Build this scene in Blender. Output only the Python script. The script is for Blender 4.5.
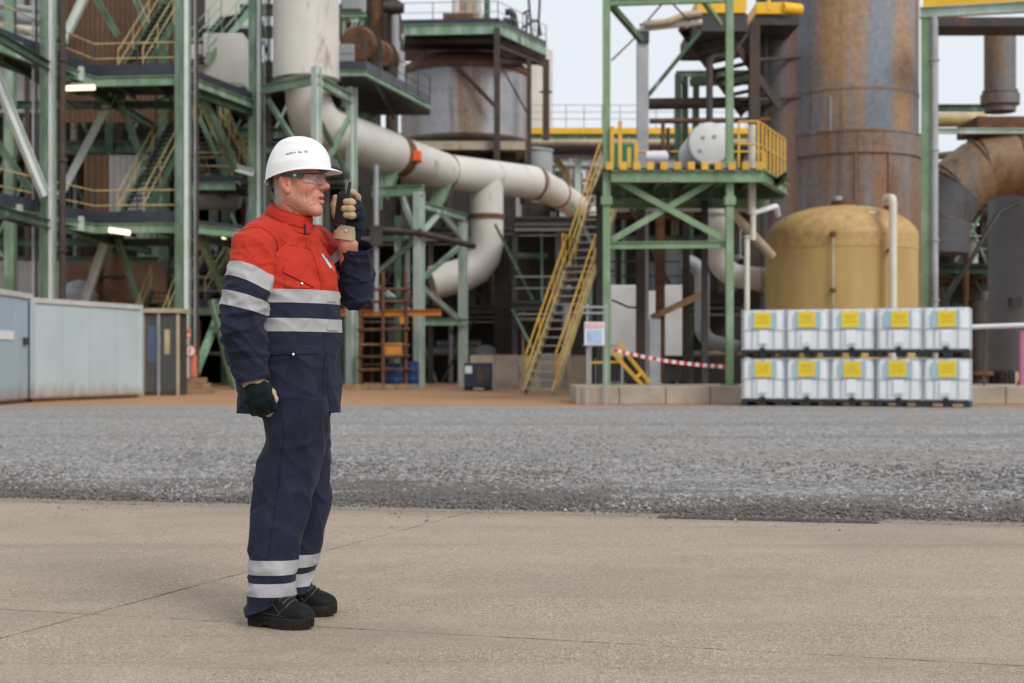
import bpy, bmesh, math, random
import numpy as np
from mathutils import Vector, Matrix, noise as mnoise
R = math.radians
random.seed(7); np.random.seed(7)
for o in list(bpy.data.objects): bpy.data.objects.remove(o)
SC = bpy.context.scene
COL = SC.collection

# ------------------------------------------------------------------ camera
F, HOR, CAMH = 1422.0, 363.6, 0.964         # focal length in pixels, horizon row, eye height
cam_d = bpy.data.cameras.new('camera'); cam = bpy.data.objects.new('camera', cam_d); COL.objects.link(cam)
cam_d.sensor_width = 36.0; cam_d.lens = F * 36.0 / 1024.0
cam_d.shift_y = (HOR - 341.5) / 1024.0
cam_d.clip_start = 0.1; cam_d.clip_end = 3000
cam.location = (0, 0, CAMH); cam.rotation_euler = (R(90), 0, 0)
cam_d.dof.use_dof = True; cam_d.dof.focus_distance = 5.28; cam_d.dof.aperture_fstop = 3.8
SC.camera = cam

# ------------------------------------------------------------------ overcast sky + soft sun
SUN_DIR = Vector((0.50, -0.60, 0.66)).normalized()      # towards the sun
w = bpy.data.worlds.new('World'); SC.world = w; w.use_nodes = True
nt = w.node_tree; nt.nodes.clear()
out = nt.nodes.new('ShaderNodeOutputWorld'); bg = nt.nodes.new('ShaderNodeBackground')
sky = nt.nodes.new('ShaderNodeTexSky'); sky.sky_type = 'NISHITA'; sky.sun_disc = False
sky.sun_elevation = math.asin(SUN_DIR.z); sky.sun_rotation = math.atan2(SUN_DIR.x, SUN_DIR.y)
sky.air_density = 1.0; sky.dust_density = 4.0; sky.ozone_density = 1.0
mx = nt.nodes.new('ShaderNodeMix'); mx.data_type = 'RGBA'; mx.inputs[0].default_value = 0.93
mx.inputs[7].default_value = (6.75, 7.05, 7.55, 1)       # the even cloud layer, in the sky texture's own units
nt.links.new(sky.outputs[0], mx.inputs[6]); nt.links.new(mx.outputs[2], bg.inputs[0])
bg.inputs[1].default_value = 0.1
nt.links.new(bg.outputs[0], out.inputs[0])
sun_d = bpy.data.lights.new('sun', 'SUN'); sun = bpy.data.objects.new('sun', sun_d); COL.objects.link(sun)
sun_d.energy = 1.5; sun_d.angle = R(24); sun_d.color = (1.0, 0.96, 0.90)
sun.rotation_euler = SUN_DIR.to_track_quat('Z', 'Y').to_euler(); sun.location = (30, -20, 60)

SC.view_settings.view_transform = 'Standard'; SC.view_settings.look = 'None'
SC.view_settings.exposure = 0.36; SC.view_settings.gamma = 1.0
SC.view_settings.use_curve_mapping = False

def P(px, py, Y):
    return Vector(((px - 512.0) * Y / F, Y, CAMH - (py - HOR) * Y / F))
def XA(px, Y): return (px - 512.0) * Y / F
def ZA(py, Y): return CAMH - (py - HOR) * Y / F
def GY(py): return F * CAMH / (py - HOR)

# ------------------------------------------------------------------ materials
MATS = {}
def _n(nt, t, **kw):
    n = nt.nodes.new(t)
    for k, v in kw.items(): setattr(n, k, v)
    return n
def _noise(nt, vec, scale, detail=4.0, rough=0.55, dist=0.0):
    n = _n(nt, 'ShaderNodeTexNoise'); n.inputs['Scale'].default_value = scale
    n.inputs['Detail'].default_value = detail; n.inputs['Roughness'].default_value = rough
    n.inputs['Distortion'].default_value = dist
    if vec is not None: nt.links.new(vec, n.inputs['Vector'])
    return n.outputs['Fac']
def _ramp(nt, fac, stops):
    r = _n(nt, 'ShaderNodeValToRGB'); cr = r.color_ramp
    while len(cr.elements) < len(stops): cr.elements.new(0.5)
    for e, (p, c) in zip(cr.elements, stops):
        e.position = p; e.color = (c, c, c, 1) if isinstance(c, (int, float)) else (*c[:3], 1)
    nt.links.new(fac, r.inputs[0]); return r.outputs[0]
def _mix(nt, fac, a, b, mode='MIX'):
    m = _n(nt, 'ShaderNodeMix', data_type='RGBA', blend_type=mode)
    for sock, v in ((m.inputs[0], fac), (m.inputs[6], a), (m.inputs[7], b)):
        if isinstance(v, (int, float)): sock.default_value = v if sock is m.inputs[0] or sock == m.inputs[0] else (v, v, v, 1)
        elif isinstance(v, tuple): sock.default_value = (*v[:3], 1)
        else: nt.links.new(v, sock)
    return m.outputs[2]
def _math(nt, op, a, b=0.0):
    m = _n(nt, 'ShaderNodeMath', operation=op)
    for s, v in ((m.inputs[0], a), (m.inputs[1], b)):
        if isinstance(v, (int, float)): s.default_value = v
        else: nt.links.new(v, s)
    return m.outputs[0]
def _pos(nt, sx=1, sy=1, sz=1, world=True):
    if world: g = _n(nt, 'ShaderNodeNewGeometry').outputs['Position']
    else: g = _n(nt, 'ShaderNodeTexCoord').outputs['Object']
    m = _n(nt, 'ShaderNodeMapping'); m.inputs['Scale'].default_value = (sx, sy, sz)
    nt.links.new(g, m.inputs[0]); return m.outputs[0]
def newmat(name):
    m = bpy.data.materials.new(name); m.use_nodes = True; nt = m.node_tree
    b = nt.nodes['Principled BSDF']; MATS[name] = m
    return m, nt, b
def _bump(nt, b, h, strength, dist):
    bp = _n(nt, 'ShaderNodeBump'); bp.inputs['Strength'].default_value = strength
    bp.inputs['Distance'].default_value = dist
    nt.links.new(h, bp.inputs['Height']); nt.links.new(bp.outputs[0], b.inputs['Normal'])
def paint(name, col, rough=0.5, metal=0.0, var=0.25, vs=1.5, rust=0.0, fade=0.0, fadecol=(.55, .6, .55), bump=0.0, rustcol=(.16, .062, .025), streak=0.25, bs=20.0, spec=0.5):
    """weathered paint: blotchy tone, chalky fading, rust stains that run down"""
    m, nt, b = newmat(name)
    p = _pos(nt); n1 = _noise(nt, p, vs, 6, .6)
    lo = tuple(c * (1 - var) for c in col); hi = tuple(min(1, c * (1 + var)) for c in col)
    c = _ramp(nt, n1, [(0.28, lo), (0.72, hi)])
    if fade > 0:
        f = _ramp(nt, _noise(nt, _pos(nt, 1, 1, .35), vs * 1.7, 5, .65), [(0.62 - fade * .35, 0.0), (0.82 - fade * .2, .85)])
        c = _mix(nt, f, c, fadecol)
    rr = rough
    if rust > 0:
        ps = _pos(nt, 1, 1, streak)
        n2 = _noise(nt, ps, vs * 2.2, 8, .68, .4)
        f = _ramp(nt, n2, [(0.68 - rust * .42, 0.0), (0.80 - rust * .36, 1.0)])
        rc = _ramp(nt, _noise(nt, p, vs * 9, 4), [(.3, tuple(x * .55 for x in rustcol)), (.7, tuple(x * 1.5 for x in rustcol))])
        c = _mix(nt, f, c, rc)
        rr = _mix(nt, f, rough, .85)
    nt.links.new(c, b.inputs['Base Color'])
    if isinstance(rr, float): b.inputs['Roughness'].default_value = rr
    else: nt.links.new(rr, b.inputs['Roughness'])
    b.inputs['Metallic'].default_value = metal
    b.inputs['Specular IOR Level'].default_value = spec
    if bump > 0: _bump(nt, b, _noise(nt, p, bs, 5), bump, 0.02)
    return m
paint('green', (.15, .265, .165), .42, fade=.5, fadecol=(.40, .50, .42), rust=.12, var=.3, vs=1.1)
paint('green_pale', (.36, .47, .39), .40, fade=.8, fadecol=(.62, .68, .65), rust=.10, var=.25, vs=1.0)
paint('green_white', (.60, .67, .635), .38, fade=.5, fadecol=(.72, .76, .74), rust=.08, var=.15, vs=1.5)  # lit side of the green steel put into a near-white colour
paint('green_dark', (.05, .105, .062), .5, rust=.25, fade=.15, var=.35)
paint('green_right', (.17, .27, .15), .45, fade=.35, fadecol=(.32, .42, .30), rust=.12, var=.2)
paint('green_bright', (.01, .16, .07), .45, var=.2)
paint('yellow', (.62, .36, .045), .45, var=.25, rust=.22, vs=2.0)
paint('yellow_bright', (.80, .46, .02), .45, var=.15, rust=.1)
paint('yellow_pale', (.50, .40, .18), .5, var=.3, rust=.3, vs=2.5)
paint('orange', (.60, .24, .035), .5, var=.2, rust=.15)
paint('orange_bright', (.95, .13, .02), .5, var=.1)
paint('toe_board', (.030, .036, .050), .45, var=.3, rust=.1)
paint('dark_steel', (.035, .034, .034), .55, var=.4, rust=.3)
paint('brown_steel', (.050, .034, .026), .65, var=.45, rust=.3, rustcol=(.11, .045, .022))
paint('rust', (.13, .058, .028), .8, var=.55, vs=2.5, bump=.3)
paint('galv', (.36, .37, .38), .42, metal=.35, var=.22, rust=.12)
paint('pale_duct', (.60, .58, .53), .48, var=.12, vs=.5, rust=.16, rustcol=(.23, .13, .07), fade=.1)
paint('pale_duct_top', (.60, .575, .525), .48, var=.10, vs=.6, rust=.2, rustcol=(.25, .12, .06), streak=.6)
paint('white_pipe', (.62, .58, .50), .45, var=.12, rust=.15, rustcol=(.25, .15, .08))
paint('white_clad', (.62, .63, .62), .5, var=.12, rust=.12, rustcol=(.3, .2, .12))
paint('clad_grey', (.30, .315, .33), .5, var=.15, vs=.4, rust=.2, rustcol=(.20, .12, .07))
paint('dark_grey_tank', (.19, .20, .215), .55, var=.15, vs=.6, rust=.1)
paint('beige', (.42, .35, .25), .7, var=.25, rust=.25)
paint('brown_wall', (.13, .075, .045), .85, var=.4, vs=.5, rust=.25, bump=.2)
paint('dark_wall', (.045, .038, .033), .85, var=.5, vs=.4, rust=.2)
paint('shed_wall', (.30, .30, .30), .75, var=.2, vs=.6, rust=.2)
paint('cabin_blue', (.44, .53, .56), .45, var=.08, vs=.7, rust=.05, rustcol=(.33, .24, .15))
paint('cabin_blue2', (.33, .43, .50), .45, var=.08, vs=.7, rust=.04, rustcol=(.33, .24, .15))
paint('cabin_trim', (.50, .50, .49), .5, var=.15, rust=.15)
paint('plinth', (.36, .31, .25), .85, var=.25, vs=1.6, bump=.4, rust=.12, rustcol=(.26, .16, .09))
paint('blue_plastic', (.015, .05, .17), .4, var=.2)
paint('blue_dark', (.012, .02, .05), .4, var=.2)
paint('red_paint', (.58, .035, .02), .35, var=.1)
paint('red_soft', (.60, .16, .10), .4, var=.1)
paint('white_paint', (.75, .75, .75), .4, var=.06)
paint('pink_paint', (.42, .14, .26), .5, var=.15)
paint('black_rubber', (.012, .012, .013), .5, var=.3)
paint('ibc_white', (.84, .86, .88), .42, var=.05, vs=2.5)
paint('ibc_blue', (.36, .52, .58), .45, var=.08)
paint('label_print', (.60, .43, .03), .5, var=.2, vs=20)
paint('ibc_cage', (.48, .53, .58), .35, metal=.1, var=.1)
paint('ibc_pallet', (.020, .022, .026), .5, var=.3)
paint('label_yellow', (.82, .60, .03), .45, var=.07)
paint('sign_white', (.72, .74, .78), .4, var=.05)
paint('sign_blue', (.35, .50, .66), .4, var=.2, vs=9)
paint('sign_pink', (.70, .42, .48), .4, var=.1)
paint('timber', (.30, .19, .10), .8, var=.4, vs=3)

for nm in ('cabin_blue', 'cabin_blue2'):          # splashed mud and rust along the foot of the panels
    nt = MATS[nm].node_tree; b = nt.nodes['Principled BSDF']; src = b.inputs['Base Color'].links[0].from_socket
    z_ = _n(nt, 'ShaderNodeSeparateXYZ'); nt.links.new(_pos(nt), z_.inputs[0])
    f_ = _math(nt, 'SUBTRACT', _math(nt, 'MULTIPLY', _noise(nt, _pos(nt, 1, 1, .35), 2.2, 7, .7), 1.1), z_.outputs[2])
    nt.links.new(_mix(nt, _ramp(nt, f_, [(.08, 0.), (.5, .75)]), src, (.30, .185, .10)), b.inputs['Base Color'])
# rusty stack / vessels: long vertical stains on blue-grey steel
def streaked(name, base, stain, deep, amt, sc=0.55, sz=.09):
    m, nt, b = newmat(name)
    n1 = _noise(nt, _pos(nt, 1, 1, sz), sc, 7, .62, .25)
    n2 = _noise(nt, _pos(nt, 1, 1, sz * .6), sc * 3.2, 7, .65, .3)
    n3 = _noise(nt, _pos(nt), 6, 5, .6)
    c0 = _ramp(nt, n3, [(.3, tuple(x * .82 for x in base)), (.7, tuple(x * 1.15 for x in base))])
    f1 = _ramp(nt, n1, [(.60 - amt * .3, 0.0), (.74 - amt * .3, 1.0)])
    c1 = _mix(nt, f1, c0, _ramp(nt, n3, [(.25, tuple(x * .7 for x in stain)), (.75, tuple(x * 1.3 for x in stain))]))
    f2 = _ramp(nt, n2, [(.66 - amt * .16, 0.0), (.78 - amt * .12, 1.0)])
    c2 = _mix(nt, _math(nt, 'MULTIPLY', f2, .8), c1, deep)
    nt.links.new(c2, b.inputs['Base Color']); b.inputs['Roughness'].default_value = .6
    b.inputs['Metallic'].default_value = .0
    return m
streaked('stack_steel', (.21, .235, .285), (.37, .225, .115), (.15, .062, .026), .62, sc=.45, sz=.11)
streaked('stack_rust', (.24, .235, .25), (.26, .135, .065), (.12, .05, .024), .58, sc=.6)
streaked('stack_dark', (.075, .082, .096), (.11, .055, .035), (.05, .026, .018), .42)
streaked('tank_grey', (.33, .345, .37), (.25, .16, .095), (.10, .055, .033), .42, sc=.45)
streaked('duct_steel', (.15, .155, .16), (.22, .135, .07), (.075, .045, .028), .75, sc=.8, sz=.3)
streaked('tank_yellow_top', (.47, .31, .115), (.42, .245, .105), (.27, .18, .09), .45, sc=1.0, sz=.5)

# fibreglass yellow tank, fine horizontal winding
m, nt, b = newmat('tank_yellow')
c = _ramp(nt, _noise(nt, _pos(nt, 1, 1, .3), 1.2, 6), [(.3, (.41, .265, .085)), (.7, (.53, .36, .13))])
wv = _noise(nt, _pos(nt, .25, .25, 9), 3, 3); c = _mix(nt, _math(nt, 'MULTIPLY', wv, .25), c, (.30, .20, .06))
nt.links.new(c, b.inputs['Base Color']); b.inputs['Roughness'].default_value = .5

# brick/rust-coloured dirt, gravel, exposed-aggregate concrete
m, nt, b = newmat('dirt')
n = _noise(nt, _pos(nt), .35, 8, .65); n2 = _noise(nt, _pos(nt), 7, 6, .6)
c = _ramp(nt, n, [(.3, (.27, .135, .06)), (.5, (.40, .215, .10)), (.7, (.30, .19, .12))])
c = _mix(nt, .35, c, _ramp(nt, n2, [(.3, (.18, .10, .05)), (.7, (.48, .30, .17))]))
nt.links.new(c, b.inputs['Base Color']); b.inputs['Roughness'].default_value = .95; _bump(nt, b, n2, .5, .03)
m, nt, b = newmat('gravel')
p = _pos(nt)
vo = _n(nt, 'ShaderNodeTexVoronoi'); vo.inputs['Scale'].default_value = 26; nt.links.new(p, vo.inputs['Vector'])
sep = _n(nt, 'ShaderNodeSeparateColor'); nt.links.new(vo.outputs['Color'], sep.inputs[0])
c = _ramp(nt, sep.outputs[0], [(0.0, (.055, .054, .054)), (.35, (.17, .17, .172)), (.6, (.28, .28, .28)), (.85, (.44, .435, .425)), (1, (.66, .64, .61))])
big = _noise(nt, _pos(nt, .12, .5, 1), .6, 6, .6)
c = _mix(nt, _ramp(nt, big, [(.35, .0), (.7, .30)]), c, (.34, .325, .305))
tr = _noise(nt, _pos(nt, .03, .42, 1), 1.0, 5, .6)          # packed wheel tracks, darker and browner
c = _mix(nt, _ramp(nt, tr, [(.52, 0.), (.66, .5)]), c, (.12, .11, .10))
c = _mix(nt, _ramp(nt, _noise(nt, _pos(nt, .10, .22, 1), .9, 6, .65), [(.42, 0.), (.62, .5)]), c, (.27, .225, .18))      # brown dust patches
sx_ = _n(nt, 'ShaderNodeSeparateXYZ'); nt.links.new(p, sx_.inputs[0])       # muddy margin beside the concrete
dist_ = _math(nt, 'SUBTRACT', _math(nt, 'ADD', sx_.outputs[1], _math(nt, 'MULTIPLY', sx_.outputs[0], .2335)), 9.2)
mud = _math(nt, 'SUBTRACT', _math(nt, 'MULTIPLY', _noise(nt, _pos(nt, .40, .8, 1), .75, 6, .65), 11.0), _math(nt, 'ADD', dist_, 3.6))
c = _mix(nt, _ramp(nt, mud, [(.0, 0.), (1.0, .78)]), c, (.085, .068, .054))
nt.links.new(c, b.inputs['Base Color']); b.inputs['Roughness'].default_value = .85
_bump(nt, b, _math(nt, 'ADD', vo.outputs['Distance'], _noise(nt, p, 60, 3)), .8, .02)
m, nt, b = newmat('gravel_stone')
oi = _n(nt, 'ShaderNodeVertexColor', layer_name='tone')
c = _mix(nt, .35, oi.outputs[0], _ramp(nt, _noise(nt, _pos(nt), 90, 3), [(.3, (.10, .10, .105)), (.7, (.34, .33, .33))]))
nt.links.new(c, b.inputs['Base Color']); b.inputs['Roughness'].default_value = .85
m, nt, b = newmat('slab')
p = _pos(nt)
n1 = _noise(nt, _pos(nt, .5, 1.6, 1), .55, 8, .62); n2 = _noise(nt, p, 3.1, 7, .62); n3 = _noise(nt, p, 150, 2, .5); n4 = _noise(nt, p, 60, 3, .6)
c = _ramp(nt, n1, [(.30, (.255, .198, .143)), (.46, (.36, .287, .211)), (.58, (.43, .345, .256)), (.75, (.325, .268, .208))])
c = _mix(nt, .5, c, _ramp(nt, n2, [(.3, (.225, .180, .132)), (.7, (.42, .345, .262))]))
vo = _n(nt, 'ShaderNodeTexVoronoi'); vo.inputs['Scale'].default_value = 165; nt.links.new(p, vo.inputs['Vector'])
sep = _n(nt, 'ShaderNodeSeparateColor'); nt.links.new(vo.outputs['Color'], sep.inputs[0])
agg = _ramp(nt, sep.outputs[0], [(0, (.07, .05, .035)), (.12, (.17, .125, .085)), (.35, (.30, .235, .17)), (.62, (.41, .33, .25)), (.80, (.44, .285, .15)), (.90, (.55, .47, .37)), (1, (.72, .66, .57))])
wear = _ramp(nt, _noise(nt, _pos(nt, .6, 1.3, 1), 1.3, 6, .65), [(.34, .15), (.62, .62)])
c = _mix(nt, wear, c, agg)
# dark specks, scuffs and a few rusty stains
c = _mix(nt, _ramp(nt, n4, [(.60, 0.), (.70, .65)]), c, (.11, .083, .06))
sc_ = _noise(nt, _pos(nt, .35, 3.2, 1), 2.2, 7, .7, .6); c = _mix(nt, _ramp(nt, sc_, [(.63, 0.), (.72, .42)]), c, (.17, .145, .125))
c = _mix(nt, _ramp(nt, _noise(nt, _pos(nt, .8, 2, 1), 1.1, 5, .6, .8), [(.62, 0.), (.75, .30)]), c, (.36, .23, .12))
sx_ = _n(nt, 'ShaderNodeSeparateXYZ'); nt.links.new(p, sx_.inputs[0])       # dirt carried over from the gravel
dist_ = _math(nt, 'SUBTRACT', 9.2, _math(nt, 'ADD', sx_.outputs[1], _math(nt, 'MULTIPLY', sx_.outputs[0], .2335)))
dirt_ = _math(nt, 'SUBTRACT', _math(nt, 'MULTIPLY', _noise(nt, _pos(nt, .8, 2.2, 1), 1.6, 7, .7), 1.1), dist_)
c = _mix(nt, _ramp(nt, dirt_, [(.0, 0.), (.5, .55)]), c, (.16, .125, .095))
blo = _noise(nt, _pos(nt, .45, 1.0, 1), .75, 4, .55, .6); c = _mix(nt, _ramp(nt, blo, [(.52, 0.), (.66, .38)]), c, (.22, .185, .15))
tyre = _noise(nt, _pos(nt, .10, 1.5, 1), 1.4, 6, .65, .25); c = _mix(nt, _ramp(nt, tyre, [(.55, 0.), (.68, .34)]), c, (.17, .14, .115))
nt.links.new(c, b.inputs['Base Color']); nt.links.new(_ramp(nt, n2, [(.3, .62), (.7, .9)]), b.inputs['Roughness'])
_bump(nt, b, _math(nt, 'ADD', _math(nt, 'MULTIPLY', vo.outputs['Distance'], .8), _math(nt, 'ADD', n4, n2)), .55, .006)
m, nt, b = newmat('joint_fill')
c = _ramp(nt, _noise(nt, _pos(nt), 20, 4), [(.3, (.07, .055, .04)), (.7, (.20, .16, .12))])
nt.links.new(c, b.inputs['Base Color']); b.inputs['Roughness'].default_value = .95

# light, glass
m, nt, b = newmat('lamp_tube'); b.inputs['Emission Color'].default_value = (1, .80, .50, 1); b.inputs['Emission Strength'].default_value = 1.6
m, nt, b = newmat('glass'); b.inputs['Base Color'].default_value = (.62, .66, .66, 1); b.inputs['Roughness'].default_value = .05
b.inputs['Transmission Weight'].default_value = 0.0; b.inputs['Alpha'].default_value = .07; b.inputs['Specular IOR Level'].default_value = .8
m, nt, b = newmat('lens'); b.inputs['Base Color'].default_value = (.75, .82, .84, 1); b.inputs['Roughness'].default_value = .03
b.inputs['Alpha'].default_value = .07; b.inputs['Specular IOR Level'].default_value = .9

# ------------------------------------------------------------------ mesh helpers
def perp(d, up=Vector((0, 0, 1))):
    d = d.normalized()
    s = d.cross(up)
    if s.length < 1e-4: s = d.cross(Vector((0, 1, 0)))
    s.normalize(); u = s.cross(d).normalized()
    return s, u
class MB:
    def __init__(s): s.v = []; s.f = []
    def add(s, vs, fs):
        n = len(s.v); s.v += [tuple(p) for p in vs]; s.f += [tuple(i + n for i in f) for f in fs]; return s
    def box(s, a, b):
        x0, y0, z0 = a; x1, y1, z1 = b
        return s.add([(x0, y0, z0), (x1, y0, z0), (x1, y1, z0), (x0, y1, z0), (x0, y0, z1), (x1, y0, z1), (x1, y1, z1), (x0, y1, z1)],
                     [(0, 3, 2, 1), (4, 5, 6, 7), (0, 1, 5, 4), (1, 2, 6, 5), (2, 3, 7, 6), (3, 0, 4, 7)])
    def bar(s, p, q, w_, h, up=Vector((0, 0, 1))):
        p = Vector(p); q = Vector(q); sd, u = perp(q - p, up); vs = []
        for c in (p, q):
            for a, b_ in ((-1, -1), (1, -1), (1, 1), (-1, 1)): vs.append(c + sd * a * w_ / 2 + u * b_ * h / 2)
        return s.add(vs, [(0, 1, 2, 3), (7, 6, 5, 4), (0, 4, 5, 1), (1, 5, 6, 2), (2, 6, 7, 3), (3, 7, 4, 0)])
    def ibeam(s, p, q, w_, h, up=Vector((0, 0, 1)), t=None):
        p = Vector(p); q = Vector(q); sd, u = perp(q - p, up); t = t or max(.02, h * .08); a = w_ / 2; b_ = h / 2; k = t * .4
        pr = [(-a, -b_), (a, -b_), (a, -b_ + t), (k, -b_ + t), (k, b_ - t), (a, b_ - t), (a, b_), (-a, b_), (-a, b_ - t), (-k, b_ - t), (-k, -b_ + t), (-a, -b_ + t)]
        vs = [c + sd * x + u * y for c in (p, q) for x, y in pr]
        fs = [(i, i + 12, (i + 1) % 12 + 12, (i + 1) % 12) for i in range(12)]
        for o_, fl in ((0, 0), (12, 1)):
            for qd in ((0, 1, 2, 11), (11, 2, 3, 10), (10, 3, 4, 9), (9, 4, 5, 8), (8, 5, 6, 7)):
                qd = tuple(i + o_ for i in qd); fs.append(qd if fl else qd[::-1])
        return s.add(vs, fs)
    def tube(s, pts, r, n=12, cap=True):
        pts = [Vector(p) for p in pts]; k = len(pts)
        rs = r if isinstance(r, (list, tuple)) else [r] * k
        tg = []
        for i in range(k):
            d = (pts[min(i + 1, k - 1)] - pts[max(i - 1, 0)]); tg.append(d.normalized())
        sd, u = perp(tg[0]); vs = []
        for i in range(k):
            u = (u - tg[i] * u.dot(tg[i])); u = u.normalized() if u.length > 1e-5 else perp(tg[i])[1]
            sd = tg[i].cross(u).normalized()
            for j in range(n):
                a = 2 * math.pi * j / n; vs.append(pts[i] + (sd * math.cos(a) + u * math.sin(a)) * rs[i])
        fs = []
        for i in range(k - 1):
            for j in range(n):
                j2 = (j + 1) % n; fs.append((i * n + j, i * n + j2, (i + 1) * n + j2, (i + 1) * n + j))
        if cap: fs.append(tuple(range(n))[::-1]); fs.append(tuple(range((k - 1) * n, k * n)))
        return s.add(vs, fs)
    def lathe(s, prof, c, n=48, axis=None):
        c = Vector(c); ax = Vector(axis).normalized() if axis else Vector((0, 0, 1)); sd, u = (Vector((1, 0, 0)), Vector((0, 1, 0))) if not axis else perp(ax)
        if axis: u = ax.cross(sd)
        vs = []; k = len(prof)
        for r, z in prof:
            for j in range(n):
                a = 2 * math.pi * j / n; vs.append(c + sd * (r * math.cos(a)) + u * (r * math.sin(a)) + ax * z)
        fs = [(i * n + j, i * n + (j + 1) % n, (i + 1) * n + (j + 1) % n, (i + 1) * n + j) for i in range(k - 1) for j in range(n)]
        fs.append(tuple(range(n))[::-1]); fs.append(tuple(range((k - 1) * n, k * n)))
        return s.add(vs, fs)
    def prism(s, poly, z0, z1):
        n = len(poly); vs = [(x, y, z0) for x, y in poly] + [(x, y, z1) for x, y in poly]
        return s.add(vs, [tuple(range(n))[::-1], tuple(range(n, 2 * n))] + [(i, (i + 1) % n, (i + 1) % n + n, i + n) for i in range(n)])
    def build(s, name, mat, parent=None, smooth=False, angle=40, bevel=0, label=None):
        off = origin(parent)
        me = bpy.data.meshes.new(name)
        me.from_pydata([(x - off[0], y - off[1], z - off[2]) for x, y, z in s.v], [], s.f)
        return finish(me, name, mat, parent, smooth, angle, bevel, label)
def origin(parent):
    p = parent; off = Vector((0, 0, 0))
    while p is not None: off += p.location; p = p.parent
    return off
def finish(me, name, mat, parent, smooth=False, angle=40, bevel=0, label=None):
    me.validate(); me.update()
    o = bpy.data.objects.new(name, me); COL.objects.link(o)
    me.materials.append(MATS[mat] if isinstance(mat, str) else mat)
    if smooth:
        me.polygons.foreach_set('use_smooth', [True] * len(me.polygons)); me.set_sharp_from_angle(angle=R(angle))
    if parent is not None: o.parent = parent
    if bevel:
        bv = o.modifiers.new('bevel', 'BEVEL'); bv.width = bevel; bv.segments = 2; bv.limit_method = 'ANGLE'
    if label: o['label'] = label
    return o
def tag(o, label, cat, group=None):
    o['label'] = label; o['category'] = cat
    if group: o['group'] = group
    return o
def thing(name, label, cat, loc=(0, 0, 0), group=None):
    o = bpy.data.objects.new(name, None); COL.objects.link(o); o.location = loc; o.empty_display_size = .3
    return tag(o, label, cat, group)
def structure(o): o['kind'] = 'structure'; return o
def copy_tree(o, parent=None):
    c = o.copy(); COL.objects.link(c); c.parent = parent
    for ch in list(o.children): copy_tree(ch, c)
    return c
def arc(p0, corner, p1, rad, n=8):
    """points of a pipe bend replacing a corner"""
    p0, c, p1 = Vector(p0), Vector(corner), Vector(p1)
    a = (p0 - c).normalized(); b_ = (p1 - c).normalized(); ang = a.angle(b_)
    d = rad / math.tan(ang / 2); d = min(d, (p0 - c).length * .95, (p1 - c).length * .95); rad = d * math.tan(ang / 2)
    s_ = c + a * d; e = c + b_ * d; ctr = c + (a + b_).normalized() * (rad / math.sin(ang / 2))
    v0 = s_ - ctr; v1 = e - ctr; th = v0.angle(v1); out_ = []
    for i in range(n + 1):
        t = i / n
        out_.append(ctr + (v0 * math.sin((1 - t) * th) + v1 * math.sin(t * th)) / math.sin(th))
    return out_
def pipepath(pts, rad, n=8):
    pts = [Vector(p) for p in pts]; o = [pts[0]]
    for i in range(1, len(pts) - 1):
        if (pts[i] - pts[i - 1]).normalized().angle((pts[i + 1] - pts[i]).normalized()) < .02: o.append(pts[i])
        else: o += arc(pts[i - 1], pts[i], pts[i + 1], rad, n)
    return o + [pts[-1]]
# ================================================================== GROUND
structure(MB().add([(-900, -200, 0), (900, -200, 0), (900, 1600, 0), (-900, 1600, 0)], [(0, 1, 2, 3)]).build('ground', 'dirt'))
def edge_y(x): return 9.20 - 0.2335 * x                    # near edge of the gravel = far edge of the concrete
gx = [-40 + i * .25 for i in range(321)]
vs = []; fs = []
for i, x in enumerate(gx):
    e = edge_y(x) - .12 + .10 * mnoise.noise((x * .8, 0, 3)) + .05 * mnoise.noise((x * 3, 0, 5))
    far = 31.9 + .9 * mnoise.noise((x * .22, 4, 1)) + .25 * mnoise.noise((x * 1.1, 2, 1)) - .012 * x
    rows = [e, e + 1.5, e + 4, e + 9, far - 1, far]
    for k, y in enumerate(rows):
        z = .007 if k in (0, 5) else .007 + .018 * (mnoise.noise((x * .35, y * .35, 0)) * .5 + .5)
        vs.append((x, y, z if k not in (0,) else .005))
for i in range(len(gx) - 1):
    for k in range(5): fs.append((i * 6 + k, (i + 1) * 6 + k, (i + 1) * 6 + k + 1, i * 6 + k + 1))
structure(MB().add(vs, fs).build('gravel_road', 'gravel', smooth=True, angle=180))

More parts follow.
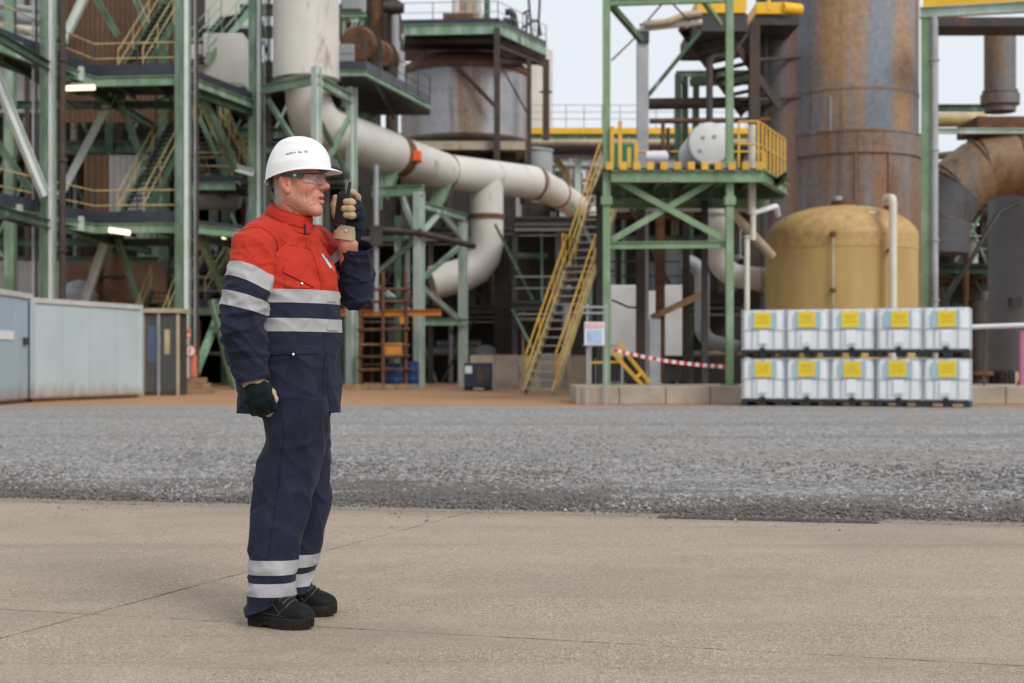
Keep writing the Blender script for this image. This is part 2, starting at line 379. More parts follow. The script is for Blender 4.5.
# loose gravel: real stones, thickest in the dark ridge along the concrete
def stones(n, pos, size, zbase, name, tone):
    base = np.array([(1, 0, 0), (-1, 0, 0), (0, 1, 0), (0, -1, 0), (0, 0, 1), (0, 0, -1)], float)
    tri = np.array([(0, 2, 4), (2, 1, 4), (1, 3, 4), (3, 0, 4), (2, 0, 5), (1, 2, 5), (3, 1, 5), (0, 3, 5)])
    sc = size[:, None, None] * (1 + .45 * np.random.randn(n, 6, 1).clip(-1, 1))
    ang = np.random.rand(n) * 6.283; ca, sa = np.cos(ang), np.sin(ang)
    v = base[None] * sc; v[:, :, 2] *= .62; v += size[:, None, None] * .25 * np.random.randn(n, 6, 3)
    x = v[:, :, 0] * ca[:, None] - v[:, :, 1] * sa[:, None]; y = v[:, :, 0] * sa[:, None] + v[:, :, 1] * ca[:, None]
    v = np.stack([x + pos[:, 0:1], y + pos[:, 1:2], v[:, :, 2] + zbase[:, None] + size[:, None] * .25], -1).reshape(-1, 3)
    f = (tri[None] + (np.arange(n) * 6)[:, None, None]).reshape(-1, 3)
    me = bpy.data.meshes.new(name); me.vertices.add(len(v)); me.vertices.foreach_set('co', v.ravel())
    me.loops.add(len(f) * 3); me.loops.foreach_set('vertex_index', f.ravel().astype(np.int32))
    me.polygons.add(len(f)); me.polygons.foreach_set('loop_start', np.arange(0, len(f) * 3, 3, dtype=np.int32))
    ca_ = me.color_attributes.new('tone', 'FLOAT_COLOR', 'POINT')
    cl = np.repeat(np.concatenate([tone, np.ones((n, 1))], 1), 6, 0); ca_.data.foreach_set('color', cl.ravel())
    o = finish(me, name, 'gravel_stone', None); o['kind'] = 'stuff'; return o
def tones(n, lo=.07, hi=.36, brown=.10):
    g = lo + (hi - lo) * np.random.rand(n) ** 1.5; t = np.stack([g, g * .985, g * .975], 1)
    br = np.random.rand(n) < brown; t[br] *= np.array([1.05, .82, .62]); return t
N = 46000
d = np.random.gamma(1.2, 3.4, N); u_ = (np.random.rand(N) * 2 - 1)
yy = 9.2 + d; xx = u_ * (yy * .39 + .7); yy = edge_y(xx) - .03 + d
sz = .008 + .014 * np.random.rand(N) ** 2.2
tt = tones(N, .12, .48, .16)
lim = np.array([1.75 + 2.4 * mnoise.noise((x * .55, 2.0, 1)) + .8 * mnoise.noise((x * 1.9, 5, 2)) + .35 * math.exp(-((x - 1.5) / 2.5) ** 2) for x in xx]); dk = np.array([1.25 * mnoise.noise((x * .40, dd_ * .35, 1)) + .45 * mnoise.noise((x * 1.3, dd_ * 1.1, 4)) + .46 - dd_ * .15 for x, dd_ in zip(xx, d)]) + .14 * np.random.randn(N) > 0; tt[dk] *= np.array([.36, .305, .255])
st = stones(N, np.stack([xx, yy], 1), sz, np.full(N, .010), 'loose_gravel', tt)
st['label'] = 'loose grey gravel stones lying over the road'; st['category'] = 'gravel'
N = 9500
x2 = (np.random.rand(N) * 2 - 1) * 4.4; d2 = np.random.gamma(.8, .13, N) * np.array([.35 + 2.6 * max(0, mnoise.noise((x * .9, 3, 7)) + .12) + 1.2 * max(0, mnoise.noise((x * 3.1, 1, 2))) for x in x2]); y2 = edge_y(x2) - d2
k1 = int(N * .45); y2[:k1] = 3.9 + np.random.rand(k1) * 5.4; x2[:k1] = (np.random.rand(k1) * 2 - 1) * y2[:k1] * .40
sz2 = .003 + .010 * np.random.rand(N) ** 4; sz2[:k1] = .0016 + .0030 * np.random.rand(k1) ** 2
gs = stones(N, np.stack([x2, y2], 1), sz2, np.full(N, .012), 'stray_grit', tones(N, .10, .42, .4))
gs['label'] = 'tan and grey grit strewn over the concrete slabs'; gs['category'] = 'grit'

# sunken rusty drain cover at the gravel's edge
dc = thing('drain_cover', 'dark rusty drain cover sunk at the edge of the gravel', 'drain cover', (1.55, 8.66, .0135))
dv = Vector((.9738, -.2274, 0)); dn = Vector((.2274, .9738, 0)); d0 = Vector((1.55, 8.665, 0))
MB().bar(d0 - dv * .66 + Vector((0, 0, .0115)), d0 + dv * .66 + Vector((0, 0, .0115)), .17, .012).build('cover_frame', 'dark_steel', dc)
for k in range(22): p_ = d0 + dv * (-.60 + k * .057); MB().bar(p_ - dn * .065 + Vector((0, 0, .019)), p_ + dn * .065 + Vector((0, 0, .019)), .030, .004).build('grate_bar', 'brown_steel', dc)
# concrete slabs with open joints
root = bpy.data.objects.new('concrete_pavement', None); COL.objects.link(root); structure(root)
def isect(l1, l2):
    (p, d1), (q, d2) = l1, l2; den = d1[0] * d2[1] - d1[1] * d2[0]; t = ((q[0] - p[0]) * d2[1] - (q[1] - p[1]) * d2[0]) / den
    return (p[0] + d1[0] * t, p[1] + d1[1] * t)
DU = (.961, -.276); DV = (.337, .9415)
cols = [((-1.77 + k, 4.92), DV) for k in (-12.4, -6.2, 0.0, 6.3, 12.6)]
rows_ = [((.5, .2), DU), ((.5, 4.79), DU), ((0, 9.02), (.9738, -.2274)), ((0, 9.20), (.9738, -.2274))]
def rough_poly(cs, far):
    out_ = []
    for a, b_ in zip(cs, cs[1:] + cs[:1]):
        L = math.hypot(b_[0] - a[0], b_[1] - a[1]); n = max(2, int(L / .035)); nx, ny = (a[1] - b_[1]) / L, (b_[0] - a[0]) / L
        isfar = far and (a, b_) == far
        for i in range(n):
            t = i / n; x, y = a[0] + (b_[0] - a[0]) * t, a[1] + (b_[1] - a[1]) * t
            k = .006 * mnoise.noise((x * 5, y * 5, 0)) + .010 * max(0, mnoise.noise((x * 17, y * 17, 2)))
            if isfar:
                k += .035 * (mnoise.noise((x * 2.2, 7, 0))) + .03 * max(0, mnoise.noise((x * 7, 3, 0))) + (.12 if 1.05 < x < 2.25 and mnoise.noise((x * 6, 1, 1)) > -.35 else 0)
            out_.append((x + nx * k, y + ny * k))
    return out_
for ci in range(4):
    for ri in range(3):
        cs = [isect(cols[ci], rows_[ri]), isect(cols[ci + 1], rows_[ri]), isect(cols[ci + 1], rows_[ri + 1]), isect(cols[ci], rows_[ri + 1])]
        cx = sum(c[0] for c in cs) / 4; cy = sum(c[1] for c in cs) / 4
        g = .0060 / 3
        cs = [(x + (cx - x) * g, y + (cy - y) * g) for x, y in cs]
        MB().prism(rough_poly(cs, (cs[2], cs[3]) if ri == 2 else None), -.06, .0135 if ri < 2 else .015).build('concrete_slab', 'slab', root)
structure(MB().box((-16, .0, .001), (16, 9.0, .0015)).build('joint_bed', 'joint_fill', root)) if False else MB().add([(-14, 0, .003), (14, 0, .003), (14, 5.6, .003), (-14, 12.2, .003)], [(0, 1, 2, 3)]).build('joint_filler', 'joint_fill', root)
# ================================================================== PLANT HELPERS
def one(fn_args, kind='bar'): 
    m_ = MB(); getattr(m_, kind)(*fn_args); return m_
def hcol(parent, x, y, z0, z1, w_=.42, mat='green', name='column', yaw=0):
    c, s_ = math.cos(yaw), math.sin(yaw)
    o = MB().ibeam((x, y, z0), (x, y, z1), w_, w_, Vector((s_, c, 0)), t=w_ * .09).build(name, mat, parent)
    return o
def beam(parent, p, q, w_=.25, h=.35, mat='green', name='beam'):
    return MB().ibeam(p, q, w_, h).build(name, mat, parent)
def brace(parent, p, q, w_=.22, mat='green', name='brace'):
    return MB().ibeam(p, q, w_, w_).build(name, mat, parent)
def rod(parent, pts, r, mat, name='pipe', n=12, label=None):
    return MB().tube(pts, r, n).build(name, mat, parent, smooth=True, angle=50, label=label)
def railing(parent, pts, h=1.1, step=1.6, mat='yellow', pmat='toe_board', r=.028, mid=True, pm=.03):
    pts = [Vector(p) for p in pts]; up = Vector((0, 0, 1))
    for a, b_ in zip(pts, pts[1:]):
        n = max(1, round((b_ - a).length / step))
        for i in range(n + (1 if b_ is pts[-1] else 0)):
            p = a.lerp(b_, i / n); MB().bar(p, p + up * h, pm * 1.6, pm * 1.6, Vector((0, 1, 0))).build('post', pmat, parent)
    rod(parent, [p + up * h for p in pts], r, mat, 'handrail', 8)
    if mid: rod(parent, [p + up * h * .52 for p in pts], r * .85, mat, 'mid_rail', 8)
def walkway(label, poly, Z, edges, toe=.22, h=1.1, mat='yellow', pmat='toe_board', bmat='green', bh=.30, rails=True, step=1.6, joists=True, name='walkway', group=None, r=.028):
    cx = sum(p[0] for p in poly) / len(poly); cy = sum(p[1] for p in poly) / len(poly)
    t = thing(name, label, 'walkway', (cx, cy, Z), group)
    MB().prism(poly, Z - .06, Z).build('deck', 'dark_steel', t)
    for e in edges:
        for a, b_ in zip(e, e[1:]):
            beam(t, (a[0], a[1], Z - .062 - bh / 2), (b_[0], b_[1], Z - .062 - bh / 2), .16, bh, bmat, 'edge_beam')
            if toe: MB().bar((a[0], a[1], Z + toe / 2 + .003), (b_[0], b_[1], Z + toe / 2 + .003), .015, toe).build('toe_board', 'toe_board', t)
        if rails: railing(t, [(x, y, Z) for x, y in e], h, step, mat, pmat, r)
    if joists:
        x0, x1 = min(p[0] for p in poly), max(p[0] for p in poly); y0, y1 = min(p[1] for p in poly) + .3, max(p[1] for p in poly) - .3
        n = max(2, int((x1 - x0) / 1.3))
        for i in range(1, n):
            x = x0 + (x1 - x0) * i / n
            ys = []
            for (ax, ay), (bx, by) in zip(poly, poly[1:] + poly[:1]):
                if (ax - x) * (bx - x) < 0: ys.append(ay + (by - ay) * (x - ax) / (bx - ax))
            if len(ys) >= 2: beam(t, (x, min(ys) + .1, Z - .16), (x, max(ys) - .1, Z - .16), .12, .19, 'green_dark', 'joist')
    return t
def stair(label, p0, p1, width=.85, nt=None, smat='yellow_pale', tmat='dark_steel', rmat='yellow', rails=True, group=None, tread_d=.26, rail_h=1.0, rr=.028):
    p0, p1 = Vector(p0), Vector(p1); d = Vector((p1.x - p0.x, p1.y - p0.y, 0)); run = d.length; d.normalize(); sd = Vector((d.y, -d.x, 0))
    t = thing('steel_stair', label, 'stair', p0, group)
    rise = p1.z - p0.z; n = nt or max(4, round(rise / .2))
    for s_ in (-1, 1):
        MB().bar(p0 + sd * s_ * width / 2, p1 + sd * s_ * width / 2, .06, .24).build('stringer', smat, t)
        if rails:
            a = p0 + sd * s_ * (width / 2 + .02); b_ = p1 + sd * s_ * (width / 2 + .02); up = Vector((0, 0, 1))
            for k, hh in ((0, rail_h), (1, rail_h * .52)):
                rod(t, [a + up * hh + (p1 - p0) * .04, b_ + up * hh], rr, rmat, 'handrail', 8)
            for q in (.05, .35, .68, .97):
                c = a.lerp(b_, q); MB().bar(c, c + up * rail_h, .04, .04, Vector((0, 1, 0))).build('post', rmat, t)
    me = None
    for i in range(n):
        c = p0.lerp(p1, (i + .5) / n)
        if me is None:
            o = MB().add(*_slab(d, sd, tread_d, width - .07, .035)).build('tread', tmat, None); me = o.data; o.parent = t
        else:
            o = bpy.data.objects.new('tread', me); COL.objects.link(o); o.parent = t
        o.location = c - p0
    return t
def _slab(d, sd, a, b_, h):
    vs = []
    for z in (-h / 2, h / 2):
        for i, j in ((-1, -1), (1, -1), (1, 1), (-1, 1)): vs.append(d * i * a / 2 + sd * j * b_ / 2 + Vector((0, 0, z)))
    return vs, [(0, 3, 2, 1), (4, 5, 6, 7), (0, 1, 5, 4), (1, 2, 6, 5), (2, 3, 7, 6), (3, 0, 4, 7)]
def flange(parent, p, axis, r, w_=.12, mat='rust', name='flange'):
    a = Vector(axis).normalized(); p = Vector(p)
    return MB().tube([p - a * w_ / 2, p + a * w_ / 2], r, 36).build(name, mat, parent, smooth=True)
Z1, Z2 = 5.94, 11.10

# ================================================================== SITE CABINS + GLASS SHELTER (left, at the gravel's edge)
def cabin(label, a, b_, depth, h, mat, door=False, group=None, roofover=.06):
    a, b_ = Vector((*a, 0)), Vector((*b_, 0)); d = (b_ - a).normalized(); nrm = Vector((-d.y, d.x, 0))     # depth goes to the left of a->b
    t = thing('site_cabin', label, 'cabin', a, group)
    q = [a, b_, b_ + nrm * depth, a + nrm * depth]
    MB().prism([(p.x, p.y) for p in q], .09, h).build('wall', mat, t)
    q2 = [p + (p - (a + b_ + nrm * depth) / 2).normalized() * roofover for p in (a, b_, b_ + nrm * depth, a + nrm * depth)]
    q2 = [a - d * roofover - nrm * roofover, b_ + d * roofover - nrm * roofover, b_ + d * roofover + nrm * (depth + roofover), a - d * roofover + nrm * (depth + roofover)]
    MB().prism([(p.x, p.y) for p in q2], h + .002, h + .13).build('roof', 'cabin_trim', t)
    MB().prism([(p.x, p.y) for p in [a + d * .04 + nrm * .04, b_ - d * .04 + nrm * .04, b_ - d * .04 + nrm * (depth - .04), a + d * .04 + nrm * (depth - .04)]], 0, .088).build('base_frame', 'rust', t)
    L = (b_ - a).length; n = max(2, round(L / 1.15)); o = -nrm * .004
    for i in range(n):                                                # sheet panels, each a shallow pan
        p0 = a + d * (L * i / n + .012); p1 = a + d * (L * (i + 1) / n - .012)
        MB().add([p0 + o * 5 + Vector((0, 0, .13)), p1 + o * 5 + Vector((0, 0, .13)), p1 + o * 5 + Vector((0, 0, h - .03)), p0 + o * 5 + Vector((0, 0, h - .03)),
                  p0 - o + Vector((0, 0, .13)), p1 - o + Vector((0, 0, .13)), p1 - o + Vector((0, 0, h - .03)), p0 - o + Vector((0, 0, h - .03))],
                 [(0, 1, 2, 3), (7, 6, 5, 4), (0, 4, 5, 1), (1, 5, 6, 2), (2, 6, 7, 3), (3, 7, 4, 0)]).build('panel', mat, t, bevel=.006)
    for p in (a, b_): MB().bar(p - nrm * .03 + Vector((0, 0, .1)), p - nrm * .03 + Vector((0, 0, h)), .09, .09, Vector((0, 1, 0))).build('corner_post', mat if not door else 'cabin_blue', t)
    return t, a, d, nrm
cb, a, d, nrm = cabin('pale blue panelled site cabin with long side facing the gravel', (XA(32, 35.4), 35.4), (XA(140, 40.0), 40.0), 3.0, 2.48, 'cabin_blue')
ca, a, d, nrm = cabin('darker blue site cabin with lock box, cut by left frame edge', (XA(-34, 30.6), 30.6), (XA(29.5, 35.2), 35.2), 2.6, 2.56, 'cabin_blue2', True)
q = a + d * 4.1 - nrm * .03
lk = MB().bar(q + Vector((0, 0, 1.42)), q + Vector((0, 0, 1.60)), .26, .10, nrm).build('lock_box', 'dark_steel', ca)
MB().bar(a + d * 1.9 - nrm * .03 + Vector((0, 0, 1.63)), a + d * 3.2 - nrm * .03 + Vector((0, 0, 1.63)), .03, .20).build('handle_plate', 'white_paint', ca)
MB().bar(a + d * 4.45 - nrm * .035 + Vector((0, 0, .1)), a + d * 4.45 - nrm * .035 + Vector((0, 0, 2.5)), .05, .03, nrm).build('door_seam', 'blue_dark', ca)

sh = thing('glazed_shelter', 'small glazed shelter with dark frame beside the pale blue cabin', 'shelter', (XA(142, 41), 41, 0))
x0, x1, yf, yb, ht = XA(143, 43), XA(178, 43), 43.0, 44.2, 2.50
MB().box((x0 - .1, yf - .1, ht), (x1 + .1, yb, ht + .13)).build('roof', 'beige', sh)
for x, n_ in ((x0, 0), ((x0 + x1) / 2 - .05, 1), (x1, 2)): MB().box((x - .04, yf - .04, 0), (x + .04, yf + .04, ht - .002)).build('mullion', 'galv' if n_ == 1 else 'beige', sh)
MB().box((x0, yb - .08, 0), (x1, yb, ht - .002)).build('back_panel', 'dark_steel', sh)
for xa, xb in ((x0 + .05, (x0 + x1) / 2 - .1), ((x0 + x1) / 2, x1 - .05)): MB().box((xa, yf - .006, .12), (xb, yf + .006, ht - .05)).build('pane', 'glass', sh)
for xw in (x0, x1 - .06): MB().box((xw, yf + .045, 0), (xw + .06, yb - .085, ht - .003)).build('side_wall', 'dark_wall', sh)
MB().box((x0, yf - .03, 0), (x1, yf + .03, .11)).build('sill', 'brown_steel', sh)
tag(MB().box((x0 + .10, 43.10, 1.0), (x0 + .42, 43.16, 2.1)).build('notice_board', 'blue_plastic', bevel=.02), 'blue notice board behind the glass of the shelter', 'board')
tag(MB().box((x0 + .62, 43.10, 1.25), (x0 + .78, 43.15, 2.0)).build('paper_notice', 'yellow_pale', bevel=.01), 'tall yellow paper notice behind the shelter glass', 'notice')

# ================================================================== LEFT STEEL FRAME
fr = thing('process_structure', 'tall pale green steel frame with inverted V braces on left', 'frame', (XA(183, 50), 50, 0))
A = (XA(48, 46.6), 46.6); B = (XA(183, 49.6), 49.6); C = (XA(255.5, 54.6), 54.6); IC = (XA(94, 50), 50.0)
for x, y in ((IC[0] - 4.3, 40.5), (IC[0] - 4.0, 46.6), (IC[0] - 4.0, 53.0), (IC[0] - 2.3, 40.5)): hcol(fr, x, y, 0, 24, .36, 'green')
for (x, y), w_ in ((A, .40), (B, .40), (C, .38)): hcol(fr, x, y, 0, 24, w_, 'green', yaw=R(38))
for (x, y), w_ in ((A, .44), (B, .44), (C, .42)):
    c_, s_ = math.cos(R(38)), math.sin(R(38))      # near-white plates: lit right side of the columns painted in
    MB().box((x + w_ * .22, y - w_ * .62, 0), (x + w_ * .52, y + w_ * .32, 24)).build('lit_flange', 'green_white', fr)
    MB().box((x - w_ * .56, y - w_ * .62, 0), (x + w_ * .56, y + w_ * .62, .35)).build('footing', 'plinth', fr)
for px, Y, w_, mt in ((28, 58, .2, 'brown_steel'), (34.5, 58.5, .22, 'dark_steel'), (164, 60, .4, 'green_dark'), (8, 62, .3, 'green_dark'), (110, 64, .35, 'green_dark'), (226, 63, .35, 'green_dark')):
    hcol(fr, XA(px, Y), Y, 0, 22, w_, mt)
for zc in (Z1, Z2, 16.3):
    zz = zc - .42
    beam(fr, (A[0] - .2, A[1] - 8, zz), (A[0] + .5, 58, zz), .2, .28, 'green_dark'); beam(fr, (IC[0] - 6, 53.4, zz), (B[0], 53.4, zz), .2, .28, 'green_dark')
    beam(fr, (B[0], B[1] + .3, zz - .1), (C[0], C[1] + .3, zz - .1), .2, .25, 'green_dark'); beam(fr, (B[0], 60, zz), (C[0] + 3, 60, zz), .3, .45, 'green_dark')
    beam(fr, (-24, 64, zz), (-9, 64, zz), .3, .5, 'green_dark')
V = lambda px, py, Y: P(px, py, Y)
for a_, b_, mt in (((114, 93, 53), (60, 196, 52.5), 'green_pale'), ((117, 93, 53), (152, 186, 53), 'green'), ((108, 233, 53), (82, 312, 53), 'green_pale'), ((116, 233, 53), (146, 322, 53), 'green'),
                   ((63, 42, 51), (96, -28, 51), 'green_pale'), ((94, -5, 55), (118, 36, 55), 'green'), ((133, -8, 55), (156, 48, 55), 'green'),
                   ((-6, 72, 45), (45, 196, 46.2), 'green_pale'), ((-6, 138, 48), (30, 190, 48), 'green'),
                   ((196, 84, 51), (236, 168, 54), 'green'), ((236, 168, 54), (254, 173, 54), 'green_pale'),
                   ((194, 226, 51), (226, 296, 54), 'green'), ((226, 296, 54), (196, 372, 51), 'green'), ((212, 300, 52), (236, 392, 53), 'green')):
    brace(fr, V(*a_), V(*b_), .27 if mt == 'green_pale' else .22, 'green_white' if mt == 'green_pale' else mt)
MB().bar(V(112, 90, 53) - Vector((.5, 0, .12)), V(112, 90, 53) + Vector((.5, 0, -.12)), .05, .5).build('gusset_plate', 'green_dark', fr)
MB().bar(V(112, 231, 53) - Vector((.45, 0, .1)), V(112, 231, 53) + Vector((.45, 0, -.1)), .05, .4).build('gusset_plate', 'green_dark', fr)
# slender brown riser in front of the frame
t = thing('riser_pipe', 'thin brown riser pipe running up beside the leftmost green column', 'pipe', (XA(62, 46), 46, 0))
rod(t, [V(62.3, 394, 46), V(62.3, -20, 46)], .115, 'brown_steel', 'pipe')
for py in (60, 160, 250, 330): flange(t, V(62.3, py, 46), (0, 0, 1), .17, .12, 'brown_steel', 'clamp')

def lwalk(Z, label):
    e = [(XA(-90, 40.0), 39.0), (IC[0], IC[1]), (B[0] - .1, B[1] + .1)]
    e[0] = (IC[0] - 2.6, 39.0)
    poly = [e[0], IC, (B[0] - .1, B[1] + .1), (B[0], 53.4), (IC[0] - 1.6, 53.4), (IC[0] - 4.6, 39.0)]
    tt = walkway(label, poly, Z, [e], toe=.36, mat='yellow_pale', bh=.34, bmat='green')
    for k in range(6):
        p = Vector((*e[0], 0)).lerp(Vector((*IC, 0)), (k + .5) / 6); MB().box((p.x - .07, p.y - .12, Z - .40), (p.x + .12, p.y + .12, Z + .10)).build('bracket', 'green_pale', tt)
    return tt
lwalk(Z2, 'upper left walkway with dark toe board and pale yellow rails, above lit strip lamp')
lwalk(Z1, 'lower left walkway with dark toe board and yellow rails, just above cabins')
stair('yellow railed stair climbing from the upper left walkway', (XA(128, 51), 51, Z2), (XA(176, 53.2), 53.2, Z2 + 3.4), 1.15, group='zigzag stairs in left frame', rmat='yellow_pale', smat='green_dark', rr=.024)
stair('yellow railed stair climbing between the two left walkways', (XA(128, 50.8), 50.8, Z1), (XA(182, 53.4), 53.4, Z2 - 1.1), 1.15, group='zigzag stairs in left frame', rmat='yellow_pale', smat='green_dark', rr=.024)
stair('yellow railed stair at ground level behind the pale blue cabin', (XA(128, 50.8), 50.8, 0), (XA(166, 53.2), 53.2, 3.7), 1.15, group='zigzag stairs in left frame', rmat='yellow_pale', smat='green_dark', rr=.024)

# lamps: lit strips and small round ones
def strip(label, a_, b_, r=.055):
    t = thing('strip_lamp', label, 'lamp', V(*a_), 'lit lamps in the plant')
    MB().bar(V(*a_) + Vector((0, 0, .12)), V(*b_) + Vector((0, 0, .12)), .16, .07).build('housing', 'galv', t)
    rod(t, [V(*a_), V(*b_)], r, 'lamp_tube', 'tube')
strip('long lit strip lamp under the upper left walkway', (65, 88.5, 48.4), (95, 87.5, 48.6), .085)
strip('short lit strip lamp under the lower left walkway', (109, 230, 49.2), (130, 233, 49.3), .085)
strip('dull strip lamp fixed below the upper walkway near column', (112, 80, 51), (150, 78, 51.4), .04)
def bulb(label, px, py, Y, r):
    t = thing('round_lamp', label, 'lamp', V(px, py, Y), 'lit lamps in the plant')
    MB().lathe([(.01, -r), (r * .7, -r * .7), (r, 0), (r * .7, r * .7), (.01, r)], V(px, py, Y), 14).build('bulb', 'lamp_tube', t, smooth=True)
    MB().lathe([(r * 1.25, r * .3), (r * .9, r * 1.3), (r * .2, r * 1.6)], V(px, py, Y), 14).build('hood', 'dark_steel', t, smooth=True)
bulb('small round lit lamp left of the leftmost green column', 14, 160, 55, .09)
bulb('left of two small round lit lamps beside the worker', 209, 238.5, 56, .10)
bulb('right of two small round lit lamps beside the worker', 224, 238, 56.5, .10)

# stair tower between the second and third columns
walkway('small green edged landing behind the second green column at upper level', [(B[0] + .3, 50.2), (C[0] - .1, 54.4), (C[0] - .1, 59), (B[0] + .3, 59)], Z2 - .02, [[(B[0] + .3, 50.2), (C[0] - .1, 54.4)]], toe=.25, mat='yellow_pale', rails=False, joists=True)
walkway('long green edged landing right of the second green column at lower level', [(B[0] + .3, 50.2), (C[0] + 3.4, 56.8), (C[0] + 3.4, 60), (B[0] + .3, 60)], Z1 - .02, [[(B[0] + .3, 50.2), (C[0] + 3.4, 56.8)]], toe=.1, mat='yellow_pale', rails=False)
walkway('narrow dark landing halfway up the stair tower beside the worker', [(XA(190, 56), 55.5), (XA(238, 56), 55.5), (XA(240, 58), 60), (XA(188, 58), 60)], 8.1, [[(XA(190, 56), 55.5), (XA(238, 56), 55.5)]], toe=.2, mat='yellow_pale')
stair('dark tread stair flight high between second and third columns', (XA(192, 58), 58, Z2 + 2.0), (XA(236, 60), 60, Z2 + 4.6), 1.6, rmat='green', smat='green', group='stair flights in the stair tower', tread_d=.3)
stair('dark tread stair flight behind second column under upper landing', (XA(222, 60), 60, 8.1), (XA(188, 58.5), 58.5, Z2 - .1), 1.4, rmat='yellow_pale', smat='green', group='stair flights in the stair tower', tread_d=.3)
stair('yellow railed stair flight descending behind the worker\'s shoulder', (XA(252, 57), 57, 8.1), (XA(222, 57), 57, Z2 - .6), .9, rmat='yellow_pale', smat='brown_steel', group='stair flights in the stair tower')
stair('lowest stair flight of the tower beside the fire extinguisher', (XA(190, 57), 57, 3.2), (XA(226, 59), 59, 5.7), 1.3, rmat='yellow_pale', smat='dark_steel', group='stair flights in the stair tower')
walkway('dark low landing behind the worker\'s upper arm', [(XA(188, 56), 55), (XA(240, 56), 55), (XA(240, 58), 60), (XA(188, 58), 60)], 3.2, [[(XA(188, 56), 55), (XA(240, 56), 55)]], toe=.28, mat='galv', rails=True)

def drum(name, label, cat, prof, c, mat, n=48, axis=None, group=None):
    t = thing(name, label, cat, c, group); MB().lathe(prof, c, n, axis).build('shell', mat, t, smooth=True, angle=30); return t
t = thing('rectangular_duct', 'pale rectangular duct between the second and third green columns', 'duct', (XA(222, 59), 59, ZA(84, 58)))
MB().box((XA(203, 58), 58, ZA(83.5, 58)), (XA(243, 58), 61, ZA(33, 58))).build('casing', 'pale_duct', t, bevel=.03)
MB().box((XA(201.5, 58), 57.95, ZA(87, 58)), (XA(244.5, 58), 61.1, ZA(84, 58))).build('bottom_flange', 'galv', t)
MB().box((XA(188, 58.4), 58.4, ZA(70, 58)), (XA(202.5, 58.4), 60, ZA(42, 58))).build('side_casing', 'pale_duct', t)
t = thing('rectangular_duct', 'pale rectangular duct at the top beyond the second column', 'duct', (XA(222, 62), 62, ZA(30, 62)))
MB().box((XA(205, 62), 62, ZA(26, 62)), (XA(250, 62), 65, ZA(-30, 62))).build('casing', 'pale_duct', t, bevel=.03)
MB().box((XA(203, 62), 61.9, ZA(29, 62)), (XA(252, 62), 65.1, ZA(26.3, 62))).build('bottom_flange', 'galv', t)
drum('round_vessel', 'short pale drum lying behind the worker\'s shoulder', 'vessel', [(.05, -1), (.55, -.95), (.62, -.8), (.62, .8), (.55, .95), (.05, 1)], V(217, 195, 60), 'clad_grey', axis=(1, 0, 0))

# ================================================================== BIG PALE DUCT
ZD = 9.95
Dp = [P(307, -60, 59.5), P(307, 70, 59.5), P(307, 84, 59.5)]
du = thing('pale_duct', 'huge pale duct coming down, bending and running right behind the worker', 'duct', (XA(307, 59.5), 59.5, 8))
MB().tube([P(306, -60, 53.5), P(306, 80, 53.5)], 1.24, 48).build('vertical_shell', 'pale_duct', du, smooth=True)
MB().tube([P(306, 80.2, 53.5), P(307.5, 88, 53.5)], [1.235, .84], 48).build('reducer', 'pale_duct', du, smooth=True)
q1 = Vector((XA(355, 58), 58, ZD)); q2 = Vector((XA(391, 61.0), 61.0, ZD)); q3 = Vector((XA(443, 66.5), 66.5, ZD)); q4 = Vector((XA(535, 70.7), 70.7, ZD)); q5 = Vector((XA(556, 75), 75, ZD)); q6 = Vector((XA(597, 86), 86, ZD - .3))
el = pipepath([P(307.5, 88.2, 53.5), Vector((XA(309, 53.5), 53.5, ZD)), q2], 1.9, 16)
MB().tube(el, [.82 + .12 * min(1, i / 12) for i in range(len(el))], 48).build('elbow_run', 'pale_duct', du, smooth=True)
dd = (q3 - q2).normalized()
MB().tube([q2 + dd * .02, q2 + dd * .5, q2 + dd * .9, q3], [.93, .92, .89, .86], 44).build('middle_run', 'pale_duct_top', du, smooth=True)
MB().tube([q3 + (q4 - q3).normalized() * .02, q4], .82, 44).build('long_run', 'pale_duct_top', du, smooth=True)
MB().tube([q4 + (q5 - q4).normalized() * .05, q5], [.80, .76], 40).build('far_run', 'pale_duct', du, smooth=True)
MB().tube([q5 + (q6 - q5).normalized() * .05, q6], [.75, .66], 40).build('far_run', 'pale_duct', du, smooth=True)
for p, ax, r in ((q2, dd, .975), (q3, q3 - q2, .89), (q4, q4 - q3, .85), (q5, q5 - q4, .81), (q5.lerp(q6, .45), q6 - q5, .75)): flange(du, p, ax, r, .16, 'rust')
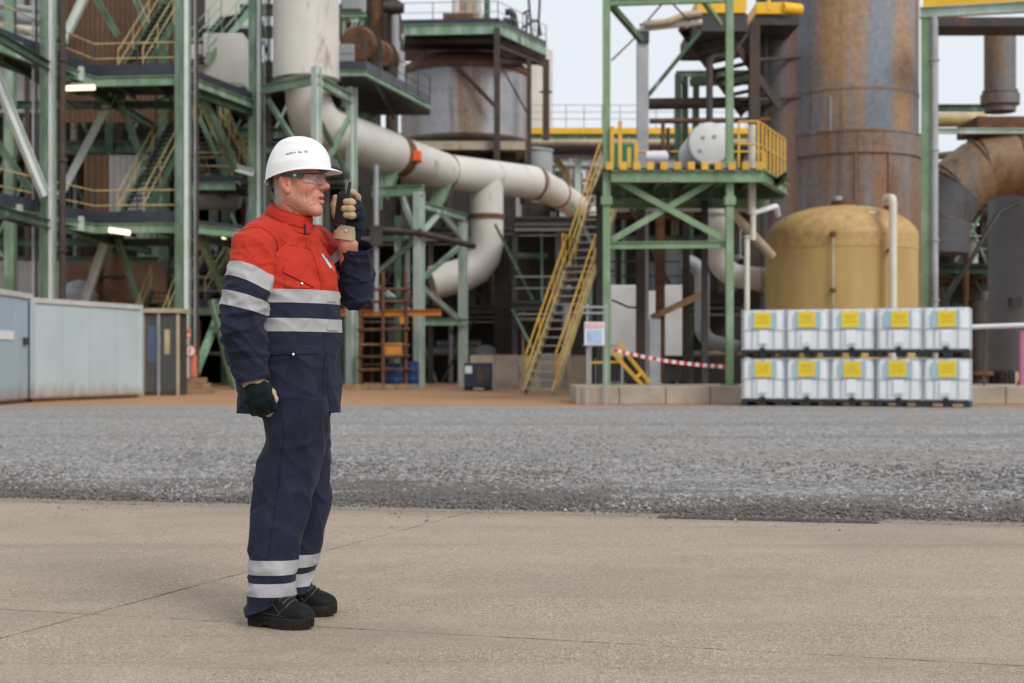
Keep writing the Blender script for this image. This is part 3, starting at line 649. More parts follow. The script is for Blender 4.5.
# down branch
bx = q3.lerp(q4, .46); br = .80
pts = pipepath([bx, Vector((bx.x, bx.y, ZA(268, bx.y))), Vector((bx.x - 2.6, bx.y - .6, ZA(284, bx.y)))], 1.5, 3)
MB().tube(pts, br, 40).build('down_branch', 'pale_duct', du, smooth=True, angle=18)
flange(du, (bx.x, bx.y, ZA(217, bx.y)), (0, 0, 1), br + .07, .22, 'rust')
rod(du, [V(381, 170, 60), V(381, 210, 60)], .05, 'green', 'support_rod')
MB().tube([q2 + dd * .1, q2 + dd * .75], [.945, .935], 44).build('rusty_band', 'rust', du, smooth=True)
for p, ax in ((q2, dd), (q3, dd)):
    MB().prism([(-.2, 0), (.2, 0), (.2, .1), (-.2, .1)], 0, .1)
    b0 = p + Vector((-.5, 0, -1.05)); MB().add([b0 + Vector((-.2, -.7, -.9)), b0 + Vector((.35, -.7, -.9)), b0 + Vector((1.1, -.7, .75)), b0 + Vector((.3, -.7, .75)),
                                              b0 + Vector((-.2, .3, -.9)), b0 + Vector((.35, .3, -.9)), b0 + Vector((1.1, .3, .75)), b0 + Vector((.3, .3, .75))],
                                             [(0, 1, 2, 3), (7, 6, 5, 4), (0, 4, 5, 1), (1, 5, 6, 2), (2, 6, 7, 3), (3, 7, 4, 0)]).build('saddle_support', 'green', du)
tag(MB().box((XA(406.5, 61.2), 60.9, ZA(162, 61.2)), (XA(421.5, 61.2), 61.6, ZA(151, 61.2))).build('orange_tarp', 'orange_bright', bevel=.06), 'bright orange cover on top of the big pale duct', 'cover')

# octagonal support frame round the duct
t = thing('duct_support_frame', 'green frame with corner posts carrying the vertical pale duct', 'frame', (XA(316, 56), 56, 0))
o1, o2, o3 = (XA(261, 53.2), 53.2), (XA(316.5, 51.2), 51.2), (XA(351.5, 55.0), 55.0); zf = 11.2
for a_, b_ in ((o1, o2), (o2, o3)): beam(t, (*a_, zf), (*b_, zf), .2, .34, 'green')
for (x, y), w_ in ((o2, .28), (o3, .32)): hcol(t, x, y, 0, zf + .45, w_, 'green_pale', 'post', yaw=R(38))
beam(t, (o2[0] - .5, o2[1] + 6, zf), (o3[0] + .5, o3[1] + 5, zf), .22, .42, 'green_dark')
for a_, b_ in (((318, 118, 51.5), (349, 178, 54.6)), ((349, 118, 54.6), (320, 175, 51.5)), ((268, 100, 53.4), (300, 150, 51.9)), ((262, 150, 53.5), (312, 152, 51.6))): brace(t, V(*a_), V(*b_), .16, 'green')
hcol(t, XA(266, 60), 60, 0, 12, .26, 'green_dark', 'post')

# platform right of the duct with machines on it
pz = 12.2
walkway('dark bottomed platform with bright green edge right of the vertical pale duct', [(XA(338, 54), 54.2), (XA(365, 54), 54.2), (XA(430, 61.3), 61.3), (XA(430, 64), 64), (XA(338, 58), 64)], pz, [[(XA(338, 54), 54.2), (XA(365, 54), 54.2), (XA(430, 61.3), 61.3)]], toe=.30, h=1.1, mat='dark_steel', pmat='dark_steel', bh=.22, bmat='green', r=.02)
def motor(label, px, py, Y, r, L):
    t = thing('pump_motor', label, 'motor', V(px, py, Y), 'machines on the dark platform'); c = V(px, py, Y)
    MB().lathe([(r * .3, -L / 2), (r * .85, -L / 2), (r, -L / 2 + .1), (r, L / 2 - .15), (r * .7, L / 2), (r * .3, L / 2)], c, 24, axis=(.2, 1, 0)).build('casing', 'rust', t, smooth=True)
    for k in range(4): flange(t, c + Vector((0, -L * .3 + k * L * .2, 0)), (.2, 1, 0), r * 1.08, .04, 'brown_steel', 'cooling_fin')
    MB().box((c.x - r, c.y - L / 3, pz + .01), (c.x + r, c.y + L / 3, c.z - r * .8)).build('base', 'dark_steel', t)
motor('larger rusty motor on the dark platform beside a green stand', 363, 48, 57, .75, 1.5)
motor('smaller rusty motor on the dark platform nearer its tip', 383, 58, 59, .6, 1.3)
t = thing('small_tank', 'pale small tank on a green stand above the dark platform', 'tank', V(352, 66, 56))
MB().box((XA(343, 57), 56.4, ZA(13, 57)), (XA(363, 57), 58, ZA(-22, 57))).build('tank', 'clad_grey', t, bevel=.05)
for px in (344, 362): MB().bar(V(px, 14, 56.6), V(px, 66, 56.6), .12, .12, Vector((0, 1, 0))).build('leg', 'green', t)
brace(t, V(345, 40, 56.5), V(358, 18, 56.5), .14, 'green_pale'); brace(t, V(361, 40, 56.5), V(352, 18, 56.5), .14, 'green_pale'); beam(t, V(341, 15, 56.5), V(366, 15, 56.5), .2, .2, 'green')
tag(MB().box((XA(338.5, 56), 56, pz + .01), (XA(354, 56), 57, pz + 1.35)).build('control_cabinet', 'clad_grey', bevel=.03), 'plain grey cabinet on the dark platform beside the duct', 'cabinet')

# ================================================================== LATTICE TOWER in the middle left
lt = thing('lattice_tower', 'green braced lattice tower standing right behind the worker\'s raised arm', 'tower', (XA(419, 57), 57, 0))
c1, c2, c3 = (XA(352, 57.5), 57.5), (XA(419, 57.2), 57.2), (XA(463, 60), 60)
hcol(lt, *c1, 0, ZA(300, 57.5), .36, 'green_white', yaw=R(30)); hcol(lt, *c2, 0, ZA(192, 57.2), .34, 'green_pale', yaw=R(30)); hcol(lt, *c3, 0, ZA(222, 60), .30, 'green_pale', yaw=R(30))
hcol(lt, XA(398, 63), 63, 0, 7.5, .3, 'green_dark')
for a_, b_, mt in (((401, 194, 58), (417, 236, 57.3), 'green_pale'), ((419, 236, 57.3), (440, 212, 58.5), 'green_pale'), ((440, 212, 58.5), (464, 240, 60), 'green_pale'),
                   ((378, 272, 58), (417, 239, 57.3), 'green'), ((380, 287, 58), (418, 318, 57.3), 'green_pale'), ((422, 287, 57.3), (463, 323, 60), 'green_pale'), ((424, 277, 57.4), (460, 246, 60), 'green')):
    brace(lt, V(*a_), V(*b_), .17, mt)
for a_, b_, h, mt in (((419, 204, 57.3), (466, 218, 60), .28, 'green'), ((372, 192, 58), (424, 190, 57.3), .42, 'green'), ((419, 322, 57.4), (466, 322, 60), .28, 'green'), ((376, 236, 57.4), (420, 236, 57.4), .24, 'green_dark'), ((353, 300, 57.6), (420, 300, 57.4), .24, 'green_dark')):
    beam(lt, V(*a_), V(*b_), .2, h, mt)
for s_, e in (((376, 228, 57), (418, 232, 57)), ((420, 235, 57), (468, 244, 59))):
    pass
t = thing('brown_pipe', 'brown horizontal pipe across the lattice tower', 'pipe', V(376, 231, 56.8)); rod(t, [V(374, 229, 56.8), V(420, 233, 56.8), V(474, 246, 59.2)], .13, 'brown_steel'); flange(t, V(420, 233, 56.8), (1, 0, 0), .2, .1, 'brown_steel')
t = thing('crane_beam', 'long orange crane beam across the foot of the lattice tower', 'beam', V(345, 312, 56)); beam(t, V(340, 313, 56), V(441, 312.5, 56), .3, .24, 'orange', 'girder'); MB().box((XA(400, 56), 55.8, ZA(324, 56)), (XA(408, 56), 56.2, ZA(316.5, 56))).build('trolley', 'orange', t)
t = thing('vent_pipe', 'pale grey vertical pipe left of the lattice tower', 'pipe', V(376, 310, 55.5)); rod(t, [V(376, 312, 55.5), V(376, 165, 55.5)], .11, 'galv')
MB().box((XA(371, 55.5), 55.2, ZA(246, 55.5)), (XA(382, 55.5), 55.8, ZA(226, 55.5))).build('junction_box', 'dark_steel', t)
sf = thing('scaffold', 'rusty brown scaffold bay between the worker and the lattice tower', 'scaffold', V(380, 387, 54))
for px, Y in ((360, 54), (383, 53.6), (406, 54), (362, 56), (405, 56)): rod(sf, [(XA(px, Y), Y, 0), V(px, 272, Y)], .07, 'rust', 'standard', 8)
for py in (290, 302, 330, 357, 370): rod(sf, [V(357, py, 53.9), V(410, py - 1, 53.9)], .055, 'rust', 'ledger', 8)
for py in (345, 357): MB().box((XA(360, 54), 53.9, ZA(py, 54)), (XA(406, 54), 56, ZA(py - 1.4, 54))).build('board', 'timber', sf)
tag(MB().box((XA(384, 54), 53.95, ZA(355.3, 54)), (XA(402, 54), 54.6, ZA(343, 54))).build('storage_box', 'orange', bevel=.03), 'orange yellow box on the rusty scaffold shelf', 'box')
def barrel(label, px, Y, r=.30, h=.9, mat='blue_plastic'):
    t = thing('barrel', label, 'barrel', (XA(px, Y), Y, 0), 'blue barrels under the scaffold')
    MB().lathe([(r * .92, 0), (r, .03), (r, h * .3), (r * 1.04, h * .32), (r, h * .35), (r, h * .64), (r * 1.04, h * .66), (r, h * .69), (r, h - .03), (r * .9, h), (r * .85, h - .02)], (XA(px, Y), Y, .005), 24).build('drum', mat, t, smooth=True)
    MB().lathe([(.06, 0), (.06, .03), (.03, .035)], (XA(px, Y) + .12, Y - .1, h - .014), 10).build('bung', 'dark_steel', t)
barrel('left blue barrel under the rusty scaffold', 394, 55.2, .34, .95); barrel('right blue barrel beside the lattice tower foot', 412, 56, .28, 1.05)
MBb = thing('low_platform', 'rusty low timber edged platform under the scaffold', 'platform', V(340, 392, 51)); MB().box((XA(340, 52), 51.5, 0), (XA(412, 52), 56.5, .16)).build('slab', 'plinth', MBb)
for k in range(5): MB().box((XA(341 + k * 14.2, 51.4), 51.3, .002), (XA(341 + k * 14.2 + 13.6, 51.4), 51.48, .22)).build('edge_board', 'timber', MBb)
gs_ = thing('generator', 'small dark blue generator box beside a pale low wall', 'generator', V(475, 390, 50)); 
MB().box((XA(464, 50), 50, .12), (XA(492, 50), 51.4, 1.0)).build('casing', 'blue_dark', gs_, bevel=.04)
for px in (468, 488): MB().box((XA(px, 50) - .15, 50.1, .0), (XA(px, 50) + .15, 51.3, .118)).build('skid', 'dark_steel', gs_)
MB().box((XA(465, 50), 49.985, .62), (XA(472, 50), 49.998, .88)).build('control_panel', 'sign_white', gs_)
MB().box((XA(476, 50), 49.985, .3), (XA(490, 50), 49.998, .85)).build('louvre', 'dark_steel', gs_)
lw = thing('low_wall', 'pale stained concrete low wall behind the generator and stair', 'wall', V(500, 390, 54))
for k in range(5): MB().box((XA(470 + k * 24.2, 54), 54, 0), (XA(470 + k * 24.2 + 23.8, 54), 54.4, 1.28 + .02 * (k % 2))).build('block', 'plinth' if k % 2 else 'beige', lw)

# ================================================================== RUSTY TANK ON ITS PLINTH BUILDING
tk = thing('rusty_tank', 'wide grey tank with rusty domed top standing above the pipework', 'tank', (XA(465, 80), 80, ZA(133, 80)))
tr_ = 64 * 80 / F; zb, zt = ZA(133, 76.5), ZA(66, 76.5)
MB().lathe([(tr_ * .99, zb), (tr_, zb + .05), (tr_, zt)], (XA(465, 80), 80, 0), 64).build('shell', 'tank_grey', tk, smooth=True, angle=30)
MB().lathe([(tr_ * 1.03, zt + .005), (tr_ * 1.03, zt + .28), (tr_ * .93, zt + .62), (tr_ * .7, zt + 1.05), (tr_ * .35, zt + 1.3), (.1, zt + 1.38)], (XA(465, 80), 80, 0), 64).build('roof', 'rust', tk, smooth=True, angle=30)
for f in (.33, .66): flange(tk, (XA(465, 80), 80, zb + (zt - zb) * f), (0, 0, 1), tr_ + .02, .05, 'tank_grey', 'weld_ring')
MB().tube([V(455, 64, 76.2), V(497, 108, 76)], .11, 10).build('pipe', 'brown_steel', tk, smooth=True)
bb = thing('tank_house', 'dark brown building carrying the rusty domed tank', 'building', (XA(455, 78), 78, 0))
x0, x1 = XA(330, 76), XA(516, 76); zs = ZA(144, 76)
MB().box((x0, 76, 0), (x1, 88, zs - .45)).build('wall', 'dark_wall', bb)
MB().box((XA(392, 75), 75.0, zs - .45 + .003), (x1 + .5, 88.5, zs)).build('roof_slab', 'beige', bb)
for px in (360, 405, 450, 497): MB().box((XA(px, 75.9) - .2, 75.6, 0), (XA(px, 75.9) + .2, 75.99, zs - .46)).build('pilaster', 'brown_steel', bb)
for px, py in ((352, 250), (432, 240), (440, 330), (515, 270)): MB().box((XA(px, 75.9) - .9, 75.93, ZA(py + 22, 76)), (XA(px, 75.9) + .9, 75.99, ZA(py, 76))).build('window', 'dark_steel', bb)
hcol(bb, XA(497, 74.6), 74.6, 0, ZA(28, 74.6), .32, 'brown_steel'); hcol(bb, XA(529, 77), 77, 0, ZA(58, 77), .26, 'brown_steel'); hcol(bb, XA(546, 79), 79, ZA(140, 79), ZA(60, 79), .36, 'brown_steel')
wk = walkway('green edged roof platform above the rusty domed tank', [(XA(402, 76), 75), (XA(498, 75), 74.6), (XA(546, 80), 80), (XA(546, 84), 84), (XA(402, 84), 84)], ZA(24, 75), [[(XA(402, 76), 75), (XA(498, 75), 74.6)], [(XA(498, 75), 74.6), (XA(546, 80), 80)]], toe=.22, mat='galv', bmat='green', bh=.55, r=.025, h=1.1)
for a_, b_ in (((500, 60, 76), (545, 62, 80)), ((498, 45, 75), (546, 64, 80)), ((404, 40, 76), (497, 40, 75)), ((404, 46, 78), (500, 46, 78))): beam(bb, V(*a_), V(*b_), .25, .35, 'brown_steel')
for a_, b_ in (((499, 62, 75), (530, 118, 77)),): rod(bb, [V(*a_), V(*b_)], .05, 'brown_steel', 'tie_rod', 6)
# roof equipment against the sky
re_ = thing('roof_equipment', 'pale roof vessel with pipes on the platform above the tank', 'vessel', V(466, 22, 77))
MB().lathe([(1.0, ZA(22, 77)), (1.0, ZA(17, 77)), (.75, ZA(14, 77)), (.7, ZA(-20, 77))], (XA(467, 77), 77, 0), 28).build('shell', 'beige', re_, smooth=True)
for px in (478, 456): rod(re_, [V(px, 20, 76.5), V(px, -20, 76.5)], .22, 'pale_duct', 'pipe')
MB().box((XA(443, 76), 75.8, ZA(22, 76)), (XA(474, 76), 77, ZA(14, 76))).build('hatch', 'rust', re_)
rod(re_, [V(487, 40, 75.4), V(487, -20, 75.4)], .16, 'green_dark', 'mast')
t = thing('pipe_manifold', 'dark tangle of pipes at the right end of the roof platform', 'pipes', V(520, 40, 78))
for k, pts in enumerate(([(505, 12, 77), (513, 12, 77), (518, 42, 77)], [(503, 20, 78), (512, 22, 78), (515, 44, 78)], [(522, 14, 78), (530, 10, 78)], [(522, 28, 78), (538, 18, 79), (541, 36, 79)], [(537, 56, 80), (540, -5, 80)], [(526, 40, 78), (527, 14, 78)], [(533, 50, 79), (528, -8, 79)])):
    rod(t, pipepath([V(*p) for p in pts], .25, 4) if len(pts) > 2 else [V(*p) for p in pts], .18 if k < 2 else .07, 'dark_steel', 'pipe', 8)
t = thing('hoist_post', 'yellow hoist post beside the rusty tank', 'post', V(545, 134, 82)); MB().bar(V(545.5, 136, 82), V(545.5, 106, 82), .4, .4, Vector((0, 1, 0))).build('post', 'yellow_bright', t); MB().bar(V(546, 106, 82), V(546, 60, 82), .22, .22, Vector((0, 1, 0))).build('mast', 'brown_steel', t); MB().bar(V(540, 92, 82), V(552, 92, 82), .1, .12).build('crosshead', 'dark_steel', t)
t = drum('hopper', 'grey drum standing just behind the far end of the pale duct', 'vessel', [(.85, 0), (.9, .1), (.9, 2.9), (.98, 2.95), (.98, 3.05), (.3, 3.2)], (XA(536, 79), 79, ZA(205, 79)), 'clad_grey')
MB().box((XA(536, 79) - .8, 78.2, 0), (XA(536, 79) + .8, 79.8, ZA(205.5, 79))).build('stand', 'dark_steel', t)
t = drum('pale_silo', 'tall pale silo partly hidden behind the rusty tank', 'silo', [(1.4, 0), (1.4, 22), (.4, 23.2)], (XA(532, 96), 96, 0), 'pale_duct'); t.location.z = 0

# ================================================================== PIPE BRIDGE in the middle distance
pb = thing('pipe_bridge', 'yellow edged pipe bridge crossing the gap in the distance', 'bridge', V(560, 135, 90))
xa, xb = XA(508, 90), XA(790, 90)
MB().box((xa, 89.9, ZA(134, 90)), (xb, 90.3, ZA(128, 90))).build('kick_plate', 'yellow_bright', pb)
MB().box((xa, 90, ZA(141, 90)), (xb, 93, ZA(134.2, 90))).build('girder', 'green_dark', pb)
rod(pb, [(xa, 89.5, ZA(143.5, 90)), (xb, 89.5, ZA(143.5, 90))], .2, 'beige', 'pipe'); rod(pb, [(xa, 90.2, ZA(150, 90)), (xb, 90.2, ZA(150, 90))], .3, 'dark_steel', 'pipe')
for k in range(16): MB().bar(V(512 + k * 18, 128, 90), V(512 + k * 18, 105, 90), .06, .06, Vector((0, 1, 0))).build('post', 'galv', pb)
for py in (105, 112, 119): rod(pb, [V(510, py, 90), V(788, py, 90)], .025, 'galv', 'rail', 6)
for px in (578, 660, 740): MB().bar(V(px, 388, 91), V(px, 141, 91), .4, .4, Vector((0, 1, 0))).build('pier', 'green_pale' if px == 578 else 'dark_steel', pb)
fb = thing('far_building', 'grey blue far works building under the pipe bridge', 'building', (XA(600, 130), 130, 0))
MB().box((XA(400, 130), 130, 0), (XA(800, 130), 145, ZA(152, 130))).build('wall', 'clad_grey', fb)
for k in range(14): MB().box((XA(545 + k * 11, 130), 129.8, ZA(185 + 9 * (k % 3), 130)), (XA(545 + k * 11 + 7, 130), 129.99, ZA(163 + 8 * (k % 2), 130))).build('window', 'dark_steel' if k % 3 else 'white_clad', fb)
MB().box((XA(400, 130), 129.7, ZA(158, 130)), (XA(800, 130), 129.99, ZA(155, 130))).build('gutter', 'dark_steel', fb)
pk = thing('piping_bank', 'bank of dark pipes and yellow elbows under the pipe bridge', 'pipes', V(570, 200, 95))
for k in range(12):
    px = 552 + k * 8 + random.uniform(-3, 3); rod(pk, [V(px, 390, 96 + k % 3), V(px, 150 + random.uniform(0, 40), 96 + k % 3)], random.choice((.1, .16, .25)), random.choice(('dark_steel', 'clad_grey', 'brown_steel', 'galv')), n=8)
for k in range(8): rod(pk, [V(548, 165 + k * 14, 95), V(640, 168 + k * 14, 95)], random.choice((.1, .2, .3)), random.choice(('dark_steel', 'clad_grey', 'brown_steel', 'dark_wall')), n=8)
rod(pk, pipepath([V(556, 160, 92), V(566, 172, 92), V(568, 190, 92)], .5, 5), .22, 'yellow_pale')
# ================================================================== RIGHT: GREEN PLATFORM TOWER
KT = .42
kb = thing('concrete_plinth', 'long weathered concrete plinth under the green platform tower', 'plinth', (XA(658, 34), 34, 0))
pxs = [575, 618, 664, 708, 752, 800, 850, 900, 950, 1000, 1060]
for a_, b_ in zip(pxs, pxs[1:]): MB().box((XA(a_, 34) + .008, 33.6, 0), (XA(b_, 34) - .008, 37.2, KT + .006 * ((a_ // 7) % 3))).build('kerb_block', 'plinth', kb, bevel=.02)
tw = thing('platform_tower', 'green steel platform tower with crossed braces and yellow rail blocks', 'tower', (XA(667, 34), 34, KT))
zd = 5.64; xL, xR = XA(606.5, 34.2), XA(729.5, 34.2)
for x in (xL, xR):
    hcol(tw, x, 34.2, KT + .01, 13, .175, 'green_right'); MB().box((x - .2, 34.0, KT + .006), (x + .2, 34.4, KT + .05)).build('base_plate', 'green_right', tw)
    MB().box((x - .13, 34.05, ZA(205, 34.2)), (x + .13, 34.32, ZA(197, 34.2))).build('splice_plate', 'green_right', tw)
for x in (xL + .1, xR): hcol(tw, x, 38.6, 0, zd - .06, .17, 'dark_steel')
xE = XA(763, 34)
poly = [(xL - .1, 34.0), (xE, 34.0), (7.1, 36.8), (7.1, 39.0), (xL - .1, 39.0)]
MB().prism(poly, zd - .05, zd).build('deck', 'dark_steel', tw)
beam(tw, (xL + .1, 34.0, zd - .20), (xE, 34.0, zd - .20), .16, .28, 'green_right', 'edge_beam'); beam(tw, (xE, 34.0, zd - .20), (7.1, 36.8, zd - .20), .16, .28, 'green_right', 'edge_beam')
beam(tw, (xL, 36.5, zd - .3), (7.0, 36.5, zd - .3), .16, .3, 'green_dark', 'joist'); beam(tw, (xL, 38.7, zd - .3), (7.0, 38.7, zd - .3), .16, .3, 'green_right', 'joist')
for k in range(6): beam(tw, (xL + .6 + k * .75, 34.2, zd - .15), (xL + .6 + k * .75, 38.8, zd - .15), .1, .18, 'green_dark', 'joist')
for a_, b_ in (((612, 178, 34.25), (722, 238, 34.25)), ((722, 176, 34.33), (612, 240, 34.33))): MB().bar(V(*a_), V(*b_), .05, .15).build('cross_brace', 'green_right', tw)
beam(tw, V(610, 245.5, 34.3), V(726, 244.5, 34.3), .12, .17, 'green_right'); beam(tw, V(603, 2, 34.2), V(733, -2, 34.2), .14, .2, 'green_right')
MB().bar(V(610, 4, 34.25), V(641, 40, 36), .13, .15).build('knee_brace', 'green_dark', tw)
for k in range(13):
    px = 609.5 + k * 13.6
    if px < 764: MB().box((XA(px, 33.9) - .085, 33.86, zd - .06), (XA(px, 33.9) + .085, 33.90, zd + .13)).build('toe_bracket', 'yellow', tw, bevel=.01)
for px, h in ((612, 1.0), (620, 1.12), (629, .5), (636, .65)): MB().bar((XA(px, 34.05), 34.05, zd), (XA(px, 34.05), 34.05, zd + h), .09, .09, Vector((0, 1, 0))).build('rail_post', 'yellow', tw)
pE = Vector((xE - .1, 34.05, zd)); pF = Vector((7.05, 36.75, zd))
railing(tw, [pE, pF], 1.12, .42, 'yellow', 'yellow', .028, True, .032)
railing(tw, [Vector((xR + .2, 34.05, zd)), pE], 1.12, 1.4, 'yellow', 'yellow', .03, True, .03)
railing(tw, [Vector((xL + .6, 38.9, zd)), Vector((6.9, 38.9, zd))], 1.12, 1.2, 'yellow', 'yellow', .03)
for k in range(3): MB().bar((XA(725, 34) - 1.5 - k * .5, 34.0, ZA(170, 34)), (XA(725, 34) - 1.5 - k * .5, 34.0, ZA(170, 34) - .03), .05, .05)
# drum and boxes on the platform
dr = thing('drum_vessel', 'white horizontal drum with round end facing out on the platform', 'vessel', (XA(711, 37), 37, zd))
c = V(710, 143.5, 36.6)
MB().lathe([(.02, .0), (.48, .004), (.525, .02), (.545, .06), (.545, 2.3)], c, 40, axis=(0, 1, 0)).build('shell', 'white_clad', dr, smooth=True, angle=25)
flange(dr, c + Vector((0, .16, 0)), (0, 1, 0), .575, .06, 'galv')
for dx, dz in ((-.17, .17), (.12, .19), (-.25, -.17)): MB().lathe([(.05, .06), (.05, .025), (.03, .02)], c + Vector((dx, -.055, dz)), 10, axis=(0, 1, 0)).build('port', 'galv', dr, smooth=True)
for dy in (.5, 1.8): MB().box((c.x - .4, c.y + dy, zd + .004), (c.x + .4, c.y + dy + .15, c.z - .40)).build('saddle', 'dark_steel', dr)
tag(MB().box((XA(613, 37), 37, zd + .003), (XA(634, 37), 38, zd + 1.05)).build('green_tank_box', 'green_bright', bevel=.04), 'bright green box at the left end of the platform', 'box')
t = thing('pump_set', 'small pale pump set on the platform left of the white drum', 'pump', V(660, 163, 36.5))
MB().box((XA(648, 36.6), 36.4, zd + .003), (XA(672, 36.6), 37, zd + .10)).build('base', 'galv', t)
MB().lathe([(.05, -.3), (.14, -.28), (.16, 0), (.16, .25), (.05, .3)], V(657, 157, 36.7), 16, axis=(1, 0, 0)).build('motor', 'sign_white', t, smooth=True); rod(t, [V(668, 160, 36.7), V(668, 128, 36.7)], .05, 'brown_steel')
# masts and pipes above the platform
t = thing('grey_mast', 'grey square mast rising behind the platform tower with pipe bundle arm', 'mast', (XA(642, 40), 40, 0))
MB().bar((XA(642.5, 40), 40, 0), V(642.5, 30, 40), .32, .30, Vector((0, 1, 0))).build('mast', 'galv', t, bevel=.02)
MB().box((XA(637.5, 40), 39.75, ZA(44, 40)), (XA(648.5, 40), 40.25, ZA(33, 40))).build('collar', 'dark_steel', t)
rod(t, [V(640, 29, 40), V(702, 22, 40)], .085, 'white_pipe', 'arm_pipe'); rod(t, pipepath([V(644, 24, 39.8), V(668, 22, 39.8), V(684, 15, 39.8), V(702, 13, 39.8)], .4, 5), .10, 'beige', 'arm_pipe')
rod(t, [V(640, 26, 40.2), V(703, 18, 40.2)], .07, 'brown_steel', 'arm_pipe')
rod(t, [V(646, 98, 40), V(700, 32, 40)], .06, 'green_dark', 'stay_rod'); rod(t, [V(612, 60, 37), V(640, 33, 40)], .025, 'dark_steel', 'stay_wire', 6); rod(t, [V(648, 20, 40), V(663, 3, 38)], .025, 'dark_steel', 'stay_wire', 6); rod(t, [V(672, 3, 38), V(690, 22, 40)], .025, 'dark_steel', 'stay_wire', 6)
t = thing('brown_pipe', 'thick brown pipe run above the white drum', 'pipe', V(645, 104, 42)); rod(t, [V(644, 104, 42), V(770, 102, 43)], .17, 'brown_steel'); rod(t, [V(650, 121, 41), V(770, 120, 41.5)], .08, 'rust'); rod(t, [V(663, 122, 41), V(663, 165, 41)], .06, 'rust')
t = thing('brown_pipe', 'dark gooseneck pipe rising above the white drum', 'pipe', V(710, 105, 41)); rod(t, pipepath([V(709.5, 160, 40.6), V(709.5, 56, 40.6), V(735, 56, 40.6)], .25, 6), .10, 'dark_steel')
gf = thing('green_gantry', 'small dark green gantry frame behind the platform tower', 'frame', (XA(700, 51), 51, 7.0))
for px in (678, 685, 696, 762): MB().bar((XA(px, 51 + (px > 680)), 51 + (px > 680), 7.0), V(px, 74, 51 + (px > 680)), .22, .22, Vector((0, 1, 0))).build('post', 'green_dark', gf)
beam(gf, V(676, 74, 51), V(765, 73, 51), .2, .2, 'green', 'beam'); MB().bar(V(690, 82, 52), V(765, 80, 52), .3, .28).build('beam', 'green_dark', gf); rod(gf, pipepath([V(678, 78, 51), V(684, 84, 51.5), V(684.5, 110, 52)], .2, 4), .06, 'green_dark', 'knee_bend', 8)

# overhead yellow platform + stair against the stack
op = thing('overhead_platform', 'yellow edged overhead platform at the top beside the stack', 'walkway', V(740, 12, 40))
zt_ = ZA(13, 40)
MB().box((XA(697, 40), 40, zt_), (XA(746, 40), 43, zt_ + .42)).build('kick_plate', 'yellow_bright', op, bevel=.02)
MB().box((XA(697, 40), 40.05, zt_ - .5), (XA(748, 40), 44, zt_ - .004)).build('underframe', 'dark_steel', op)
MB().box((XA(756, 41.5), 41.5, ZA(14, 41.5)), (XA(782, 41.5), 43, ZA(2, 41.5))).build('kick_plate', 'yellow_bright', op, bevel=.03)
MB().tube([V(782, 8, 41.5), V(800, 10, 41.8)], .18, 12).build('end_rail', 'yellow_bright', op, smooth=True)
MB().box((XA(756, 41.5), 41.6, ZA(24, 41.5)), (XA(800, 41.5), 46, ZA(14.3, 41.5))).build('underframe', 'dark_steel', op)
for px in (745, 769): MB().bar(V(px, 10, 40.3), V(px, -25, 40.3), .09, .09, Vector((0, 1, 0))).build('post', 'yellow_bright', op)
MB().bar(V(703, 0, 36), V(720, 24, 38), .12, .12).build('knee_brace', 'green_right', tw)
stair('dark overhead stair slanting down towards the stack, seen from below', (XA(764, 42), 42.5, ZA(108, 42)), (XA(698, 41), 41, ZA(22, 41)), 1.5, smat='brown_steel', tmat='dark_steel', rmat='brown_steel', rails=False, tread_d=.32)
tag(MB().box((XA(715, 41), 41, ZA(39, 41)), (XA(721, 41), 41.3, ZA(32, 41))).build('blue_box', 'blue_plastic', bevel=.02), 'tiny blue box under the overhead platform', 'box')
sc_ = thing('stack_column', 'dark brown column carrying the overhead platform', 'column', (XA(754, 41), 41, 0))
hcol(sc_, XA(754, 41), 41, KT, ZA(24.6, 41), .30, 'brown_steel', 'shaft')
for py in (60, 100): rod(sc_, [V(757, py, 41), V(800, py - 3, 44)], .06, 'brown_steel', 'tie')
t = drum('side_duct', 'dark rusty duct standing close against the left of the stack', 'duct', [(.62, 0), (.62, 16)], (XA(776, 44), 44, 0), 'stack_dark', 32); t.location.z = 0
rod(t, [(XA(764, 43), 43.2, 0), V(764, -30, 43.2)], .13, 'dark_steel', 'downpipe')

# ================================================================== STACK, YELLOW TANK
sk = thing('rusty_stack', 'massive blue grey stack streaked with rust behind the yellow tank', 'stack', (XA(853, 46), 46, 0))
cx, cy, r_ = XA(855, 46), 46.5, 66 * 46 / F
MB().lathe([(r_ * 1.03, 0), (r_ * 1.03, ZA(152, 44.5))], (cx, cy, 0), 72).build('lower_shell', 'stack_rust', sk, smooth=True, angle=30)
MB().lathe([(r_ * 1.05, ZA(151.9, 44.5)), (r_ * 1.05, ZA(131, 44.5))], (cx, cy, 0), 72).build('joint_ring', 'stack_rust', sk, smooth=True, angle=30)
MB().lathe([(r_, ZA(130.9, 44.5)), (r_, 22)], (cx, cy, 0), 72).build('upper_shell', 'stack_steel', sk, smooth=True, angle=30)
for py, rr in ((152, 1.065), (130.5, 1.065), (88, 1.01)): flange(sk, (cx, cy, ZA(py, 44.5)), (0, 0, 1), r_ * rr, .07, 'stack_rust', 'ring')
rod(sk, [V(830, 131, 43.9), V(830, 96, 43.9)], .05, 'stack_rust', 'stiffener', 6)
for ang in (-100, -72): 
    a_ = R(ang); p = Vector((cx + r_ * 1.03 * math.cos(a_), cy + r_ * 1.03 * math.sin(a_), 0)); MB().bar(p + Vector((0, 0, 2)), p + Vector((0, 0, ZA(152, 44.5))), .06, .12, Vector((0, 1, 0))).build('stiffener', 'stack_rust', sk)

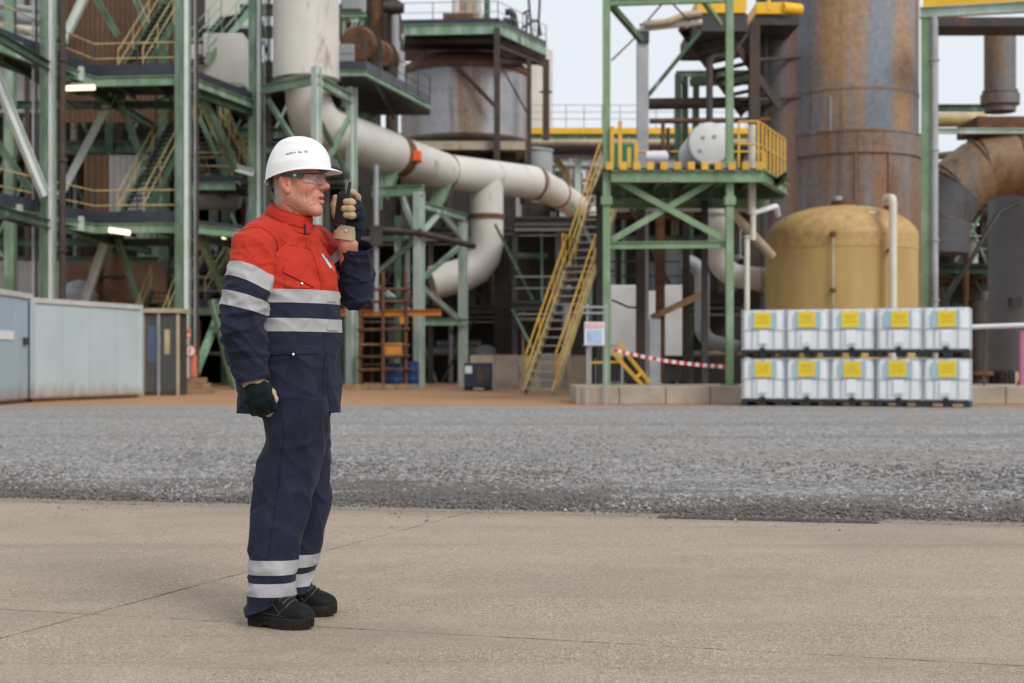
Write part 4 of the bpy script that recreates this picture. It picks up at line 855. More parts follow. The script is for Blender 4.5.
yt = thing('yellow_tank', 'ochre yellow fibreglass tank with domed top behind the white containers', 'tank', (XA(841, 38.5), 38.5, KT))
yr = 74.5 * 38.5 / F; yc = (XA(841, 38.5), 38.5)
MB().lathe([(yr, .3), (yr, ZA(246, 36.6))], (*yc, 0), 80).build('shell', 'tank_yellow', yt, smooth=True, angle=30)
MB().lathe([(yr * 1.006, ZA(246, 36.6) + .002), (yr * 1.006, ZA(233, 36.6))], (*yc, 0), 80).build('top_band', 'tank_yellow_top', yt, smooth=True, angle=30)
zs_, za_ = ZA(233, 36.6), ZA(203.5, 38.5)
prof = [(yr * 1.006, zs_ + .002)] + [(yr * (1 - (1 - math.cos(k / 12 * math.pi / 2)) ** .9) if k < 12 else .15, zs_ + (za_ - zs_) * math.sin(k / 12 * math.pi / 2) ** 1.15) for k in range(0, 13)]
prof = [(yr * 1.006, zs_ + .002), (yr, zs_ + .12), (yr * .965, zs_ + .26), (yr * .89, zs_ + .43), (yr * .78, zs_ + .58), (yr * .62, zs_ + .72), (yr * .42, zs_ + .83), (yr * .2, zs_ + .89), (.1, zs_ + .90)]
MB().lathe(prof, (*yc, 0), 80).build('dome', 'tank_yellow_top', yt, smooth=True, angle=60)
zt2 = zs_ + .88
MB().lathe([(.34, zt2 - .03), (.34, zt2 + .05), (.30, zt2 + .06), (.30, zt2 + .13), (.05, zt2 + .15)], (yc[0], yc[1] - .2, 0), 24).build('manway', 'rust', yt, smooth=True, angle=30)
MB().lathe([(.12, zt2), (.12, zt2 + .26), (.03, zt2 + .28)], (yc[0] - .12, yc[1] - .15, 0), 16).build('vent', 'galv', yt, smooth=True)
for k in range(3): flange(yt, (*yc, .5 + k * .0), (0, 0, 1), yr * 1.003, .05, 'tank_yellow_top', 'ring') if k == 0 else None
rod(yt, [V(833, 236, 36.5), V(833, 325, 36.5)], .035, 'beige', 'sight_tube', 8); flange(yt, V(833, 234, 36.5), (0, 0, 1), .08, .12, 'rust', 'fitting'); flange(yt, V(833, 290, 36.5), (0, 0, 1), .08, .1, 'rust', 'fitting')
for py in (214, 228): MB().box((XA(872, 37) - .09, 36.95, ZA(py + 6, 37)), (XA(872, 37) + .09, 37.1, ZA(py - 3, 37))).build('nameplate', 'sign_white', yt)
t = thing('overflow_pipe', 'off white overflow pipe hooked over the yellow tank', 'pipe', V(893, 330, 36.3)); rod(t, pipepath([V(893, 388, 36.3), V(893, 198, 36.3), V(886, 198, 37.0), V(886, 206, 37.2)], .14, 5), .10, 'white_pipe'); 
for py in (207, 250): rod(t, [V(893, py, 36.3), V(885, py, 36.9)], .05, 'rust', 'bracket', 8)
t = thing('filling_pipe', 'cream filling pipe rising left of the yellow tank with bent outlet', 'pipe', V(752, 388, 35)); 
rod(t, [V(752, 214, 35), V(752, 125, 35)], .095, 'white_pipe'); rod(t, [V(753, 240, 35), V(753, 214, 35)], .07, 'white_pipe'); rod(t, pipepath([V(753, 213, 35), V(776, 206, 35.8), V(778, 215, 36.2)], .15, 5), .07, 'sign_white', 'outlet')
rod(t, [(XA(747, 34.4), 34.4, KT), V(747, 236, 34.4)], .065, 'white_pipe', 'lower_pipe'); flange(t, V(747, 237, 34.4), (0, 0, 1), .09, .08, 'galv')
t = thing('sloping_conduit', 'brown sloping conduit left of the yellow tank', 'pipe', V(740, 218, 36)); rod(t, [V(728, 208, 36), V(772, 256, 37)], .12, 'beige')

# pipes under the platform
t = thing('bent_pipe', 'fat grey pipe dropping under the platform and bending right', 'pipe', V(717, 290, 40))
rod(t, pipepath([V(717, 176, 40), V(717, 274, 40), V(775, 281, 40)], .75, 8), .33, 'pale_duct', 'pipe', 32); flange(t, V(760, 279.5, 40), (1, 0, 0), .36, .08, 'galv'); flange(t, V(717, 215, 40), (0, 0, 1), .36, .08, 'galv')
t = thing('bent_pipe', 'dull brown pipe coiling below the fat grey pipe', 'pipe', V(705, 330, 42)); rod(t, pipepath([V(682, 262, 42), V(702, 262, 42), V(702, 340, 42), V(738, 348, 42)], .5, 8), .22, 'clad_grey', 'pipe', 24)
t = thing('white_tank_block', 'low white walled tank under the green platform', 'tank', V(650, 352, 44))
for a_, b_ in ((611, 645), (646, 664), (665, 690)): MB().box((XA(a_, 44), 44, ZA(356, 44)), (XA(b_, 44) - .02, 47.5, ZA(285 + (a_ == 646) * 6, 44))).build('panel', 'white_clad', t, bevel=.03)
MB().box((XA(609, 44), 44.3, KT), (XA(692, 44), 47.3, ZA(356.3, 44))).build('base', 'dark_steel', t)
t = thing('timber_prop', 'brown plank leaning diagonally under the platform', 'plank', V(655, 330, 40)); MB().bar(V(651, 318, 40), V(702, 294, 40), .06, .18).build('plank', 'timber', t)
for label, px, Y, w_, mt, zt_ in (('slim brown post left of the white walled tank', 640.5, 39.5, .24, 'brown_steel', 6.2), ('rusty post in front of the white walled tank', 660, 40.5, .24, 'rust', 5.2), ('second rusty post near the coiled brown pipe', 686, 41, .2, 'brown_steel', 5.0), ('pale square post standing on the plinth', 654.5, 36.3, .28, 'galv', 2.1)):
    t = thing('steel_post', label, 'post', (XA(px, Y), Y, 0), 'posts under the platform'); hcol(t, XA(px, Y), Y, KT * (Y < 37.2), zt_, w_, mt, 'shaft'); MB().box((XA(px, Y) - w_ * .7, Y - w_ * .7, KT * (Y < 37.2) + .008), (XA(px, Y) + w_ * .7, Y + w_ * .7, KT * (Y < 37.2) + .04)).build('base_plate', mt, t)
t = thing('cable_tray', 'black cable sagging between the posts under the platform', 'cable', V(615, 305, 40)); rod(t, [V(612, 300, 40), V(628, 307, 40), V(642, 308, 40)], .03, 'black_rubber')
# fallen yellow guard rails, tape, notice
t = thing('fallen_guard_rail', 'yellow guard rail leaning on the plinth beside the notice board', 'guard rail', V(632, 386, 35))
for a_, b_ in (((618, 343, 35.6), (650, 383, 35.2)), ((612, 352, 35.5), (643, 386, 35.1))): MB().bar(V(*a_), V(*b_), .05, .08).build('rail', 'yellow', t)
for q in (.2, .75): MB().bar(V(618, 343, 35.6).lerp(V(650, 383, 35.2), q), V(612, 352, 35.5).lerp(V(643, 386, 35.1), q), .05, .06).build('strut', 'yellow', t)
for py in (352, 362): pass
t = thing('low_barrier', 'low yellow and grey barrier behind the notice board', 'barrier', V(618, 385, 36)); rod(t, pipepath([V(590, 386, 35.8), V(590, 345, 35.8), V(622, 345, 35.8), V(622, 386, 35.8)], .1, 4), .035, 'galv', 'frame', 8); rod(t, [V(590, 363, 35.8), V(622, 362, 35.8)], .035, 'yellow', 'rail', 8)
nb = thing('notice_board_stand', 'white framed stand with blue and pink notice by the stair foot', 'sign', V(594, 397, 34.2), None)
for px in (585.5, 604): MB().bar((XA(px, 34.3), 33.45, 0), (XA(px, 34.3), 33.45, ZA(305, 34.2)), .045, .045, Vector((0, 1, 0))).build('post', 'galv', nb)
for py in (307, 345, 313): MB().bar(V(583, py, 33.40), V(607, py, 33.40), .03, .045).build('crossbar', 'galv', nb)
MB().box((XA(584.5, 33.3), 33.30, ZA(345, 33.3)), (XA(604.5, 33.3), 33.33, ZA(322, 33.3))).build('notice_panel', 'sign_white', nb)
MB().box((XA(585.5, 33.3), 33.285, ZA(328, 33.3)), (XA(603.5, 33.3), 33.298, ZA(323, 33.3))).build('header_strip', 'sign_pink', nb)
MB().box((XA(587, 33.3), 33.285, ZA(343, 33.3)), (XA(602, 33.3), 33.298, ZA(330, 33.3))).build('picture', 'sign_blue', nb)
tp = thing('barrier_tape', 'sagging red and white barrier tape strung under the platform', 'tape', V(615, 352, 34.6))
n = 30; prev = None
for k in range(n + 1):
    f = k / n; p = V(614 + f * 116, 350 + f * 17 + 3.2 * math.sin(math.pi * f), 34.5 + .1 * math.sin(9 * f))
    if prev is not None: MB().bar(prev, p, .012, .085).build('tape_stripe', 'red_paint' if k % 2 else 'white_paint', tp)
    prev = p

# yellow stair
SA = Vector((XA(539, 44), 44.0, 0.05)); SB = Vector((XA(581, 46.4), 46.4, ZA(268, 46.4))); 
st_ = stair('long yellow railed stair with dark treads climbing to a landing in the middle', SA, SB, 1.02, 15, smat='yellow_pale', tmat='galv', rmat='yellow', group='yellow stair flights in the middle', tread_d=.27, rail_h=1.05, rr=.032)
LD = Vector((SB.x + .5, SB.y + .6, SB.z))
walkway('small landing between the two yellow stair flights', [(SB.x - .6, SB.y + .1), (SB.x + .7, SB.y - .3), (SB.x + 1.2, SB.y + 1.2), (SB.x - .1, SB.y + 1.6)], SB.z, [[(SB.x - .6, SB.y + .1), (SB.x - .1, SB.y + 1.6)]], toe=.1, mat='yellow', pmat='yellow', bmat='yellow_pale', bh=.2, joists=False, r=.04)
stair('upper yellow railed stair flight rising to the green platform', Vector((SB.x + .10, SB.y + 1.0, SB.z)), P(615, 166, 51.5), 1.0, 14, smat='yellow_pale', tmat='galv', rmat='yellow', group='yellow stair flights in the middle', rr=.03)
t = thing('landing_post', 'green post carrying the stair landing', 'post', (SB.x, SB.y + .8, 0)); hcol(t, SB.x + .3, SB.y + .7, 0, SB.z - .27, .2, 'green', 'shaft'); MB().box((SB.x + .1, SB.y + .5, 0), (SB.x + .5, SB.y + .9, .03)).build('base_plate', 'green', t)

# ================================================================== FAR RIGHT
rf = thing('right_frame', 'green columned frame with yellow kick plate at top right', 'frame', (XA(926, 42), 42, 0))
hcol(rf, XA(926, 42), 42, KT * 0, ZA(16, 42), .27, 'green_right', yaw=R(20))
p, q = V(920, 13, 42), V(1050, 5.5, 40.6); beam(rf, p, q, .25, .30, 'green_pale'); MB().bar(p + Vector((.1, .02, .34)), q + Vector((0, .02, .34)), .06, .36).build('kick_plate', 'yellow_bright', rf)
MB().box((XA(938, 43), 43, ZA(26, 43)), (XA(1045, 43), 44.3, ZA(17, 43))).build('deck', 'dark_steel', rf)
beam(rf, V(934, 131, 43), V(1045, 131, 43), .14, .16, 'green_pale'); beam(rf, V(934, 108, 52), V(985, 108, 52), .2, .25, 'green_dark')
hcol(rf, XA(1035, 42), 42, 0, ZA(14, 42), .25, 'green_right')
t = thing('downpipe', 'slim grey downpipe beside the green column right of the stack', 'pipe', V(934.5, 388, 41.8)); rod(t, [(XA(934.5, 41.8), 41.8, 0), V(934.5, 16, 41.8)], .11, 'galv')
for py in (60, 150, 240, 300): flange(t, V(934.5, py, 41.8), (0, 0, 1), .14, .06, 'galv', 'clamp')
t = thing('horizontal_pipe', 'ochre horizontal pipe behind the grey downpipe', 'pipe', V(935, 120, 50)); rod(t, [V(930, 120, 51), V(985, 119.5, 51)], .26, 'yellow_pale'); rod(t, [V(930, 157, 56), V(975, 152, 56)], .14, 'dark_steel'); rod(t, [V(930, 168, 57), V(950, 167, 57)], .2, 'brown_steel')
ed = thing('steel_duct', 'rust stained vertical duct joining a mitred elbow at the right edge', 'duct', V(1000, 110, 48))
MB().tube([V(1000, 112, 48), V(1000, 30, 48)], .52, 32).build('vertical_run', 'duct_steel', ed, smooth=True); flange(ed, V(1000, 100, 48), (0, 0, 1), .64, .36, 'duct_steel'); flange(ed, V(1000, 92, 48), (0, 0, 1), .58, .1, 'duct_steel')
MB().box((XA(977, 47.2), 47.2, ZA(130, 47.2)), (XA(1040, 47.2), 49.4, ZA(116, 47.2))).build('transition_box', 'rust', ed, bevel=.03)
ctr = []; c0 = V(1012, 238, 48); rad = 76 * 48 / F
for k in range(6):
    a_ = R(62 + k * 26); ctr.append(c0 + Vector((math.cos(a_) * rad, 0, math.sin(a_) * rad)))
ctr = [ctr[0] + Vector((2.5, 0, -.6))] + ctr
for k in range(len(ctr) - 1): MB().tube([ctr[k], ctr[k + 1]], 1.04, 36, cap=(k in (0, 5))).build('mitre_segment', 'duct_steel' if k < 4 else 'stack_dark', ed, smooth=True)
for k in range(1, len(ctr) - 1): flange(ed, ctr[k], ctr[k + 1] - ctr[k - 1], 1.055, .03, 'duct_steel', 'weld_seam'); MB().lathe([(.05, -1.0), (.5, -.87), (.87, -.5), (1.0, 0), (.87, .5), (.5, .87), (.05, 1.0)], ctr[k], 32).build('mitre_joint', 'duct_steel', ed, smooth=True, angle=180)
gt = thing('grey_tank', 'dark grey tank standing on short teeth at the right edge', 'tank', V(1040, 386, 50)); 
MB().lathe([(1.75, ZA(372, 50)), (1.75, ZA(160, 50))], (XA(1038, 52), 52, 0), 48).build('shell', 'dark_grey_tank', gt, smooth=True, angle=30)
MB().lathe([(1.76, ZA(159.8, 50)), (1.5, ZA(156, 50)), (.2, ZA(153, 50))], (XA(1038, 52), 52, 0), 48).build('roof', 'dark_grey_tank', gt, smooth=True, angle=30)
for k in range(14):
    a_ = R(180 + k * 13); p = Vector((XA(1038, 52) + 1.72 * math.cos(a_), 52 + 1.72 * math.sin(a_), 0)); MB().box((p.x - .09, p.y - .09, 0), (p.x + .09, p.y + .09, ZA(370, 50))).build('foot', 'dark_steel', gt)
MB().box((XA(1014, 50), 50.2, ZA(306, 50)), (XA(1024, 50), 50.6, ZA(297, 50))).build('fitting', 'dark_steel', gt)
t = thing('black_hose', 'black hose sagging from the elbow down past the grey tank', 'hose', V(950, 300, 46)); 
hp = [V(1018, 203, 47), V(1000, 212, 46.5), V(985, 235, 46.2), V(970, 262, 46), V(955, 285, 46), V(940, 312, 46)]; rod(t, hp, .075, 'black_rubber')
t = thing('white_handrail', 'white handrail running right from the stacked containers', 'rail', V(1000, 327, 34.5)); rod(t, [V(960, 327.5, 34.5), V(1060, 324, 33.6)], .06, 'sign_white', 'rail', 10)
for px in (984, 1056): MB().bar((XA(px, 34.4), 34.4, KT + .01), V(px, 327, 34.4), .05, .05, Vector((0, 1, 0))).build('post', 'dark_steel', t)
t = thing('pink_post', 'faded pink post at the right edge beside the white handrail', 'post', (XA(1022.5, 34.6), 34.6, KT)); MB().bar((XA(1022.5, 34.6), 34.6, KT + .01), V(1022.5, 331, 34.6), .13, .13, Vector((0, 1, 0))).build('shaft', 'pink_paint', t); MB().box((XA(1022.5, 34.6) - .12, 34.48, KT + .006), (XA(1022.5, 34.6) + .12, 34.72, KT + .03)).build('base_plate', 'pink_paint', t)
t = thing('brown_riser', 'brown riser pipe in the dark bay beside the grey tank', 'pipe', V(978, 386, 48)); rod(t, [(XA(978, 48), 48, 0), V(978, 300, 48)], .34, 'brown_steel'); flange(t, V(978, 373, 48), (0, 0, 1), .5, .14, 'rust'); rod(t, [V(966, 318, 50), V(966, 200, 50)], .10, 'rust')

# dark bays behind: steel racks full of plant
def rack(label, px0, px1, Y, z1, levels, dep=6, mats=('dark_steel', 'brown_steel', 'clad_grey', 'galv', 'pale_duct', 'rust', 'green', 'shed_wall', 'beige', 'clad_grey'), dens=1.0, back='dark_wall', backz=None, seed=1, light=0.0):
    rnd = random.Random(seed)
    t = thing('equipment_rack', label, 'plant bay', (XA((px0 + px1) / 2, Y), Y, 0))
    xa, xb = XA(px0, Y), XA(px1, Y)
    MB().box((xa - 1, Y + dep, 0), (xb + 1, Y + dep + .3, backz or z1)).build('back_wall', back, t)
    n = max(2, int((xb - xa) / 3.2))
    for i in range(n + 1): hcol(t, xa + (xb - xa) * i / n, Y + .5, 0, z1, .25, rnd.choice(('dark_steel', 'brown_steel', 'green_dark')))
    zs = [z1 * (k + 1) / levels for k in range(levels)]
    for z in zs:
        MB().box((xa, Y + .2, z - .1), (xb, Y + dep - .02, z)).build('deck', 'dark_steel', t)
        beam(t, (xa, Y, z - .3), (xb, Y, z - .3), .16, .26, rnd.choice(('dark_steel', 'brown_steel', 'green_dark')))
    lv = [0.0] + zs[:-1]; hh = zs[0]
    for k in range(int((xb - xa) * levels * 2.2 * dens)):
        z = rnd.choice(lv); x = rnd.uniform(xa, xb); y = Y + rnd.uniform(-.3, dep - 1.2) ** 1.0 if True else 0; m_ = rnd.choice(mats); ty = rnd.random()
        if ty < .38: rod(t, [(x, y, z + .01), (x, y, z + hh - .12)], rnd.choice((.06, .1, .16, .24)), m_, 'pipe', 8)
        elif ty < .66:
            L = rnd.uniform(1.2, 4); zz = z + rnd.uniform(.4, hh - .4); rod(t, [(max(xa, x - L / 2), y, zz), (min(xb, x + L / 2), y, zz)], rnd.choice((.06, .1, .15, .22)), m_, 'pipe', 8)
        elif ty < .80:
            r = rnd.uniform(.3, .6); h = rnd.uniform(.8, hh * .7); MB().lathe([(r, z + .01), (r, z + h), (r * .5, z + h + r * .4), (.03, z + h + r * .45)], (x, y, 0), 18).build('vessel', m_, t, smooth=True, angle=40)
        elif ty < .92:
            a = rnd.uniform(.3, .7); b_ = rnd.uniform(.5, 1.4); MB().box((x - a, y - .3, z + .01), (x + a, y + .3, z + b_)).build('cabinet', m_, t, bevel=.03)
        else:
            rod(t, [(x, y, z + .01), (x + rnd.uniform(-1.2, 1.2), y, z + hh - .15)], .07, m_, 'strut', 8)
    for z in lv:                                          # guard rails and cable runs along the front of every level
        if z > 0: railing(t, [(xa, Y, z), (xb, Y, z)], 1.05, 1.6, rnd.choice(('yellow_pale', 'galv', 'brown_steel')), 'dark_steel', .028)
        for k in range(3): zz = z + hh - .35 - .22 * k; rod(t, [(xa, Y + .1 + .3 * k, zz), (xb, Y + .1 + .3 * k, zz)], rnd.choice((.04, .07, .11)), rnd.choice(('galv', 'clad_grey', 'rust', 'pale_duct')), 'pipe', 8)
        for k in range(int((xb - xa) / 2.2)):
            x = rnd.uniform(xa, xb - 1.5); a_ = rnd.choice((-1, 1)); MB().bar((x, Y + .2, z + .05), (x + a_ * hh * .45, Y + .2, z + hh - .35), .1, .12).build('brace', rnd.choice(('green_dark', 'green', 'brown_steel', 'galv')), t)
    return t
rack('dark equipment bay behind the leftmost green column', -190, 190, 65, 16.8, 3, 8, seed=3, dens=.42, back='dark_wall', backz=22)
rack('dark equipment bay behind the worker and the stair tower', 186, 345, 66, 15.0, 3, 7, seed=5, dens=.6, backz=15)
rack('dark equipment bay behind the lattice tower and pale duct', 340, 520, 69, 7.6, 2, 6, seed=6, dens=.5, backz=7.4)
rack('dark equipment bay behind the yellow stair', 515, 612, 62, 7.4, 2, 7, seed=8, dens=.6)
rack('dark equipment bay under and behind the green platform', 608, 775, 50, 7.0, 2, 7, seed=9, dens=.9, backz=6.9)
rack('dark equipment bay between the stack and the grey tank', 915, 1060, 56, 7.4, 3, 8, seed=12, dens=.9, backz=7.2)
# cladding behind the upper left level + pale walls low down
cl = thing('clad_wall', 'brown corrugated cladding wall high behind the upper left walkway', 'wall', (XA(110, 60), 60, Z2))
x0, x1 = XA(66, 60), XA(182, 60); n = 46
for k in range(n): MB().box((x0 + (x1 - x0) * k / n, 60 + .06 * (k % 2), Z2 + .05), (x0 + (x1 - x0) * (k + 1) / n - .004, 60.14, 19)).build('sheet', 'brown_wall', cl)
cl = thing('clad_wall', 'dull grey brown cladding wall behind the lower left walkway', 'wall', (XA(140, 60), 60, Z1))
x0, x1 = XA(84, 61), XA(166, 61); n = 26
for k in range(n): MB().box((x0 + (x1 - x0) * k / n, 61 + .06 * (k % 2), Z1 + .05), (x0 + (x1 - x0) * (k + 1) / n - .004, 61.14, Z2 - 1.2)).build('sheet', 'brown_wall' if k < 8 else 'shed_wall', cl)
cl = thing('clad_wall', 'grey panel wall above the cabin roof at far left', 'wall', (XA(20, 56), 56, 0))
for k in range(6): MB().box((XA(-30 + k * 16, 56) + .01, 56, 0), (XA(-30 + (k + 1) * 16, 56) - .01, 56.15, 5.0)).build('panel', 'shed_wall', cl)
cl = thing('clad_wall', 'brown brick coloured wall strip under the lower left walkway', 'wall', (XA(100, 58), 58, 0))
for k in range(5): MB().box((XA(66 + k * 20, 58) + .01, 58, 3.4), (XA(66 + (k + 1) * 20, 58) - .01, 58.15, 5.1)).build('panel', 'brown_wall', cl)
t = drum('round_vessel', 'pale rust stained drum above the pale blue cabin roof', 'vessel', [(.7, 0), (.72, .1), (.72, 3.6), (.4, 4.1), (.05, 4.2)], (XA(79, 55), 55, 0), 'tank_grey')
for k, (px, Y) in enumerate(((98, 56.5), (116, 55.5))):
    t = thing('brown_riser', ('left' if k == 0 else 'right') + ' of two brown risers behind the inverted V brace above the cabin', 'pipe', (XA(px, Y), Y, 0)); rod(t, [(XA(px, Y), Y, 0), (XA(px, Y), Y, 5.2)], .3 if k else .22, 'rust'); flange(t, (XA(px, Y), Y, 4.4), (0, 0, 1), .42, .1, 'brown_steel')
# light pipework cluster up at the left edge behind the railing
t = thing('piping_bank', 'pale blue green pipes behind the upper left railing at the frame edge', 'pipes', (XA(20, 52), 52, Z2))
for k, (py, m_) in enumerate(((4, 'galv'), (14, 'clad_grey'), (24, 'white_pipe'), (36, 'clad_grey'))): rod(t, [V(-20, py, 54), V(40, py + 7, 57)], (.16, .28, .2, .24)[k], m_)
MB().box((XA(-10, 58), 58, Z2 + .1), (XA(40, 58), 59, 18)).build('casing', 'clad_grey', t)
# top-middle pipe jungle against the sky beside the duct
t = thing('piping_bank', 'dark jumble of valves and pipes between the duct and the roof platform', 'pipes', (XA(385, 68), 68, 12.2))
rnd = random.Random(21)
for k in range(26):
    px = rnd.uniform(340, 402); y = rnd.uniform(-10, 60); Y = rnd.uniform(64, 72); m_ = rnd.choice(('dark_steel', 'brown_steel', 'clad_grey', 'rust', 'dark_wall', 'galv'))
    if k % 3: rod(t, [V(px, min(92, y + rnd.uniform(20, 60)), Y), V(px, y, Y)], rnd.choice((.12, .2, .35)), m_, n=8)
    else: rod(t, [V(px - 14, y, Y), V(min(px + 22, 404), y + 1, Y)], rnd.choice((.12, .25)), m_, n=8)
for px, Y in ((358, 67), (372, 68), (392, 66)): rod(t, [V(px, 140, Y), V(px, -20, Y)], .3, rnd.choice(('brown_steel', 'dark_steel')), 'stanchion', 8)
# fire extinguisher with sign on the second column
fe = thing('fire_extinguisher', 'red fire extinguisher hung on the second green column', 'extinguisher', V(193.5, 377, 46.5))
c = V(193.5, 377, 46.5)
MB().lathe([(.10, 0), (.12, .02), (.12, .62), (.09, .74), (.04, .79), (.04, .84)], c, 20).build('cylinder', 'red_soft', fe, smooth=True, angle=40)
MB().bar(c + Vector((-.02, -.02, .85)), c + Vector((.12, -.02, .92)), .03, .05).build('handle', 'dark_steel', fe); rod(fe, pipepath([c + Vector((.05, -.05, .84)), c + Vector((.19, -.05, .8)), c + Vector((.17, -.05, .3))], .06, 4), .018, 'black_rubber', 'hose', 8)
MB().box((c.x - .14, c.y + .12, c.z + .1), (c.x + .14, c.y + .16, c.z + .6)).build('bracket', 'dark_steel', fe)
fs_ = thing('fire_sign', 'round white and red sign beside the fire extinguisher', 'sign', V(190.5, 350, 46.2)); c = V(190.5, 351, 46.2)
MB().lathe([(.20, 0), (.20, -.02)], c, 28, axis=(0, 1, 0)).build('disc', 'red_paint', fs_); MB().lathe([(.15, -.021), (.15, -.03)], c, 28, axis=(0, 1, 0)).build('face', 'white_paint', fs_)
MB().box((c.x - .05, c.y - .037, c.z - .09), (c.x + .0, c.y - .031, c.z + .06)).build('extinguisher_symbol', 'red_paint', fs_); MB().box((c.x - .04, c.y - .037, c.z + .06), (c.x + .07, c.y - .031, c.z + .085)).build('extinguisher_symbol', 'red_paint', fs_)
t = thing('red_plate', 'small red plate above the fire sign on the second column', 'sign', V(187, 334, 46.2)); MB().box((XA(184, 46.2), 46.2, ZA(338, 46.2)), (XA(191, 46.2), 46.22, ZA(329, 46.2))).build('plate', 'red_soft', t); MB().box((XA(185, 46.2), 46.19, ZA(336, 46.2)), (XA(190, 46.2), 46.198, ZA(334, 46.2))).build('stripe', 'white_paint', t)
t = thing('timber_blocks', 'timber sleepers stacked on the ground beside the second column', 'timber', (XA(200, 46), 46, 0))
for k in range(3): MB().box((XA(187, 46) + .0, 45.6 + k * .001, .002 + k * .17), (XA(214 - k * 4, 46), 46.2, .165 + k * .17)).build('sleeper', 'timber', t, bevel=.01)

# ================================================================== STACKED WHITE CONTAINERS
def make_ibc():
    t = thing('container_tank', 'x', 'container'); W_, D_, H_ = 1.0, 1.15, 1.13
    # pallet
    pal = MB().box((-W_ / 2, 0, .10), (W_ / 2, D_, .15)).build('pallet', 'ibc_pallet', t)
    for x in (-.43, 0, .43):
        MB().box((x - .07, .0, 0), (x + .07, D_, .098)).build('pallet_foot', 'ibc_pallet', pal)
    # bottle: rounded body with vertical corrugation
    m_ = MB(); n = 60; hw, hd, rc = .475, .55, .09
    prof = [(0, .155, .94), (1, .175, .985), (2, .22, 1.0), (3, 1.03, 1.0), (4, 1.075, .985), (5, 1.10, .94)]
    ring = []
    for k in range(4 * n):
        s_ = k // n; f = (k % n) / n
        c_ = [((-1, -1), (1, -1)), ((1, -1), (1, 1)), ((1, 1), (-1, 1)), ((-1, 1), (-1, -1))][s_]
        x = (c_[0][0] + (c_[1][0] - c_[0][0]) * f) * hw; y = (c_[0][1] + (c_[1][1] - c_[0][1]) * f) * hd
        # round the corners
        ix, iy = max(-hw + rc, min(hw - rc, x)), max(-hd + rc, min(hd - rc, y)); dx, dy = x - ix, y - iy; L = math.hypot(dx, dy)
        if L > 1e-6 and abs(dx) > 1e-6 and abs(dy) > 1e-6: x, y = ix + dx / L * rc, iy + dy / L * rc
        along = x if s_ in (0, 2) else y
        gr = min(abs(((along + .125) % .25) - .125) / .02, 1.0); ins = .022 * (1 - gr ** 2)
        nx, ny = ((0, -1), (1, 0), (0, 1), (-1, 0))[s_]; ring.append((x - nx * ins, y - ny * ins))
    vs = [(x * s_, y * s_ + D_ / 2, z) for _, z, s_ in prof for x, y in ring]; N_ = len(ring)
    fs = [(i * N_ + j, i * N_ + (j + 1) % N_, (i + 1) * N_ + (j + 1) % N_, (i + 1) * N_ + j) for i in range(5) for j in range(N_)]
    fs += [tuple(range(N_))[::-1], tuple(range(5 * N_, 6 * N_))]
    bt = MB().add(vs, fs).build('bottle', 'ibc_white', t, smooth=True, angle=35)
    MB().lathe([(.10, 1.10), (.10, 1.125), (.05, 1.128)], (0, D_ / 2, 0), 18).build('cap', 'ibc_pallet', bt, smooth=True, angle=40)
    for x in (-.485, -.25, 0, .25, .485): MB().tube([(x, .012, .15), (x, .012, 1.10)], .010, 6).build('cage_bar', 'ibc_cage', t)
    for z in (.19, .64, 1.095): MB().tube([(-.49, .004, z), (.49, .004, z)], .010, 6).build('cage_hoop', 'ibc_cage', t)
    for x in (-.49, .49):
        for z in (.19, .64, 1.095): MB().tube([(x, .004, z), (x, D_ - .01, z)], .010, 6).build('cage_hoop', 'ibc_cage', t)
    for y in (.35, .7, 1.13):
        for x in (-.488, .488): MB().tube([(x, y, .15), (x, y, 1.10)], .010, 6).build('cage_bar', 'ibc_cage', t)
    MB().box((-.30, -.016, .66), (.30, -.008, 1.02)).build('blue_placard', 'ibc_blue', t)
    MB().box((-.19, -.026, .68), (.19, -.0165, 1.04)).build('yellow_label', 'label_yellow', t)
    lb_ = [ch for ch in t.children if ch.name.startswith('yellow_label')][0]
    for zz, ww in ((.93, .13), (.87, .10), (.80, .14)): MB().box((-ww, -.030, zz), (ww, -.0265, zz + .022)).build('label_print', 'label_print', lb_)
    MB().box((-.11, -.014, .28), (.11, -.007, .62)).build('white_placard', 'ibc_white', t)
    MB().box((-.08, -.018, .30), (.08, -.0145, .33)).build('print_line', 'ibc_cage', t)
    v_ = MB().lathe([(.05, -.10), (.05, .02)], (0, .02, .175), 14, axis=(0, 1, 0)).build('valve', 'ibc_pallet', t, smooth=True); MB().box((-.07, -.115, .19), (.07, -.085, .215)).build('valve_handle', 'ibc_pallet', v_)
    return t
ibc = make_ibc(); first = True
words = ['leftmost', 'second from left', 'middle', 'second from right', 'rightmost']
IA = Vector((XA(741, 32.4), 32.4, 0)); IB = Vector((XA(970.5, 30.6), 30.6, 0)); dI = (IB - IA); LI = dI.length; dI.normalize(); yawI = math.atan2(dI.y, dI.x)
